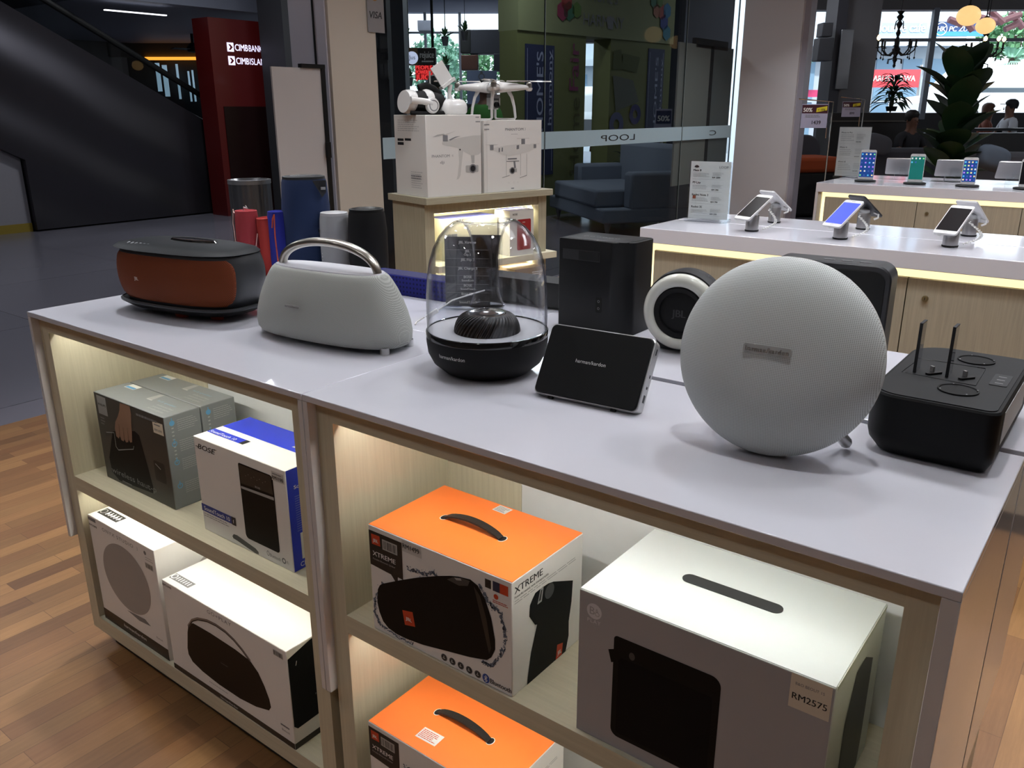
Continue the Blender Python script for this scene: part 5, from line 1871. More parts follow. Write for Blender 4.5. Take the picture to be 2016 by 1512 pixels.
phone_table('phone_table', 'white topped display table with tilted phones on silver stands', -0.571, 2.175, 3.2, 0.325, 0.300, 0.962)
phone_table('phone_table', 'farther white topped display table with upright lit phones', -0.725, 4.775, 3.2, 0.46, 0.40, 0.56)

icons = [P('icon_%d' % i, c, 0.4, var=0, emit=0.5) for i, c in enumerate(('E8EEF2', '58C0F0', '7FE08A', 'B080E8', 'F0E0A0', '3050A0'))]
scr_blue = P('screen_blue', '1C3F7E', 0.2, var=0.1, scale=8, emit=0.7)
scr_teal = P('screen_teal', '17605A', 0.2, var=0.35, scale=12, emit=0.7)
scr_off = P('screen_dark', '17181C', 0.12, var=0, coat=0.5)
scr_violet = P('screen_violet', '4C5AC0', 0.2, var=0.2, scale=10, emit=0.6)
phone_w = P('phone_white_shell', 'D5D5D6', 0.3, var=0)

def handset(parent, M, w, h, screen, body=phone_w, apps=0, rad=0.008, seed=0):
    m = MB()
    m.prism(rrect(-w/2, 0, w/2, h, rad), -0.0075, 0.0, body, M, ch=0.001)
    p = m.build('phone', parent)
    m = MB()
    m.rect(-w/2+0.0035, 0.016, w/2-0.0035, h-0.016, screen, M, 0.0004)
    rd = random.Random(seed)
    if apps:
        for r_ in range(6):
            for c_ in range(4):
                if apps == 2 and (r_ > 1 or (r_ == 1 and c_ > 1)):
                    continue
                if r_ == 5 or r_ < 5:
                    x = -w/2+0.0115+c_*(w-0.023)/3
                    y = h-0.028-r_*(h-0.056)/5
                    q = 0.0045
                    m.poly(rrect(x-q, y-q, x+q, y+q, 0.0012, 2), rd.choice(icons), M, 0.0007)
    m.build('screen', p, smooth=0)
    m = MB()
    m.disc(0, 0.0085, 0.0045, ink3, M, 0.0004, 16, r2=0.0038)
    m.rect(-0.007, h-0.009, 0.007, h-0.0075, ink2, M, 0.0004)
    m.build('home_button', p, smooth=0)
    return p

def stand_phone(label, x, y, rz, screen, group=None, body=phone_w, w=0.078, h=0.150, flip=False, coil=True, seed=0):
    t = thing('phone_on_stand', label, 'phone stand', (x, y, 0.92), rz, group)
    m = MB()
    m.lathe([(0.026, 0.0), (0.0265, 0.003), (0.0265, 0.006)], blackp, None, 28, True, False)
    m.lathe([(0.0245, 0.006), (0.0245, 0.062), (0.023, 0.064), (0.0, 0.065)], P('satin_silver', 'BFBFC2', 0.3, metal=0.9, var=0.03), None, 28)
    m.build('stand', t, smooth=40)
    m = MB()
    m.lathe([(0.020, 0.064), (0.018, 0.076), (0.010, 0.080)], P('clear_collar', 'C4C6C8', 0.2), None, 20, False, True)
    m.build('collar', t, smooth=40)
    M = T(0, -0.02, 0.068) @ Matrix.Rotation(R(34), 4, 'X') @ T(0, -0.045, 0.010)
    handset(t, M, w, h, screen, body, 0, seed=seed)
    if coil:
        pts = []
        for k in range(90):
            f = k/89
            cx = 0.030+0.050*math.sin(PI*f)
            cz = 0.085-0.075*f**0.8
            cy = 0.05-0.02*f
            a = 2*PI*15*f
            pts.append((cx+0.0045*math.cos(a), cy+0.0045*math.sin(a), max(cz, 0.006)))
        m = MB()
        m.tube(pts, 0.0018, whitep, 5)
        m.build('coiled_cord', t)
    m = MB()
    m.tube([(-0.020, -0.028, 0.066), (-0.036, -0.036, 0.058), (-0.040, -0.030, 0.046), (-0.030, -0.020, 0.040)], 0.004, whitep, 8)
    m.build('cable_clip', t)
    return t
stand_phone('dark screened phone tilted on silver stand, left end of near phone table', -0.170, 2.338, R(-22), scr_off)
stand_phone('phone with bright blue screen on silver stand, middle of near phone table', 0.170, 2.330, R(-20), scr_violet, seed=2)
stand_phone('phone with black screen on silver stand, right end of near phone table', 0.528, 2.370, R(-12), scr_off, seed=3)
stand_phone('phone facing away behind the left dark screened phone', -0.195, 2.640, R(160), scr_off, coil=False)
stand_phone('phone facing away behind the bright blue screened phone', 0.160, 2.650, R(158), scr_off, coil=False, body=dark_m)
stand_phone('phone facing away behind the right hand black screened phone', 0.530, 2.690, R(165), scr_off, coil=False)

def docked(label, x, y, rz, h, screen, apps, seed):
    t = thing('docked_phone', label, 'phone', (x, y, 0.92), rz)
    m = MB()
    m.lathe([(0.062, 0.0), (0.066, 0.004), (0.066, 0.009), (0.060, 0.012), (0.0005, 0.013)], blackp, None, 36, True, True)
    m.build('dock', t, smooth=40)
    m = MB()
    m.tube([(0.0, 0.012, 0.010), (0.0, 0.022, 0.06)], 0.010, silver, 10, flat=1.6)
    m.build('dock_post', t)
    M = T(0, -0.006, 0.014) @ Matrix.Rotation(R(82), 4, 'X')
    handset(t, M, h*0.50, h, screen, phone_w, apps, 0.011, seed)
    return t
docked('tallest lit phone in dock showing app icons, beside the far price card', -0.490, 5.020, R(12), 0.188, scr_blue, 1, 1)
docked('docked phone with green screen, middle of the far phone table', -0.185, 5.000, R(12), 0.172, scr_teal, 2, 2)
docked('smaller docked phone with blue app screen, right on the far table', 0.117, 4.990, R(12), 0.160, scr_blue, 1, 3)
docked('dark docked phone at right edge of the far phone table', 0.425, 4.990, R(12), 0.160, scr_off, 0, 4)
def tablet(label, x, y, w):
    t = thing('tablet_on_stand', label, 'tablet', (x, y, 0.92), R(14), 'tablets seen from behind on clear stands')
    m = MB()
    m.lathe([(0.062, 0.0), (0.060, 0.03), (0.055, 0.045)], acrylic, None, 24)
    m.build('clear_stand', t, smooth=40)
    m = MB()
    M = T(0, 0.0, 0.085) @ Matrix.Rotation(R(-42), 4, 'X')
    m.prism(rrect(-w/2, -0.08, w/2, 0.08, 0.010), -0.004, 0.004, silver, M)
    m.build('tablet', t)
    m = MB()
    m.box((-0.03, -0.02, 0.035), (0.03, 0.02, 0.082), acrylic)
    m.build('stand_head', t)
tablet('tablet on clear stand behind and right of the tallest lit phone', -0.340, 5.370, 0.235)
tablet('tablet on clear stand between green and small blue phones', -0.030, 5.370, 0.235)
tablet('tablet on clear stand at the right edge of the far table', 0.325, 5.370, 0.235)

def price_card(label, x, y, w, h, rz, rows, base=True, logos=True):
    t = thing('price_card', label, 'sign', (x, y, 0.92), rz)
    m = MB()
    m.box((-0.006, -0.035, 0), (w+0.006, 0.035, 0.012), acrylic)
    m.build('stand_base', t)
    m = MB()
    m.box((0, -0.002, 0.012), (w, 0.002, h), paper)
    m.build('card', t)
    F_ = FR((0, -0.0025, 0), (1, 0, 0), (0, 0, 1))
    m = MB()
    n = len(rows)
    hh = (h-0.045)/n
    for k, (nm, pr) in enumerate(rows):
        z = h-0.032-hh*k
        m.text(nm, 0.07*w, z-0.008, 0.0125, ink, F_, E1, 'L', 0.015)
        m.lines(0.07*w, z-hh*0.62, 0.50*w, z-0.013, 4, ink3, F_, E1, seed=k, fill=0.3)
        m.lines(0.56*w, z-hh*0.50, 0.85*w, z-0.010, 4, ink3, F_, E1, seed=k+9, fill=0.3)
        m.text(pr, 0.56*w, z-hh*0.70, 0.0095, ink, F_, E1, 'L', 0.02)
        m.rect(0.05*w, z-hh*0.80, 0.82*w, z-hh*0.80+0.0006, ink3, F_, E1)
    if logos:
        for k in range(7):
            a = R(25+130*k/6)
            m.poly([(0.15*w, h-0.026), (0.15*w+0.010*math.cos(a-0.15), h-0.026+0.010*math.sin(a-0.15)), (0.15*w+0.012*math.cos(a), h-0.026+0.012*math.sin(a)), (0.15*w+0.010*math.cos(a+0.15), h-0.026+0.010*math.sin(a+0.15))], ink, F_, E1)
        m.text('LOOP', 0.72*w, h-0.026, 0.013, ink2, F_, E1, 'L', 0.0, wid=0.038)
        m.poly(rrect(0.09*w, 0.375*h, 0.17*w, 0.375*h+0.014, 0.002), P('mi_orange', 'A8563C', 0.5), F_, E1)
    m.build('card_print', t, smooth=0)
    m = MB()
    m.box((-0.004, -0.006, 0.008), (w+0.004, -0.0045, h+0.004), acrylic)
    m.build('acrylic_front', t)
    return t
price_card('standing price card with four phone prices on near phone table', -0.520, 2.500, 0.170, 0.245, R(6),
           [('Mate 8', 'RM 2099'), ('P9 Lite', 'RM 799'), ('Redmi Note 3', 'RM 799'), ('Redmi 3S', 'RM 599')])
price_card('standing price card left of the tallest lit phone', -0.775, 5.300, 0.205, 0.335, R(8),
           [('iPhone 6s Plus', 'RM2799'), ('iPhone 6s', 'RM2299'), ('iPhone SE', 'RM1899')], logos=False)

# ------------------------------------------------------------ the mall around the shop
FB = FR((CAM.x, CAM.y, 0), _r0, (0, 0, 1))     # u along the view's right, v up, w back towards the viewpoint
def uz(px, py, d):
    p = bgp(px, py, d)
    q = p-Vector((CAM.x, CAM.y, 0))
    return q.dot(_r0), q.z
def bslab(m, px0, py0, px1, py1, d, th, mat, zmin=None, zmax=None):
    pm = (px0+px1)/2
    ym = (py0+py1)/2
    u0, u1 = uz(px0, ym, d)[0], uz(px1, ym, d)[0]
    z1, z0 = uz(pm, py0, d)[1], uz(pm, py1, d)[1]
    if zmin is not None:
        z0 = zmin
    if zmax is not None:
        z1 = zmax
    return m.box((u0, z0, -d-th), (u1, z1, -d), mat, FB)
def ground(px, d):
    p = bgp(px, 217, d)
    return (p.x, p.y, 0)
FACE = YAW     # rotation of things squared to the view

# --- escalator, its white underwall, bank
esc = P('brushed_dark_steel', '48464C', 0.36, metal=0.75, var=0.05, scale=2.0)
_n = esc.node_tree
_tc, _mp, _wv, _bp = (_n.nodes.new(k) for k in ('ShaderNodeTexCoord', 'ShaderNodeMapping', 'ShaderNodeTexWave', 'ShaderNodeBump'))
_mp.inputs['Rotation'].default_value = (R(28), 0, 0)
_mp.inputs['Scale'].default_value = (0.3, 1.0, 1.0)
_wv.bands_direction = 'Z'
_wv.inputs['Scale'].default_value = 0.42
_wv.inputs['Distortion'].default_value = 1.6
_wv.inputs['Detail'].default_value = 1.0
_bp.inputs['Strength'].default_value = 1.0
_bp.inputs['Distance'].default_value = 0.035
_n.links.new(_tc.outputs['Object'], _mp.inputs['Vector'])
_n.links.new(_mp.outputs[0], _wv.inputs['Vector'])
_n.links.new(_wv.outputs['Fac'], _bp.inputs['Height'])
_n.links.new(_bp.outputs[0], _n.nodes['Principled BSDF'].inputs['Normal'])
t = thing('escalator', 'dark steel clad escalator rising left behind the shop', 'escalator', (-9.5, 0, 0))
m = MB()
prf = [(8.4, 0.02), (3.70, 0.02), (3.70, 0.828), (1.6, 1.955), (-0.8, 3.24), (-0.8, 3.58), (1.75, 3.58), (4.23, 2.252), (6.27, 1.154)]
# gently faceted side so the cladding catches light in streaks
n = 10
for i in range(1):
    m.loft([[(0.0, y, z) for y, z in prf], [(-1.25, y, z) for y, z in prf]], esc)
o = m.build('truss_cladding', t, smooth=0)
recalc(o)
for k, (x, dz) in enumerate(((-0.04, 0.33), (-1.2, 0.36))):
    m = MB()
    pts = [(x, 8.3, 0.45), (x, 6.27, 1.154+dz), (x, 4.23, 2.252+dz), (x, 2.3, 3.29+dz-0.04)]
    m.tube(pts, 0.028, blackp, 8, flat=1.4)
    m.build('handrail', t)
    m = MB()
    m.add([(x, 8.3, 0.1), (x, 6.27, 1.154), (x, 4.23, 2.252), (x, 2.2, 3.33), (x, 2.2, 3.5), (x, 4.23, 2.252+dz), (x, 6.27, 1.154+dz), (x, 8.3, 0.42)], [(0, 1, 6, 7), (1, 2, 5, 6), (2, 3, 4, 5)], glassmat('balustrade_glass', (0.72, 0.78, 0.78), 0.8, 0.02))
    m.build('glass_balustrade', t, smooth=0)
m = MB()
m.box((-9.95, -2.0, 0.0), (-9.60, 3.685, 3.0), P('white_plaster_wall', '8F8D94', 0.7))
m.build('wall_under_stair', kind='structure')
m = MB()
m.box((-9.60, -2.0, 0.0), (-9.585, 3.684, 0.10), P('ochre_skirting', '8F7A28', 0.6))
m.build('baseboard_left', kind='structure')

t = thing('bank_sign_pillar', 'dark red pillar with lit white bank signs', 'pillar sign', (-9.0, 5.98, 0))
m = MB()
m.box((-0.35, 0, 0), (0, 0.98, 2.50), P('deep_red_panel', '5E1414', 0.35, var=0.04, coat=0.3))
m.build('pillar', t)
m = MB()
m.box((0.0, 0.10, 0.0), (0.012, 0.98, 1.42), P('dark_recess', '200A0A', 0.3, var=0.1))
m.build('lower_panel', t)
m = MB()
sg = P('lit_sign_white', 'E6E4FF', 0.4, var=0, emit=1.6, ecol='D8D6FF')
F_ = FR((0.002, 0, 0), (0, 1, 0), (0, 0, 1))
for (z, a, b_) in ((2.115, 'CIMB', 'BANK'), (1.950, 'CIMB', 'ISLAMIC')):
    m.rect(0.245, z-0.012, 0.345, z+0.098, sg, F_, 0.003)
    m.text(a, 0.365, z+0.004, 0.115, sg, F_, 0.003, 'L', 0.012, wid=0.20)
    m.text(b_, 0.580, z+0.004, 0.115, sg, F_, 0.003, 'L', -0.005, wid=0.215 if b_ == 'BANK' else 0.33)
m.build('lit_lettering', t, smooth=0)
m = MB()
for z in (2.115, 1.950):
    m.poly([(0.262, z+0.008), (0.295, z+0.008), (0.330, z+0.043), (0.295, z+0.078), (0.262, z+0.078), (0.292, z+0.043)], P('sign_arrow_red', '7A1A1A', 0.4), F_, 0.006)
m.build('arrow_mark', t, smooth=0)
# charcoal column beside it
a0 = hit(514, 105, 0, -8.9).y
a1 = hit(640, 200, 0, -8.4).y
m = MB()
m.box((-8.9, a0, 0), (-8.4, a1+0.6, 3.6), wall_dk)
m.build('trim_5', kind='structure')
# soffit over the bank front and its interior
m = MB()
m.box((-15.5, 4.6, 2.62), (-9.1, 9.5, 3.6), P('blue_grey_soffit', '6E7280', 0.6))
m.build('ceiling_bank', kind='structure')
t = thing('linear_ceiling_light', 'thin lit strip lamp under the soffit above the escalator', 'lamp', tuple(bgp(268, 24, 11.2)))
m = MB()
m.box((-0.02, -0.40, -0.012), (0.02, 0.40, 0.0), P('lamp_strip_white', 'F4F6FF', 0.5, var=0, emit=2.5))
m.build('lamp_strip', t)
m = MB()
u0 = uz(275, 130, 17.5)
bslab(m, 200, 60, 450, 112, 17.6, 0.2, P('bank_wall_beige', '5A564E', 0.7), None, 2.9)
bslab(m, 200, 112, 450, 240, 17.9, 0.1, P('bank_dark_front', '22262A', 0.4), 0.0)
m.build('wall_bank', kind='structure')
m = MB()
bslab(m, 285, 112, 418, 118, 17.55, 0.05, P('amber_cove', 'FFB84A', 0.5, var=0, emit=1.3, ecol='FFA63A'))
tag(m.build('cove_light'), 'amber glowing cove light strip inside the bank', 'lamp')
gl_ = P('cool_lit_glass', 'B8D0E0', 0.4, var=0.2, scale=3, emit=0.55, ecol='9FC0D8')
for k, (x0, x1, ya_, yb_) in enumerate(((308, 316, 124, 180), (322, 331, 128, 190), (349, 353, 126, 195), (372, 375, 140, 200), (380, 383, 138, 200), (394, 400, 132, 205), (413, 418, 140, 220))):
    m = MB()
    bslab(m, x0, ya_, x1, yb_, 17.5, 0.02, gl_)
    tag(m.build('glass_door_strip'), 'cool lit glass door strip seen beyond the escalator rail', 'door', 'lit glass strips in the bank entrance')
t = thing('ceiling_fan', 'small dark ceiling fan hanging inside the bank', 'fan', tuple(bgp(381, 97, 15.5)))
m = MB()
m.tube([(0, 0, 0.10), (0, 0, 0.5)], 0.03, dark_m, 8)
m.lathe([(0.0, -0.06), (0.10, -0.04), (0.11, 0.03), (0.05, 0.10), (0.0, 0.11)], dark_m, None, 20)
m.build('motor', t)
for k in range(3):
    m = MB()
    m.box((0.1, -0.05, -0.01), (0.42, 0.05, 0.0), dark_m, T(0, 0, 0, R(35+120*k), R(8)))
    m.build('blade', t)
t = thing('litter_bin', 'tall cylindrical ribbed steel litter bin beside the red pillar', 'bin', ground(477, 7.6))
m = MB()
rr = 0.178
rings = []
for z in (0.02, 0.06, 0.72, 0.76):
    rings.append([((rr+0.004*(j % 4 < 2))*math.cos(2*PI*j/96), (rr+0.004*(j % 4 < 2))*math.sin(2*PI*j/96), z) for j in range(96)])
m.loft(rings, P('satin_steel', '8E8E90', 0.32, metal=0.9, var=0.1, scale=8, stretch=(6, 6, 0.2)), None, True, False)
m.build('drum', t, smooth=60)
m = MB()
m.lathe([(rr+0.008, 0.755), (rr+0.008, 0.79), (rr-0.02, 0.792), (rr-0.05, 0.75), (0.0, 0.74)], silver, None, 48)
m.build('rim', t, smooth=40)

# --- dark wall with frames behind the near glass pane
def framed(label, px0, py0, px1, py1, d, mf, mi_, group=None, name='picture_frame'):
    pc = bgp((px0+px1)/2, (py0+py1)/2, d)
    t = thing(name, label, 'picture', tuple(pc), FACE, group)
    u0, z1 = uz(px0, py0, d)
    u1, z0 = uz(px1, py1, d)
    w_, h_ = (u1-u0)/2, (z1-z0)/2
    m = MB()
    for (a, b_) in (((-w_, 0, -h_), (w_, 0.03, -h_+0.03)), ((-w_, 0, h_-0.03), (w_, 0.03, h_)), ((-w_, 0, -h_), (-w_+0.03, 0.03, h_)), ((w_-0.03, 0, -h_), (w_, 0.03, h_))):
        m.box(a, b_, mf)
    m.build('frame', t)
    m = MB()
    m.box((-w_+0.02, 0.012, -h_+0.02), (w_-0.02, 0.02, h_-0.02), mi_)
    m.build('picture', t)
m = MB()
bslab(m, 700, 0, 768, 400, 7.2, 0.25, P('dark_grey_partition', '3A3A3E', 0.6), 0.0, 3.6)
m.build('wall_partition', kind='structure')
m = MB()
bslab(m, 766, 0, 800, 400, 9.5, 0.4, P('slate_column', '40454C', 0.5), 0.0, 3.6)
m.build('trim_6', kind='structure')
fm_ = P('grey_frame', '55565A', 0.5)
fi_ = P('frame_picture_dark', '2A2B2E', 0.5, var=0.3, scale=6)
for (a, lab) in (((718, 5, 745, 60), 'dark framed panel high on partition, uppermost'), ((722, 66, 744, 102), 'grey framed panel below the uppermost dark frame'), ((747, 64, 764, 104), 'pale rimmed frame right of the grey framed panel'), ((724, 116, 744, 160), 'lower dark frame on the partition, bottom left'), ((747, 118, 765, 156), 'lower dark frame on the partition, bottom right')):
    framed(lab, *a, 7.1, fm_, fi_)

# --- exterior wall line with its windows (d about 18 to the left, 15.5 to the right)
ext_wall = P('inner_facade_wall', '8A8A92', 0.7)
m = MB()
bslab(m, 400, 20, 560, 320, 21.0, 0.3, ext_wall, 0.0, 3.6)
bslab(m, 640, -40, 792, 320, 18.6, 0.3, P('pale_column_wall', '9C9FA8', 0.7), 0.0, 3.6)
bslab(m, 1020, -60, 1150, 320, 18.6, 0.3, wall_dk, 0.0, 3.6)
bslab(m, 1200, -60, 1438, 320, 18.6, 0.3, wall_dk, 0.0, 3.6)
bslab(m, 1150, -60, 1200, 84, 18.6, 0.3, wall_dk, None, 3.6)
bslab(m, 785, -40, 1025, 24, 18.6, 0.3, P('window_head', 'C4C8DA', 0.7), None, 3.6)
m.build('wall_far', kind='structure')
m = MB()
fr_ = P('window_mullion', '7C828C', 0.5)
for x_ in (838, 905, 985):
    bslab(m, x_, 24, x_+5, 330, 18.5, 0.08, fr_, 0.0)
bslab(m, 785, 62, 1025, 66, 18.5, 0.06, fr_)
m.build('window_4', kind='structure')
# right hand facade
m = MB()
bslab(m, 1560, -60, 2250, 19, 15.6, 0.3, P('beige_soffit', '6E6A68', 0.7), None, 3.6)
bslab(m, 1690, 222, 2250, 330, 15.6, 0.3, P('low_window_wall', '3A3A3C', 0.7), 0.0)
bslab(m, 1560, 290, 1690, 330, 15.6, 0.3, P('low_window_wall', '3A3A3C', 0.7), 0.0)
m.build('wall_facade', kind='structure')
m = MB()
bslab(m, 1826, 15, 1836, 235, 15.55, 0.10, fr_)
bslab(m, 1716, 75, 2250, 81, 15.56, 0.09, fr_)
bslab(m, 2080, 15, 2090, 235, 15.55, 0.10, fr_)
m.build('window_5', kind='structure')
m = MB()
bslab(m, 1656, -60, 1722, 330, 13.6, 0.5, P('plaster_column', '7E7C80', 0.6), 0.0, 3.6)
m.build('trim_7', kind='structure')
m = MB()
bslab(m, 1637, -60, 1657, 330, 13.55, 0.5, P('dark_column_side', '45454D', 0.5), 0.0, 3.6)  # darker slab for the column's left side
m.build('trim_8', kind='structure')
m = MB()
bslab(m, 1651, 58, 1676, 176, 13.5, 0.03, P('steel_plate', 'A0A3A8', 0.3, metal=0.7, var=0.15, scale=3))
tag(m.build('column_plate', bevel=0.01), 'narrow steel plate mounted on the plaster column', 'panel')  # steel panel on the column
for (a, lab) in (((1619, 44, 1640, 72), 'small dark box bracketed high on the dark column edge'), ((1611, 74, 1640, 120), 'larger dark box below the small one on column edge')):
    m = MB()
    bslab(m, *a, 13.45, 0.25, P('grey_box', '55565C', 0.6))
    tag(m.build('speaker_cabinet', bevel=0.01), lab, 'box')

# --- daylight outside: street buildings, signs, car, trees
ext = MB()
fac = P('pale_building', 'B8C4CC', 0.8, var=0.05, scale=0.5)
facw = P('building_window_glass', '7FA0B8', 0.3, var=0.15, scale=1)
def building(name, label, px0, px1, d, storeys, cols, th=3.0, zt=9.0):
    u0, u1 = uz(px0, 217, d)[0], uz(px1, 217, d)[0]
    t = thing(name, label, 'building', (CAM.x, CAM.y, 0))
    m = MB()
    m.box((u0, 0.0, -d-th), (u1, zt, -d), fac, FR((0, 0, 0), _r0, (0, 0, 1)))
    m.build('wall', t)
    F_ = FR((0, 0, 0), _r0, (0, 0, 1))
    for i in range(storeys):
        z0 = 0.6+i*3.0
        for j in range(cols):
            w_ = (u1-u0)/cols
            x0 = u0+w_*j+w_*0.15
            m = MB()
            m.box((x0, z0, -d), (x0+w_*0.7, z0+1.9, -d+0.04), facw, F_)
            m.box((x0, z0+0.93, -d), (x0+w_*0.7, z0+0.97, -d+0.06), fac, F_)
            m.build('window', t)
    m = MB()
    for i in range(storeys):
        m.box((u0, 2.75+i*3.0, -d), (u1, 2.95+i*3.0, -d+0.5), fac, F_)
        m.build('balcony_ledge', t)
        m = MB()
    return t
building('street_building', 'pale storeyed building across the street, right windows', 1500, 1860, 21.15, 3, 7)
building('street_building', 'pale building seen through the narrow gap in the banners', 1120, 1240, 30, 3, 3)
m = MB()
m.box((-60, -0.3, -60), (60, -0.12, -19.2), P('street_asphalt', '8E9296', 0.8), FB)
m.build('ground', kind='structure')

sb = MB()
F_ = FB
u0, z1 = uz(1842, 43, 21)
u1, z0 = uz(1945, 71, 21)
t = thing('shop_sign', 'dark blue sign with white round letters across the street', 'sign', (0, 0, 0))
m = MB()
m.box((u0, z0, -21.1), (u1, z1, -21.0), P('sign_navy', '2A4472', 0.5), FB)
m.build('sign_board', t)
m = MB()
m.box((u0, z0, -21.0), (u1, z0+0.10, -20.99), P('sign_blue_stripe', '3F8FD0', 0.5), FB)
h_ = z1-z0
F2 = FR(FB @ Vector((u0+0.30*h_*1.6, z0+0.5*h_, -20.985)), _r0, (0, 0, 1))
m.disc(0, 0, 0.46*h_, paper, F2, 0, 28, r2=0.40*h_)
m.text('HK', 0, -0.17*h_, 0.5*h_, paper, F2, 0.002, 'C', 0.03, shear=0.15)
m.text('PC ZU', 0.6*h_, -0.17*h_, 0.5*h_, paper, F2, 0.002, 'L', 0.03, shear=0.15)
m.build('lettering', t, smooth=0)
t = thing('shop_sign', 'pale sign lettered lounge cafe across the street', 'sign', (0, 0, 0))
u0, z1 = uz(1725, 45, 20.9)
u1, z0 = uz(1822, 74, 20.9)
m = MB()
m.box((u0, z0, -21.0), (u1, z1, -20.9), P('sign_pale_blue', '9FB4C0', 0.5), FB)
m.build('sign_board', t)
m = MB()
F2 = FR(FB @ Vector((u0+0.05, z0, -20.88)), _r0, (0, 0, 1))
m.text('lounge cafe', 0.05, 0.12, 0.28, paper, F2, 0, 'L', 0.03, wid=(u1-u0)*0.88)
m.build('lettering', t, smooth=0)
def banner(label, px0, py0, px1, py1, d, col, txt=None, cat='banner'):
    t = thing('street_banner', label, cat, (0, 0, 0))
    u0, z1 = uz(px0, py0, d)
    u1, z0 = uz(px1, py1, d)
    m = MB()
    m.box((u0, z0, -d-0.03), (u1, z1, -d), col, FB)
    m.build('cloth', t)
    for uu in (u0-0.03, u1+0.03):
        m = MB()
        m.tube([(uu, -0.2, -d-0.06), (uu, z1+0.1, -d-0.06)], 0.03, silver, 8, FB)
        m.build('pole', t)
    if txt:
        m = MB()
        F2 = FR(FB @ Vector((u0, z0, -d+0.01)), _r0, (0, 0, 1))
        m.text(txt, (u1-u0)*0.08, (z1-z0)*0.35, (z1-z0)*0.45, paper, F2, 0, 'L', 0.03, wid=(u1-u0)*0.84)
        m.build('lettering', t, smooth=0)
banner('red street banner behind the chandelier', 1704, 137, 1808, 172, 19.8, P('banner_red', 'E04850', 0.6), 'HARI ISTIMEWA')
banner('pink red street banner left of the dark column', 1566, 177, 1616, 191, 19.8, P('banner_pink', 'D84878', 0.6))

def blob_tree(name, label, px, py_top, py_bot, d, wpx, col, seed, palm=False):
    rd = random.Random(seed)
    base = bgp(px, 217, d)
    zt, zb_ = uz(px, py_top, d)[1], uz(px, py_bot, d)[1]
    wr = wpx/1732*d/2
    t = thing(name, label, 'tree', (base.x, base.y, 0))
    m = MB()
    m.tube([(0, 0, -0.1), (0.05, 0, (zt+zb_)/2)], 0.12, P('bark', '5E4E40', 0.8), 8)
    m.build('trunk', t)
    m = MB()
    if palm:
        for k in range(26):
            a = 2*PI*k/26+rd.uniform(-0.1, 0.1)
            el = rd.uniform(-0.3, 1.1)
            L_ = wr*rd.uniform(0.8, 1.15)
            zc = zb_+(zt-zb_)*0.6
            for q in range(7):
                b_ = a+(q-3)*0.10
                d1 = Vector((math.cos(b_)*math.cos(el), math.sin(b_)*math.cos(el), math.sin(el)))
                side = Vector((-math.sin(b_), math.cos(b_), 0))*0.03*wr
                p0 = Vector((0, 0, zc))+d1*L_*0.3
                p1 = Vector((0, 0, zc))+d1*L_*0.7+Vector((0, 0, -0.02*L_))
                p2 = Vector((0, 0, zc))+d1*L_+Vector((0, 0, -0.22*L_))
                m.add([tuple(p0), tuple(p1+side), tuple(p2), tuple(p1-side)], [(0, 1, 2, 3)], col)
    else:
        zc, hr = (zt+zb_)/2, (zt-zb_)/2
        for k in range(900):
            v = Vector((rd.gauss(0, 1), rd.gauss(0, 1), rd.gauss(0, 1))).normalized()*rd.uniform(0.55, 1.0)
            c_ = Vector((v.x*wr, v.y*wr, zc+v.z*hr))
            a = Vector((rd.uniform(-1, 1), rd.uniform(-1, 1), rd.uniform(-1, 1))).normalized()*wr*0.11
            b_ = a.cross(Vector((rd.uniform(-1, 1), rd.uniform(-1, 1), rd.uniform(-1, 1)))).normalized()*wr*0.07
            m.add([tuple(c_+a), tuple(c_+b_), tuple(c_-a), tuple(c_-b_)], [(0, 1, 2, 3)], col)
    m.build('foliage', t, smooth=0)
lf1 = P('outdoor_leaf_green', '5F8F62', 0.6, var=0.3, scale=3)
lf2 = P('outdoor_leaf_pale', '86B49A', 0.6, var=0.3, scale=3)
blob_tree('palm_tree', 'palm tree outside, right of the big leafed plant', 1975, 85, 180, 22.5, 90, lf2, 3, True)
blob_tree('palm_tree', 'lower palm outside near the right picture edge', 2030, 130, 215, 22.0, 80, lf2, 4, True)
blob_tree('palm_tree', 'palm outside at far left of the right hand windows', 1566, 90, 160, 19.4, 60, lf1, 5, True)
blob_tree('street_tree', 'leafy tree outside behind the globe lamps', 1975, 20, 120, 24, 130, lf1, 6)
blob_tree('street_tree', 'pale green tree outside behind the juice bar, left', 860, 60, 200, 24, 110, lf2, 7)
blob_tree('street_tree', 'green tree outside the juice bar windows, right', 930, 75, 210, 26, 120, lf1, 8)
# pergola beams
t = thing('pergola', 'dark red brown pergola beams outside behind the globe lamps', 'pergola', (0, 0, 0))
pgm = P('pergola_paint', '5A3438', 0.6)
for k, (x0, y0_, x1, y1_) in enumerate(((1868, 38, 1895, 48), (1890, 25, 1915, 60), (1912, 30, 1960, 42), (1950, 22, 1975, 45), (1962, 45, 2010, 28), (1978, 58, 2008, 44), (1990, 24, 2014, 55))):
    m = MB()
    a, b_ = bgp(x0, y0_, 19+0.12*k), bgp(x1, y1_, 19.0+0.12*k)
    m.tube([tuple(a), tuple(b_)], 0.07, pgm, 6)
    m.build('beam', t)

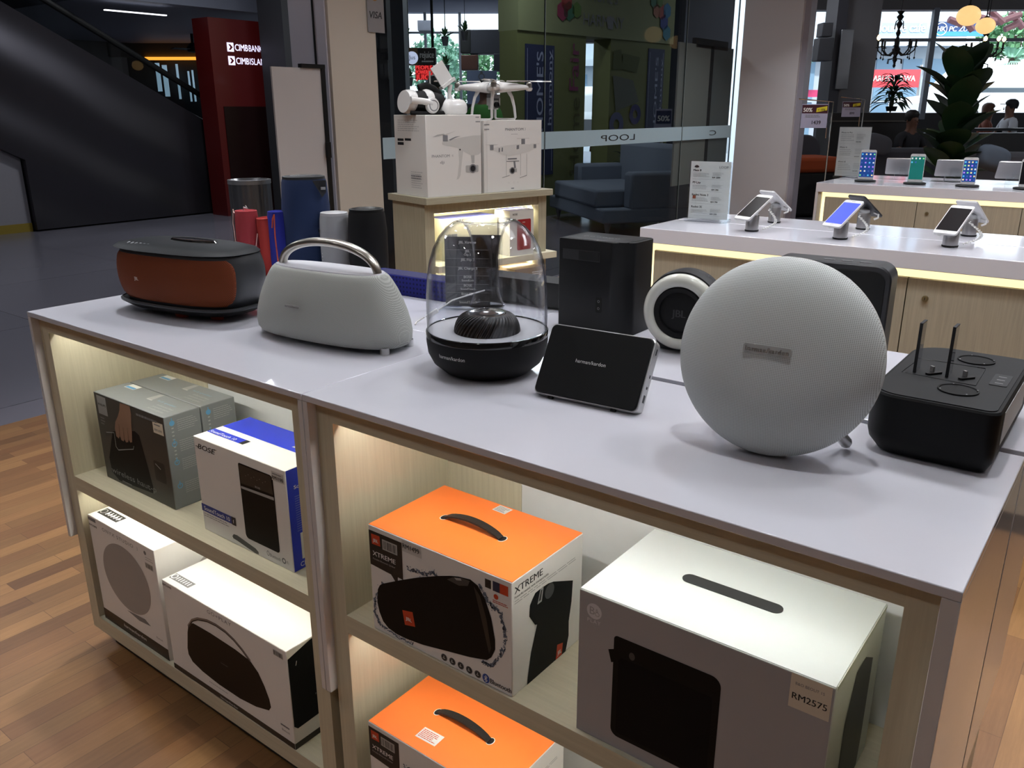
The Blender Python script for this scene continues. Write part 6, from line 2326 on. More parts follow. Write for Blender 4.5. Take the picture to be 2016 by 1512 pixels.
def car(label, px, py_roof, py_base, d, Lm, col, rz):
    base = bgp(px, 217, d)
    t = thing('car', label, 'car', (base.x, base.y, uz(px, py_base, d)[1]), rz)
    m = MB()
    h_ = 1.35
    prof = [(-0.5, 0.25), (-0.5, 0.62), (-0.46, 0.72), (-0.34, 0.78), (-0.22, h_-0.08), (-0.12, h_), (0.14, h_), (0.27, h_-0.12), (0.38, 0.80), (0.48, 0.74), (0.5, 0.60), (0.5, 0.25)]
    rings = []
    for (y, k) in ((-0.82, 0.93), (-0.75, 1.0), (0.75, 1.0), (0.82, 0.93)):
        rings.append([(x*Lm*k, y, 0.25+(z-0.25)*(0.96 if abs(y) > 0.8 else 1)) for x, z in prof])
    m.loft(rings, col)
    recalc(m.build('body', t, smooth=30))
    for s_ in (-1, 1):
        for (x0, x1, x2, x3) in ((-0.31, -0.01, -0.01, -0.205), (0.01, 0.34, 0.255, 0.01)):
            m = MB()
            m.add([(x0*Lm, s_*0.825, 0.82), (x1*Lm, s_*0.825, 0.82), (x2*Lm, s_*0.80, h_-0.10), (x3*Lm, s_*0.80, h_-0.10)], [(0, 1, 2, 3)], P('car_glass', '4A5A64', 0.15))
            m.build('window', t, smooth=0)
        for x in (-0.32, 0.32):
            m = MB()
            m.lathe([(0.0, 0.10), (0.20, 0.10), (0.30, 0.08), (0.30, -0.08), (0.0, -0.08)], blackp, FR((x*Lm, s_*0.78, 0.30), (1, 0, 0), (0, 0, 1)), 24)
            m.build('wheel', t, smooth=30)
    return t
carw = P('car_paint_white', 'E4E8EA', 0.3, var=0)
car('white car parked outside behind the cafe customers', 1975, 172, 262, 18.9, 4.4, carw, YAW+R(6))
car('white car seen through the gap between the banners', 1172, 185, 285, 21.5, 4.2, carw, YAW+R(75))

# --- cafe things on the right
iron = P('black_iron', '0E0E10', 0.5)
bulb_m = P('lit_bulb', 'FFE9A8', 0.4, var=0, emit=5, ecol='FFDFA0')
def chandelier(label, px, py_top, py_mid, py_bot, d, lit):
    c = bgp(px, py_mid, d)
    t = thing('chandelier', label, 'chandelier', tuple(c), YAW)
    zt = uz(px, py_top, d)[1]-c.z
    zb_ = uz(px, py_bot, d)[1]-c.z
    m = MB()
    prof = [(0.0, zb_), (0.012, zb_+0.01), (0.02, zb_+0.03), (0.008, zb_+0.06), (0.03, zb_*0.55), (0.012, zb_*0.35), (0.045, -0.02), (0.05, 0.02), (0.02, 0.06), (0.035, 0.12), (0.014, 0.17), (0.03, zt*0.45), (0.012, zt*0.55), (0.04, zt*0.68), (0.016, zt*0.76), (0.045, zt*0.86), (0.02, zt*0.92), (0.05, zt), (0.0, zt+0.01)]
    m.lathe(prof, iron, None, 16)
    m.build('stem', t, smooth=40)
    m = MB()
    m.tube([(0, 0, zt), (0, 0, 3.6-c.z)], 0.006, iron, 6)
    m.build('chain', t)
    n = 8
    for k in range(n):
        a = 2*PI*k/n+0.3
        ca, sa = math.cos(a), math.sin(a)
        m = MB()
        pts = [(0.03*ca, 0.03*sa, 0.0), (0.09*ca, 0.09*sa, -0.055), (0.16*ca, 0.16*sa, -0.045), (0.215*ca, 0.215*sa, 0.005), (0.225*ca, 0.225*sa, 0.04)]
        m.tube(pts, 0.009, iron, 6)
        m.lathe([(0.0, 0.035), (0.032, 0.045), (0.012, 0.055), (0.014, 0.125), (0.0, 0.13)], iron, T(0.225*ca, 0.225*sa, 0), 10)
        m.tube([(0.225*ca, 0.225*sa, 0.03), (0.225*ca, 0.225*sa, -0.08)], 0.004, iron, 5)
        m.lathe([(0.0, -0.11), (0.014, -0.09), (0.0, -0.07)], iron, T(0.225*ca, 0.225*sa, 0), 8)
        if k == 0:
            for q in range(6):
                b_ = PI*q/3
                m.tube([(0.015*math.cos(b_), 0.015*math.sin(b_), zt*0.8), (0.05*math.cos(b_), 0.05*math.sin(b_), zt*0.74), (0.06*math.cos(b_), 0.06*math.sin(b_), zt*0.55)], 0.004, iron, 5)
                m.tube([(0.02*math.cos(b_), 0.02*math.sin(b_), zb_*0.45), (0.09*math.cos(b_), 0.09*math.sin(b_), zb_*0.5), (0.095*math.cos(b_), 0.095*math.sin(b_), zb_*0.75)], 0.006, iron, 5)
        ar = m.build('arm', t)
        if k in lit:
            m = MB()
            m.lathe([(0.0, 0.13), (0.020, 0.145), (0.026, 0.165), (0.016, 0.19), (0.0, 0.205)], bulb_m, T(0.225*ca, 0.225*sa, 0), 12)
            m.build('bulb', ar, smooth=60)
chandelier('ornate black chandelier left, hanging before the red banner', 1764, 22, 100, 134, 11.6, (3,))
chandelier('ornate black chandelier behind the big leafed plant', 1936, 62, 104, 150, 12.4, (1, 5, 6, 7))
glb = P('lit_globe_cream', 'FFDCA0', 0.4, var=0, emit=1.0, ecol='FFCF8A')
for (px, py, rp, lab, d) in ((1907, 31, 21.5, 'larger cream globe pendant lamp, upper left of the pair', 10.0), (1940, 51, 17.5, 'smaller cream globe pendant lamp, lower right of the pair', 10.6)):
    c = bgp(px, py, d)
    r_ = rp/1732*d
    t = thing('pendant_lamp', lab, 'lamp', tuple(c), 0)
    m = MB()
    m.lathe([(r_*math.cos(R(a)), r_*0.84*math.sin(R(a))) for a in range(-90, 91, 15)], glb, None, 28)
    m.build('globe_shade', t, smooth=60)
    m = MB()
    m.tube([(0, 0, r_*0.84), (0, 0, 3.6-c.z)], 0.008, iron, 6)
    m.lathe([(0.0, r_*0.82), (0.03, r_*0.83), (0.02, r_*0.95), (0.0, r_*1.0)], iron, None, 12)
    m.build('cord', t)

def leaf_plant(label, px, py_top, py_pot, d, wpx, nleaf, lw, seed, pot=True, droop=0.3, name='potted_plant', zfloor=None, col=None, spread=1.0, llen=None, zr=(0.14, 0.50)):
    rd = random.Random(seed)
    base = bgp(px, py_pot, d)
    z0 = base.z if zfloor is None else zfloor
    zt = uz(px, py_top, d)[1]-z0
    wr = wpx/1732*d/2
    t = thing(name, label, 'plant', (base.x, base.y, z0), YAW)
    H_ = zt
    if pot:
        m = MB()
        m.lathe([(0.0, 0.0), (wr*0.22, 0.0), (wr*0.28, H_*0.10), (wr*0.25, H_*0.11), (0.0, H_*0.10)], blackp, None, 20)
        m.build('pot', t, smooth=40)
    m = MB()
    m.tube([(0, 0, 0.02), (0.01, 0, H_*0.45)], 0.02, P('plant_stem', '3A3A22', 0.7), 8)
    m.build('stem', t)
    col = col or P('dark_glossy_leaf', '1F3A22', 0.4, var=0.25, scale=6)
    for k in range(nleaf):
        a = 2.399*k+rd.uniform(-0.3, 0.3)
        f = k/max(1, nleaf-1)
        zb_ = H_*(zr[0]+zr[1]*f)
        el = R(rd.uniform(15, 50)+38*f)
        L_ = min((H_-zb_)/max(0.3, math.sin(el)), wr/max(0.25, math.cos(el)))*rd.uniform(0.8, 1.0)*spread
        if llen:
            L_ = llen*rd.uniform(0.75, 1.1)
        ca, sa = math.cos(a), math.sin(a)
        m = MB()
        rings = []
        n = 9
        for q in range(n+1):
            g_ = q/n
            r_ = L_*g_*math.cos(el*(1-0.25*g_))
            z = zb_+L_*(g_*math.sin(el)-droop*g_*g_)
            w_ = lw*L_*math.sin(PI*min(1, g_*0.97+0.03)**1.15)**0.8*(0.15 if g_ < 0.12 else 1)
            c_ = Vector((ca*r_, sa*r_, z))
            s_ = Vector((-sa, ca, 0))*w_
            up = Vector((0, 0, 0.25*w_))
            rings.append([tuple(c_-s_+up), tuple(c_), tuple(c_+s_+up)])
        m.loft(rings, col, None, False, False, closed=False)
        m.build('leaf', t, smooth=60)
    return t
leaf_plant('large dark plant with broad leaves standing behind the far table', 1868, 92, 330, 8.6, 175, 46, 0.25, 11, pot=True, droop=0.15, zfloor=0.0, llen=0.52, zr=(0.32, 0.50))
leaf_plant('dark plant with narrow leaves in black pot on counter', 1754, 130, 219, 12.7, 78, 70, 0.075, 12, pot=True, droop=0.75, llen=0.40, zr=(0.10, 0.55))

cnt = P('dark_counter', '1E1B1A', 0.5)
m = MB()
bslab(m, 1634, 222, 1786, 330, 12.4, 0.6, cnt, 0.0)
bslab(m, 1634, 237, 1786, 240, 12.38, 0.02, P('counter_line', '55504A', 0.5))
tag(m.build('cafe_counter'), 'long dark cafe counter below the narrow leafed plant', 'counter')
m = MB()
bslab(m, 1786, 262, 2120, 330, 12.7, 0.3, P('dark_brown_counter', '15110F', 0.5), 0.0)
tag(m.build('cafe_partition'), 'low dark partition behind the big leafed plant', 'partition')
t = thing('cafe_table', 'dark cafe table where customers sit by the window', 'table', ground(1975, 13.55), YAW)
m = MB()
m.box((-0.70, -0.15, 1.05), (0.75, 0.15, 1.09), dark_m)
m.build('table_top', t)
m = MB()
m.tube([(0, 0, 0), (0, 0, 1.05)], 0.04, dark_m, 8)
m.build('leg', t)

# sofas
sg_ = P('grey_sofa_fabric', '4E5058', 0.9, var=0.06, scale=200)
sg2 = P('blue_grey_sofa_fabric', '7E8694', 0.9, var=0.06, scale=200)
so_ = P('orange_sofa_fabric', 'A84A22', 0.9, var=0.06, scale=200)
def sofa(label, px, d, w_, dpt, rz, colm, seat=0.42, back=0.85, arm=0.62, name='sofa', arm_w=0.16, arm_in=0.0, legs=True):
    t = thing(name, label, 'sofa', ground(px, d), rz)
    m = MB()
    m.box((-w_/2, -dpt/2, 0.14), (w_/2, dpt/2, 0.30), colm)
    m.build('base', t, bevel=0.02)
    m = MB()
    m.box((-w_/2+arm_w, -dpt/2-0.01, 0.30), (w_/2-arm_w, dpt/2-0.2, seat), colm)
    m.build('seat_cushion', t, bevel=0.03)
    m = MB()
    m.box((-w_/2+arm_w*0.5, dpt/2-0.22, 0.30), (w_/2-arm_w*0.5, dpt/2, back), colm)
    m.build('backrest', t, bevel=0.05)
    for s_ in (-1, 1):
        m = MB()
        x0 = s_*w_/2-(arm_w if s_ > 0 else 0)
        m.box((x0, -dpt/2+arm_in, 0.28), (x0+arm_w, dpt/2, arm), colm)
        m.build('armrest', t, bevel=0.04)
        if legs:
            for q in (-1, 1):
                m = MB()
                m.lathe([(0.016, 0.0), (0.02, 0.03), (0.035, 0.09), (0.045, 0.15)], P('silver_leg', '8A8A8C', 0.4, metal=0.5), T(s_*(w_/2-0.10), q*(dpt/2-0.1), 0), 10, True)
                m.build('leg', t, smooth=40)
    return t
sofa('blue grey sofa in the corridor beyond the lettered glass', 1222, 10.6, 1.9, 1.15, YAW+R(-74), sg2, 0.50, 0.98, 0.70, arm_w=0.22, arm_in=0.33)
t = thing('armchair', 'orange seated dark based chair with grey back right of the shop column', 'chair', ground(1590, 11.6), YAW+R(8))
m = MB()
m.box((-0.42, -0.35, 0.03), (0.40, 0.45, 0.58), P('black_chair_base', '151516', 0.8))
m.build('base', t, bevel=0.03)
m = MB()
m.box((-0.43, -0.37, 0.58), (0.36, 0.30, 0.78), so_)
m.build('seat_cushion', t, bevel=0.05)
m = MB()
m.prism(rrect(-0.45, 0.0, 0.42, 0.50, (0.02, 0.02, 0.22, 0.22)), -0.16, 0.0, sg_, FR((0, 0.32, 0.54), (1, 0, 0), (0, 0, 1)), ch=0.02)
m.build('backrest', t)
m = MB()
m.box((0.30, -0.36, 0.50), (0.44, 0.30, 0.72), so_)
m.build('armrest', t, bevel=0.06)
sofa('long dark grey sofa behind the docked phones, left part', 1790, 10.7, 1.2, 0.8, YAW+R(175), sg_, 0.46, 0.93, 0.70)
sofa('dark grey sofa behind the docked phones at right edge', 1968, 9.3, 0.9, 0.9, YAW+R(160), sg_, 0.5, 0.95, 0.86)
for (px, py, d, lab, cm_, s_) in ((1728, 285, 10.15, 'grey cushion leaning beside the far price card', sg_, 0.17), (1955, 312, 8.3, 'blue grey cushion on the right sofa', P('slate_cushion', '4A5462', 0.9), 0.17)):
    c = bgp(px, py, d)
    m = MB()
    m.loft([superell(s_*k, s_*0.72*k, 3.0, 32, 0, 0, z) for z, k in ((-0.07, 0.5), (-0.05, 0.85), (0, 1.0), (0.05, 0.85), (0.07, 0.5))], cm_)
    o = m.build('cushion', smooth=60)
    o.location = c
    o.rotation_euler = (R(80), R(15), YAW)
    tag(o, lab, 'cushion')

# price frame stands
def frame_stand(label, px, py0, py1, w_, d, big, price, x_pole=(0.95,)):
    p = bgp(px, (py0+py1)/2, d)
    t = thing('price_frame_stand', label, 'sign stand', (p.x, p.y, 0), YAW)
    z1, z0 = uz(px, py0, d)[1], uz(px, py1, d)[1]
    m = MB()
    hw = w_/2
    m.tube([(-hw*1.3, 0, z1+0.05), (hw*1.35, 0, z1+0.02), (hw*1.35, 0, 0.02)], 0.008, chrome, 8)
    m.tube([(hw*1.0, 0, z1+0.03), (hw*1.15, 0.03, z0-0.1)], 0.004, chrome, 6)
    m.box((hw*1.35-0.15, -0.12, 0), (hw*1.35+0.15, 0.12, 0.015), silver)
    m.build('pole_frame', t)
    m = MB()
    m.box((-hw, -0.004, z0), (hw, 0.004, z1), P('price_paper_grey', '9A98AE', 0.5))
    m.build('price_sheet', t)
    F_ = FR((0, -0.005, 0), (1, 0, 0), (0, 0, 1))
    m = MB()
    hh = z1-z0
    m.rect(-hw*0.98, z0+0.62*hh, hw*0.98, z0+0.97*hh, P('deep_maroon_print', '3A1420', 0.5), F_, E1)
    m.text('50%', -hw*0.88, z0+0.68*hh, hh*0.24, paper, F_, E2, 'L', 0.03)
    m.poly([(hw*0.1, z0+0.66*hh), (hw*0.92, z0+0.74*hh), (hw*0.92, z0+0.92*hh), (hw*0.12, z0+0.84*hh)], P('yellow_flash', 'C8B828', 0.5), F_, E3)
    m.text(big, hw*0.22, z0+0.72*hh, hh*0.13, ink, F_, E4+0.001, 'L', 0.02)
    m.text(price, -hw*0.15, z0+0.16*hh, hh*0.22, ink, F_, E1, 'L', 0.02)
    m.lines(-hw*0.7, z0+0.44*hh, hw*0.6, z0+0.58*hh, 2, ink2, F_, E1, seed=3)
    m.build('price_print', t, smooth=0)
frame_stand('chrome stand with 50 percent price sheet reading 1439', 1603, 205, 252, 0.265, 8.9, '+ 15%', '1439')
frame_stand('chrome stand with smaller maroon topped price sheet', 1676, 200, 230, 0.20, 9.6, 'OFF', '899')

# ------------------------------------------------------------ home fair gateway beyond the glass
lime = P('olive_lime_fabric', '6C7142', 0.7, var=0.03)
lime2 = P('pale_lime_fabric', '858A64', 0.7, var=0.03)
navy = P('navy_banner', '20284E', 0.6)
A_ = bgp(1010, 217, 11.0)
B_ = bgp(1322, 217, 13.6)
ax = Vector((B_.x-A_.x, B_.y-A_.y, 0))
LG = ax.length
ax.normalize()
FG = FR((A_.x, A_.y, 0), ax, (0, 0, 1))
FGi = FG.inverted()
def gp(px, py):
    """where a sight line meets the gateway front, as (along, up)"""
    v = _f+_r*((px-1008.0)/FPX)-_u*((py-756.0)/FPX)
    o = FGi @ CAM
    dd = FGi.to_3x3() @ v
    k = -o.z/dd.z
    q = o+dd*k
    return q.x, q.y
t = thing('fair_gateway', 'lime green fair gateway with header and banners, beyond the glass', 'gateway', (0, 0, 0))
u1, u2, u3 = gp(1018, 200)[0], gp(1151, 200)[0], gp(1199, 200)[0]
u4 = gp(1316, 200)[0]
zh = gp(1180, 74)[1]
m = MB()
m.box((u1, 0.0, -0.3), (u2, zh, 0.0), lime, FG)
m.build('left_pylon', t)
m = MB()
m.box((u3, 0.0, -0.3), (u4, zh, 0.0), lime, FG)
m.build('right_pylon', t)
m = MB()
m.box((u1, zh, -0.32), (u4+0.02, 3.55, 0.02), lime2, FG)
m.build('header', t)
m = MB()
q0, q1 = gp(1145, 49), gp(1225, 54)
m.text("HARM NY", q0[0], q0[1], 0.21, ink2, FG, 0.03, 'L', 0.0, wid=q1[0]-q0[0])
m.text("HOME'S", q0[0]+0.14, q0[1]+0.30, 0.21, ink2, FG, 0.03, 'L', 0.0, wid=(q1[0]-q0[0])*0.66)
px_ = gp(1198, 42)
m.disc(px_[0], px_[1], 0.045, ink2, FG, 0.032, 10)
m.poly([(px_[0]-0.05, px_[1]-0.10), (px_[0]+0.05, px_[1]-0.10), (px_[0]+0.08, px_[1]+0.02), (px_[0], px_[1]+0.07), (px_[0]-0.08, px_[1]+0.02)], ink2, FG, 0.031)
m.build('header_lettering', t, smooth=0)
m = MB()
cols = ['8A2A4A', '2E6A4E', '5A7A34', '9A3A34', '2E6E96', '2A3A84', '34788C', 'A0644A']
for (px, py, r_, ci) in ((1104, 22, 0.12, 0), (1117, 22, 0.12, 1), (1132, 20, 0.10, 2), (1112, 4, 0.12, 3), (1290, 22, 0.10, 7), (1300, 24, 0.11, 3), (1310, 22, 0.11, 4), (1304, 45, 0.11, 5), (1309, 65, 0.11, 6), (1285, 3, 0.1, 1), (1295, 3, 0.1, 2)):
    q = gp(px, py)
    m.add([(q[0]+r_*math.cos(R(30+60*k)), q[1]+r_*math.sin(R(30+60*k)), 0.032) for k in range(6)], [tuple(range(6))], P('hexagon_'+cols[ci], cols[ci], 0.6), FG)
m.build('hexagon_pattern', t, smooth=0)
def vtext(m, s_, px, py_bot, py_top, wpx, mat, w=0.012, bold=0.02, k=1.38):
    a, b_ = gp(px, py_bot), gp(px, py_top)
    F2 = FG @ Matrix.Translation((a[0], a[1], 0)) @ Matrix.Rotation(PI/2, 4, 'Z')
    hgt = wpx*13/1732
    m.text(s_, 0, 0, hgt*k, mat, F2, w, 'L', bold, wid=b_[1]-a[1])
for (x0, x1, y0_, y1_, lab) in ((1033, 1089, 88, 345, 1), (1271, 1302, 96, 330, 2)):
    a, b_ = gp(x0, (y0_+y1_)/2), gp(x1, (y0_+y1_)/2)
    za, zb_ = gp((x0+x1)/2, y0_)[1], gp((x0+x1)/2, y1_)[1]
    m = MB()
    m.box((a[0], zb_, 0.0), (b_[0], za, 0.01), navy, FG)
    bn = m.build('banner', t)
    m = MB()
    for (c0, c1) in (((a[0]+0.03, zb_+0.05), (a[0]+0.04, za-0.05)), ((b_[0]-0.04, zb_+0.05), (b_[0]-0.03, za-0.05))):
        m.rect(c0[0], c0[1], c1[0], c1[1], P('banner_line', '8C92AE', 0.6), FG, 0.012)
    pl_ = P('banner_letters', '9FA5BE', 0.6)
    if lab == 1:
        vtext(m, "HOME'S", 1067, 258, 102, 17, pl_)
        vtext(m, 'harmony', 1084, 246, 100, 10, pl_)
    else:
        vtext(m, "HOME'S", 1288, 262, 112, 9, pl_)
        vtext(m, 'harmony', 1297, 250, 115, 6, pl_)
    m.build('banner_lettering', bn, smooth=0)
m = MB()
vtext(m, 'Home', 1137, 340, 192, 21, P('outline_brown', '4A4A22', 0.6), bold=0.0, k=1.75)
vtext(m, 'Fair', 1137, 178, 86, 21, P('plum_letters', '7A2A56', 0.6), k=1.75)
m.build('fair_lettering', t, smooth=0)
m = MB()
olive = P('printed_cushion_olive', '4A5220', 0.7, var=0.1)
gry = P('printed_cushion_grey', '5E6258', 0.7, var=0.15)
def gpoly(pts, mat, w=0.012):
    m.poly([gp(*p_) for p_ in pts][::-1], mat, FG, w)
gpoly([(1207, 100), (1222, 97), (1224, 135), (1205, 138)], olive)
gpoly([(1226, 105), (1259, 113), (1252, 144), (1222, 136)], olive)
gpoly([(1205, 148), (1245, 158), (1256, 200), (1211, 219)], gry, 0.013)
for (px, py, r_, c_) in ((1212, 245, 0.17, '5A5E80'), (1249, 225, 0.14, '2E2E66')):
    q = gp(px, py)
    m.disc(q[0], q[1], r_, P('printed_neck_pillow_'+c_, c_, 0.7), FG, 0.014, 24, r2=r_*0.42)
m.build('pillow_picture', t, smooth=0)
# grey columns and pale door behind the gateway's right
m = MB()
bslab(m, 1316, -60, 1350, 345, 15.2, 0.3, P('slate_column', '40454C', 0.5), 0.0, 3.6)
bslab(m, 1350, -60, 1434, 345, 14.6, 0.3, P('slate_column_pale', '565B66', 0.5), 0.0, 3.6)
m.build('trim_9', kind='structure')
leaf_plant('bushy green plant behind the blue grey sofa', 1232, 300, 345, 11.6, 60, 50, 0.10, 21, pot=True, droop=0.5, zfloor=0.0, llen=0.35, zr=(0.35, 0.5))
m = MB()
c = bgp(1306, 235, 10.6)
t = thing('sale_card', 'small grey sale card reading 50 percent beside the glass door panel', 'sign', (c.x, c.y, 0), YAW)
m.box((-0.10, -0.01, c.z-0.10), (0.10, 0.0, c.z+0.12), P('price_paper_grey', '9A98AE', 0.5))
m.text('50%', 0, c.z-0.02, 0.09, paper, FR((0, -0.011, 0), (1, 0, 0), (0, 0, 1)), 0.002, 'C', 0.03)
m.rect(-0.09, c.z-0.05, 0.09, c.z+0.10, navy, FR((0, -0.011, 0), (1, 0, 0), (0, 0, 1)), 0.001)
m.build('card', t)
m = MB()
m.tube([(0, 0.01, 0.0), (0, 0.01, c.z+0.1)], 0.01, silver, 8)
m.build('pole', t)

# --- juice bar beyond the near pane
red_lit = P('lit_red_sign', 'FF5A58', 0.5, var=0, emit=1.4, ecol='FF3A3A')
def hang_box(label, px0, py0, px1, py1, d, mat, name='hanging_box', cords=True):
    c = bgp((px0+px1)/2, (py0+py1)/2, d)
    u0, z1 = uz(px0, py0, d)
    u1, z0 = uz(px1, py1, d)
    w_, h_ = (u1-u0)/2, (z1-z0)/2
    t = thing(name, label, 'sign', tuple(c), YAW)
    m = MB()
    m.box((-w_, 0, -h_), (w_, 0.18, h_), mat)
    m.build('case', t, bevel=0.008)
    if cords:
        for s_ in (-0.8, 0.8):
            m = MB()
            m.tube([(s_*w_, 0.09, h_), (s_*w_, 0.09, 3.6-c.z)], 0.022, blackp, 6)
            m.build('hanger_rod', t)
    return t, w_, h_
t, w_, h_ = hang_box('brown and dark hanging juice bar signboard with white lettering', 796, 94, 858, 128, 13.0, P('dark_brown_sign', '2A2220', 0.5))
F_ = FR((0, -0.002, 0), (1, 0, 0), (0, 0, 1))
m = MB()
m.rect(-w_, -h_, -w_*0.15, h_, P('wood_brown_sign', '6E5230', 0.5), F_, 0.001)
m.disc(-w_*0.52, -0.02, h_*0.75, P('lit_oval', 'DCE2FF', 0.5, var=0, emit=1.0), F_, 0.004, 24)
m.text('Jus', -w_*0.52, -0.04, 0.08, ink2, F_, 0.006, 'C', 0.0)
m.text('rejuice', w_*0.45, -0.02, 0.13, paper, F_, 0.004, 'C', 0.02, wid=w_*0.9)
m.lines(w_*0.1, -h_*0.75, w_*0.9, -h_*0.4, 1, paper, F_, 0.004)
m.build('sign_face', t, smooth=0)
t, w_, h_ = hang_box('glowing red sign reading JUICE hanging under the dark signboard', 817, 129, 853, 157, 13.0, P('dark_sign_case', '3A1010', 0.5), cords=False)
m = MB()
for k, (s_, zz) in enumerate((('PEOPLE', 0.045), ('POWERED', -0.02), ('JUICE', -0.095))):
    m.text(s_, 0, zz, 0.075 if k < 2 else 0.10, red_lit, F_, 0.004, 'C', 0.03, wid=w_*1.85)
m.rect(-w_, -h_, w_, h_, P('dim_red_face', '8A1C1E', 0.5, var=0, emit=0.25, ecol='FF2020'), F_, 0.001)
m.build('lit_lettering', t, smooth=0)
for (x0, y0_, x1, y1_, lab, hexc) in ((924, 58, 1018, 106, 'dark hanging cabinet over the juice counter', '2E3038'),
                                     (906, 58, 928, 104, 'black panel behind the hanging leafy plant', '1E2020'),
                                     (908, 108, 941, 138, 'brown wooden cabinet in the juice bar', '4E3026'),
                                     (972, 105, 1000, 140, 'charcoal cabinet right of the small bright window', '2A2C34')):
    m = MB()
    bslab(m, x0, y0_, x1, y1_, 14.0, 0.35, P('cab_'+hexc, hexc, 0.5))
    tag(m.build('cabinet', bevel=0.01), lab, 'cabinet')
m = MB()
bslab(m, 919, 139, 978, 163, 13.6, 0.05, P('white_counter_panel', '8A98BC', 0.6), uz(948, 205, 13.4)[1])
o = m.build('counter_panel')
tag(o, 'pale blue panel with small emblem behind the drone', 'panel')
m = MB()
q = uz(948, 151, 13.59)
m.disc(q[0], q[1], 0.05, ink2, FB, -13.585, 16, r2=0.035)
m.disc(q[0], q[1]+0.06, 0.02, ink2, FB, -13.585, 10)
m.build('emblem', o, smooth=0)
m = MB()
bslab(m, 775, 205, 1018, 330, 13.4, 0.6, P('bar_counter', '4A5058', 0.5), 0.0)
tag(m.build('bar_counter'), 'grey juice bar counter behind the drone cartons', 'counter')
m = MB()
bslab(m, 822, 40, 850, 60, 13.8, 0.3, P('grey_duct', '7A7E8A', 0.6))
tag(m.build('ceiling_duct'), 'grey box duct between the two hanger rods', 'duct')
for (px, py, lab) in ((797, 70, 'hanging pot plant left of the signboard'), (876, 72, 'hanging pot plant in front of the bright window'), (915, 62, 'leafy hanging plant on top of the black panel'), (778, 98, 'hanging plant beside the slate column'), (806, 152, 'hanging plant lower left below the signboard'), (878, 128, 'small hanging plant above the tablet holder')):
    c = bgp(px, py, 12.6)
    t = thing('hanging_plant', lab, 'plant', tuple(c), 0)
    m = MB()
    m.lathe([(0.0, -0.12), (0.035, -0.12), (0.055, 0.0), (0.0, 0.0)], P('hanging_pot', '5E6068', 0.5), None, 14)
    m.build('pot', t, smooth=40)
    m = MB()
    m.tube([(0, 0, 0.0), (0, 0, 3.6-c.z)], 0.004, iron, 5)
    m.build('cord', t)
    rd = random.Random(int(px))
    m = MB()
    for k in range(26):
        a, el, L_ = rd.uniform(0, 2*PI), rd.uniform(0.2, 1.4), rd.uniform(0.08, 0.17)
        d1 = Vector((math.cos(a)*math.cos(el), math.sin(a)*math.cos(el), math.sin(el)))
        s_ = Vector((-math.sin(a), math.cos(a), 0))*0.018
        m.add([(0, 0, 0), tuple(d1*L_*0.6+s_), tuple(d1*L_), tuple(d1*L_*0.6-s_)], [(0, 1, 2, 3)], P('hanging_leaf', '3E6A3E', 0.6, var=0.2))
    m.build('leaves', t, smooth=0)
c = bgp(779, 152, 11.5)
t = thing('pendant_lamp', 'white cone pendant lamp beside the slate column', 'lamp', tuple(c), 0)
m = MB()
m.lathe([(0.02, 0.12), (0.05, 0.06), (0.11, 0.0), (0.105, 0.0), (0.045, 0.055)], whitep, None, 24)
m.build('lamp_shade', t, smooth=40)
m = MB()
m.tube([(0, 0, 0.12), (0, 0, 3.6-c.z)], 0.006, iron, 6)
m.build('cord', t)

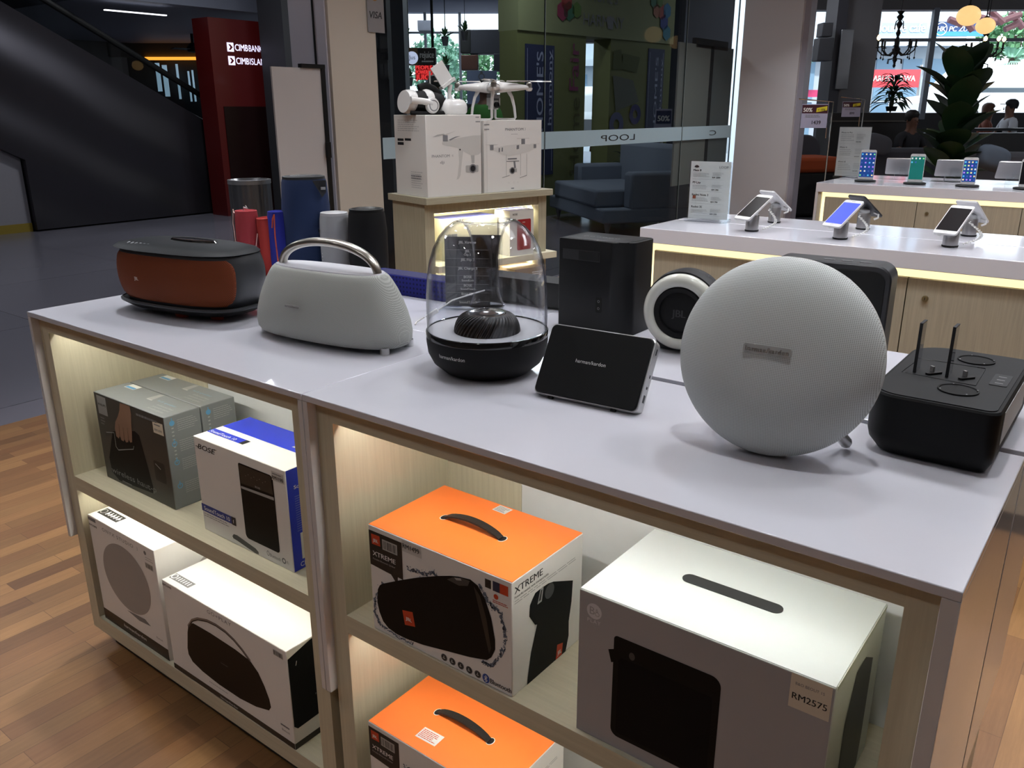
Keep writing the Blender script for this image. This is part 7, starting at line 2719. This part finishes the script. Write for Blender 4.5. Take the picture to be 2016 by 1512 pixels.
# ------------------------------------------------------------ people in the background
skin_m = P('skin', '6E4A38', 0.6, var=0.05)
def skin_obj(name, verts, edges, radii, mat, parent, sub=1):
    me = bpy.data.meshes.new(name)
    me.from_pydata(verts, edges, [])
    o = bpy.data.objects.new(name, me)
    COL.objects.link(o)
    o.parent = parent
    me.materials.append(mat)
    o.modifiers.new('skin', 'SKIN')
    for i, r_ in enumerate(radii):
        rr_ = r_ if isinstance(r_, tuple) else (r_, r_)
        me.skin_vertices[0].data[i].radius = rr_
    me.skin_vertices[0].data[0].use_root = True
    s = o.modifiers.new('sub', 'SUBSURF')
    s.levels = sub
    s.render_levels = sub
    for p_ in me.polygons:
        p_.use_smooth = True
    o.modifiers['skin'].use_smooth_shade = True
    return o
def person(label, loc, rz, shirt, trousers, hair, seated=True, cap=None, arms='table', hairlong=False):
    t = thing('person', label, 'person', loc, rz)
    H0 = 0.46 if seated else 0.92
    V, E_, Rr = [], [], []
    def add(p, r_, par=None):
        V.append(p)
        Rr.append(r_)
        if par is not None:
            E_.append((par, len(V)-1))
        return len(V)-1
    pel = add((0, 0, H0+0.06), (0.15, 0.11))
    sp = add((0, 0.0, H0+0.25), (0.135, 0.10), pel)
    ch = add((0, -0.02, H0+0.42), (0.155, 0.11), sp)
    nb = add((0, -0.02, H0+0.54), 0.06, ch)
    nk = add((0, -0.03, H0+0.60), 0.052, nb)
    hd = add((0, -0.04, H0+0.70), (0.075, 0.09), nk)
    tp = add((0, -0.035, H0+0.78), (0.07, 0.085), hd)
    tor = (V[:], E_[:], Rr[:])
    arms_ = []
    for s_ in (-1, 1):
        sh = add((s_*0.17, -0.02, H0+0.50), 0.055, nb)
        if arms == 'table':
            pts = [((s_*0.24, -0.10, H0+0.30), 0.042), ((s_*0.16, -0.34, H0+0.30), 0.034), ((s_*0.13, -0.42, H0+0.31), 0.028)]
            fd = (0, -1, 0.0)
        else:
            pts = [((s_*0.23, 0.0, H0+0.24), 0.042), ((s_*0.22, -0.08, H0+0.02), 0.034), ((s_*0.21, -0.11, H0-0.06), 0.030)]
            fd = (0, -0.3, -0.95)
        pr = sh
        for p_, r_ in pts:
            pr = add(p_, r_, pr)
        arms_.append(pr)
        bx = Vector(V[pr])
        for q in range(4):
            off = Vector(((q-1.5)*0.016, 0, 0))
            a1 = bx+Vector(fd)*0.045+off
            a2 = a1+Vector(fd)*(0.042+0.006*(1.5-abs(q-1.5)))+Vector((0, 0, -0.012))
            i1 = add(tuple(a1), 0.009, pr)
            add(tuple(a2), 0.007, i1)
        th_ = bx+Vector((-s_*0.035, fd[1]*0.02, fd[2]*0.02+0.005))
        i1 = add(tuple(th_), 0.010, pr)
        add(tuple(th_+Vector(fd)*0.03+Vector((-s_*0.008, 0, 0))), 0.008, i1)
        if seated:
            k = add((s_*0.10, -0.08, H0+0.02), 0.085, pel)
            k = add((s_*0.12, -0.42, H0+0.02), 0.062, k)
            k = add((s_*0.12, -0.40, 0.28), 0.05, k)
            k = add((s_*0.12, -0.40, 0.08), 0.038, k)
            add((s_*0.12, -0.52, 0.04), 0.035, k)
        else:
            k = add((s_*0.09, 0.0, H0-0.06), 0.088, pel)
            k = add((s_*0.10, -0.01, H0*0.54), 0.062, k)
            k = add((s_*0.10, 0.02, 0.09), 0.040, k)
            add((s_*0.11, -0.12, 0.04), 0.036, k)
    skin_obj('body', V, E_, Rr, skin_m, t)
    # shirt over torso and upper arms
    V2 = [(0, 0, H0+0.04), (0, 0, H0+0.25), (0, -0.02, H0+0.42), (0, -0.02, H0+0.53)]
    R2 = [(0.175, 0.135), (0.16, 0.125), (0.18, 0.135), (0.085, 0.085)]
    E2_ = [(0, 1), (1, 2), (2, 3)]
    for s_ in (-1, 1):
        V2.append((s_*0.175, -0.02, H0+0.49))
        R2.append(0.07)
        E2_.append((3, len(V2)-1))
        V2.append((s_*0.235, -0.08 if arms == 'table' else 0.0, H0+0.33))
        R2.append(0.058)
        E2_.append((len(V2)-2, len(V2)-1))
    skin_obj('shirt', V2, E2_, R2, shirt, t)
    V3 = [(0, 0, H0+0.05)]
    R3 = [(0.165, 0.13)]
    E3_ = []
    for s_ in (-1, 1):
        pts = [((s_*0.10, -0.08, H0+0.02), 0.098), ((s_*0.12, -0.42, H0+0.02), 0.075), ((s_*0.12, -0.40, 0.12), 0.058)] if seated else [((s_*0.09, 0, H0-0.06), 0.10), ((s_*0.10, -0.01, H0*0.54), 0.076), ((s_*0.10, 0.02, 0.12), 0.06)]
        pr = 0
        for p_, r_ in pts:
            V3.append(p_)
            R3.append(r_)
            E3_.append((pr, len(V3)-1))
            pr = len(V3)-1
    skin_obj('trousers', V3, E3_, R3, trousers, t)
    hz = H0+0.755
    m = MB()
    rings = []
    for (z, k) in ((-0.05 if not hairlong else -0.20, 0.86), (0.0, 1.0), (0.04, 0.98), (0.075, 0.78), (0.098, 0.35)):
        rings.append([(0.088*k*math.cos(2*PI*j/24), -0.02+0.102*k*math.sin(2*PI*j/24)*(1 if math.sin(2*PI*j/24) > 0 else (0.75 if z < 0.03 else 1)), hz+z) for j in range(24)])
    m.loft(rings, cap or hair)
    m.build('cap' if cap else 'hair', t, smooth=60)
    if cap:
        m = MB()
        m.prism([(0.07*math.cos(a), -0.11-0.085*math.sin(a)) for a in [PI*k/10 for k in range(11)]], hz+0.015, hz+0.024, cap)
        m.build('cap_brim', t)
    m = MB()
    m.lathe([(0.0, 0.012), (0.012, 0.0), (0.0, -0.02)], skin_m, T(0, -0.135, hz-0.055), 8)
    for s_ in (-1, 1):
        m.lathe([(0.0, 0.022), (0.010, 0.0), (0.0, -0.022)], skin_m, T(s_*0.083, -0.03, hz-0.05), 8)
    m.build('nose_and_ears', t, smooth=60)
    m = MB()
    for s_ in (-1, 1):
        m.lathe([(0.0, 0.007), (0.010, 0.0), (0.0, -0.007)], ink, T(s_*0.032, -0.122, hz-0.035), 8)
    m.box((-0.022, -0.130, hz-0.098), (0.022, -0.122, hz-0.092), P('lips', '6A3430', 0.6))
    m.build('eyes_and_mouth', t, smooth=0)
    return t
hair_k = P('black_hair', '14110F', 0.6)
wsh = P('white_shirt', 'C8CAD0', 0.8)
dsh = P('dark_shirt', '1E1E24', 0.8)
def seat_at(px, d, dz=0.0):
    p = ground(px, d)
    return (p[0], p[1], dz)
DZ = uz(1985, 193, 13.6)[1]-1.32
person('seated person in white shirt and dark cap at the window table', seat_at(1993, 14.1, DZ), YAW+R(-95), wsh, dsh, hair_k, True, cap=P('navy_cap', '15151C', 0.7))
person('seated person with brown hair beside the one in dark cap', seat_at(1943, 15.0, DZ-0.05), YAW+R(60), P('rust_shirt', '7A4030', 0.8), dsh, P('brown_hair', '5A3A28', 0.6), True, hairlong=True)
person('seated person in dark clothes left of the big leafed plant', seat_at(1795, 12.0, 0.05), YAW+R(20), dsh, dsh, hair_k, True)
def stand_at(px, py_head, d):
    p = ground(px, d)
    return (p[0], p[1], uz(px, py_head, d)[1]-1.73)
person('person with cropped hair facing away under the JUICE sign', stand_at(856, 154, 11.8), YAW+R(170), dsh, dsh, hair_k, False, arms='down')
person('person in green top behind the drone legs', stand_at(952, 163, 10.8), YAW+R(150), P('green_top', '3A7A2E', 0.8), dsh, hair_k, False, arms='down')
person('person in dark red top at the juice bar edge', stand_at(787, 180, 9.6), YAW+R(120), P('dark_red_top', '5A1620', 0.8), dsh, hair_k, False, arms='down')
person('silhouetted person with shoulder bag standing in the gateway gap', stand_at(1196, 176, 14.2), YAW+R(200), dsh, dsh, hair_k, False, arms='down')
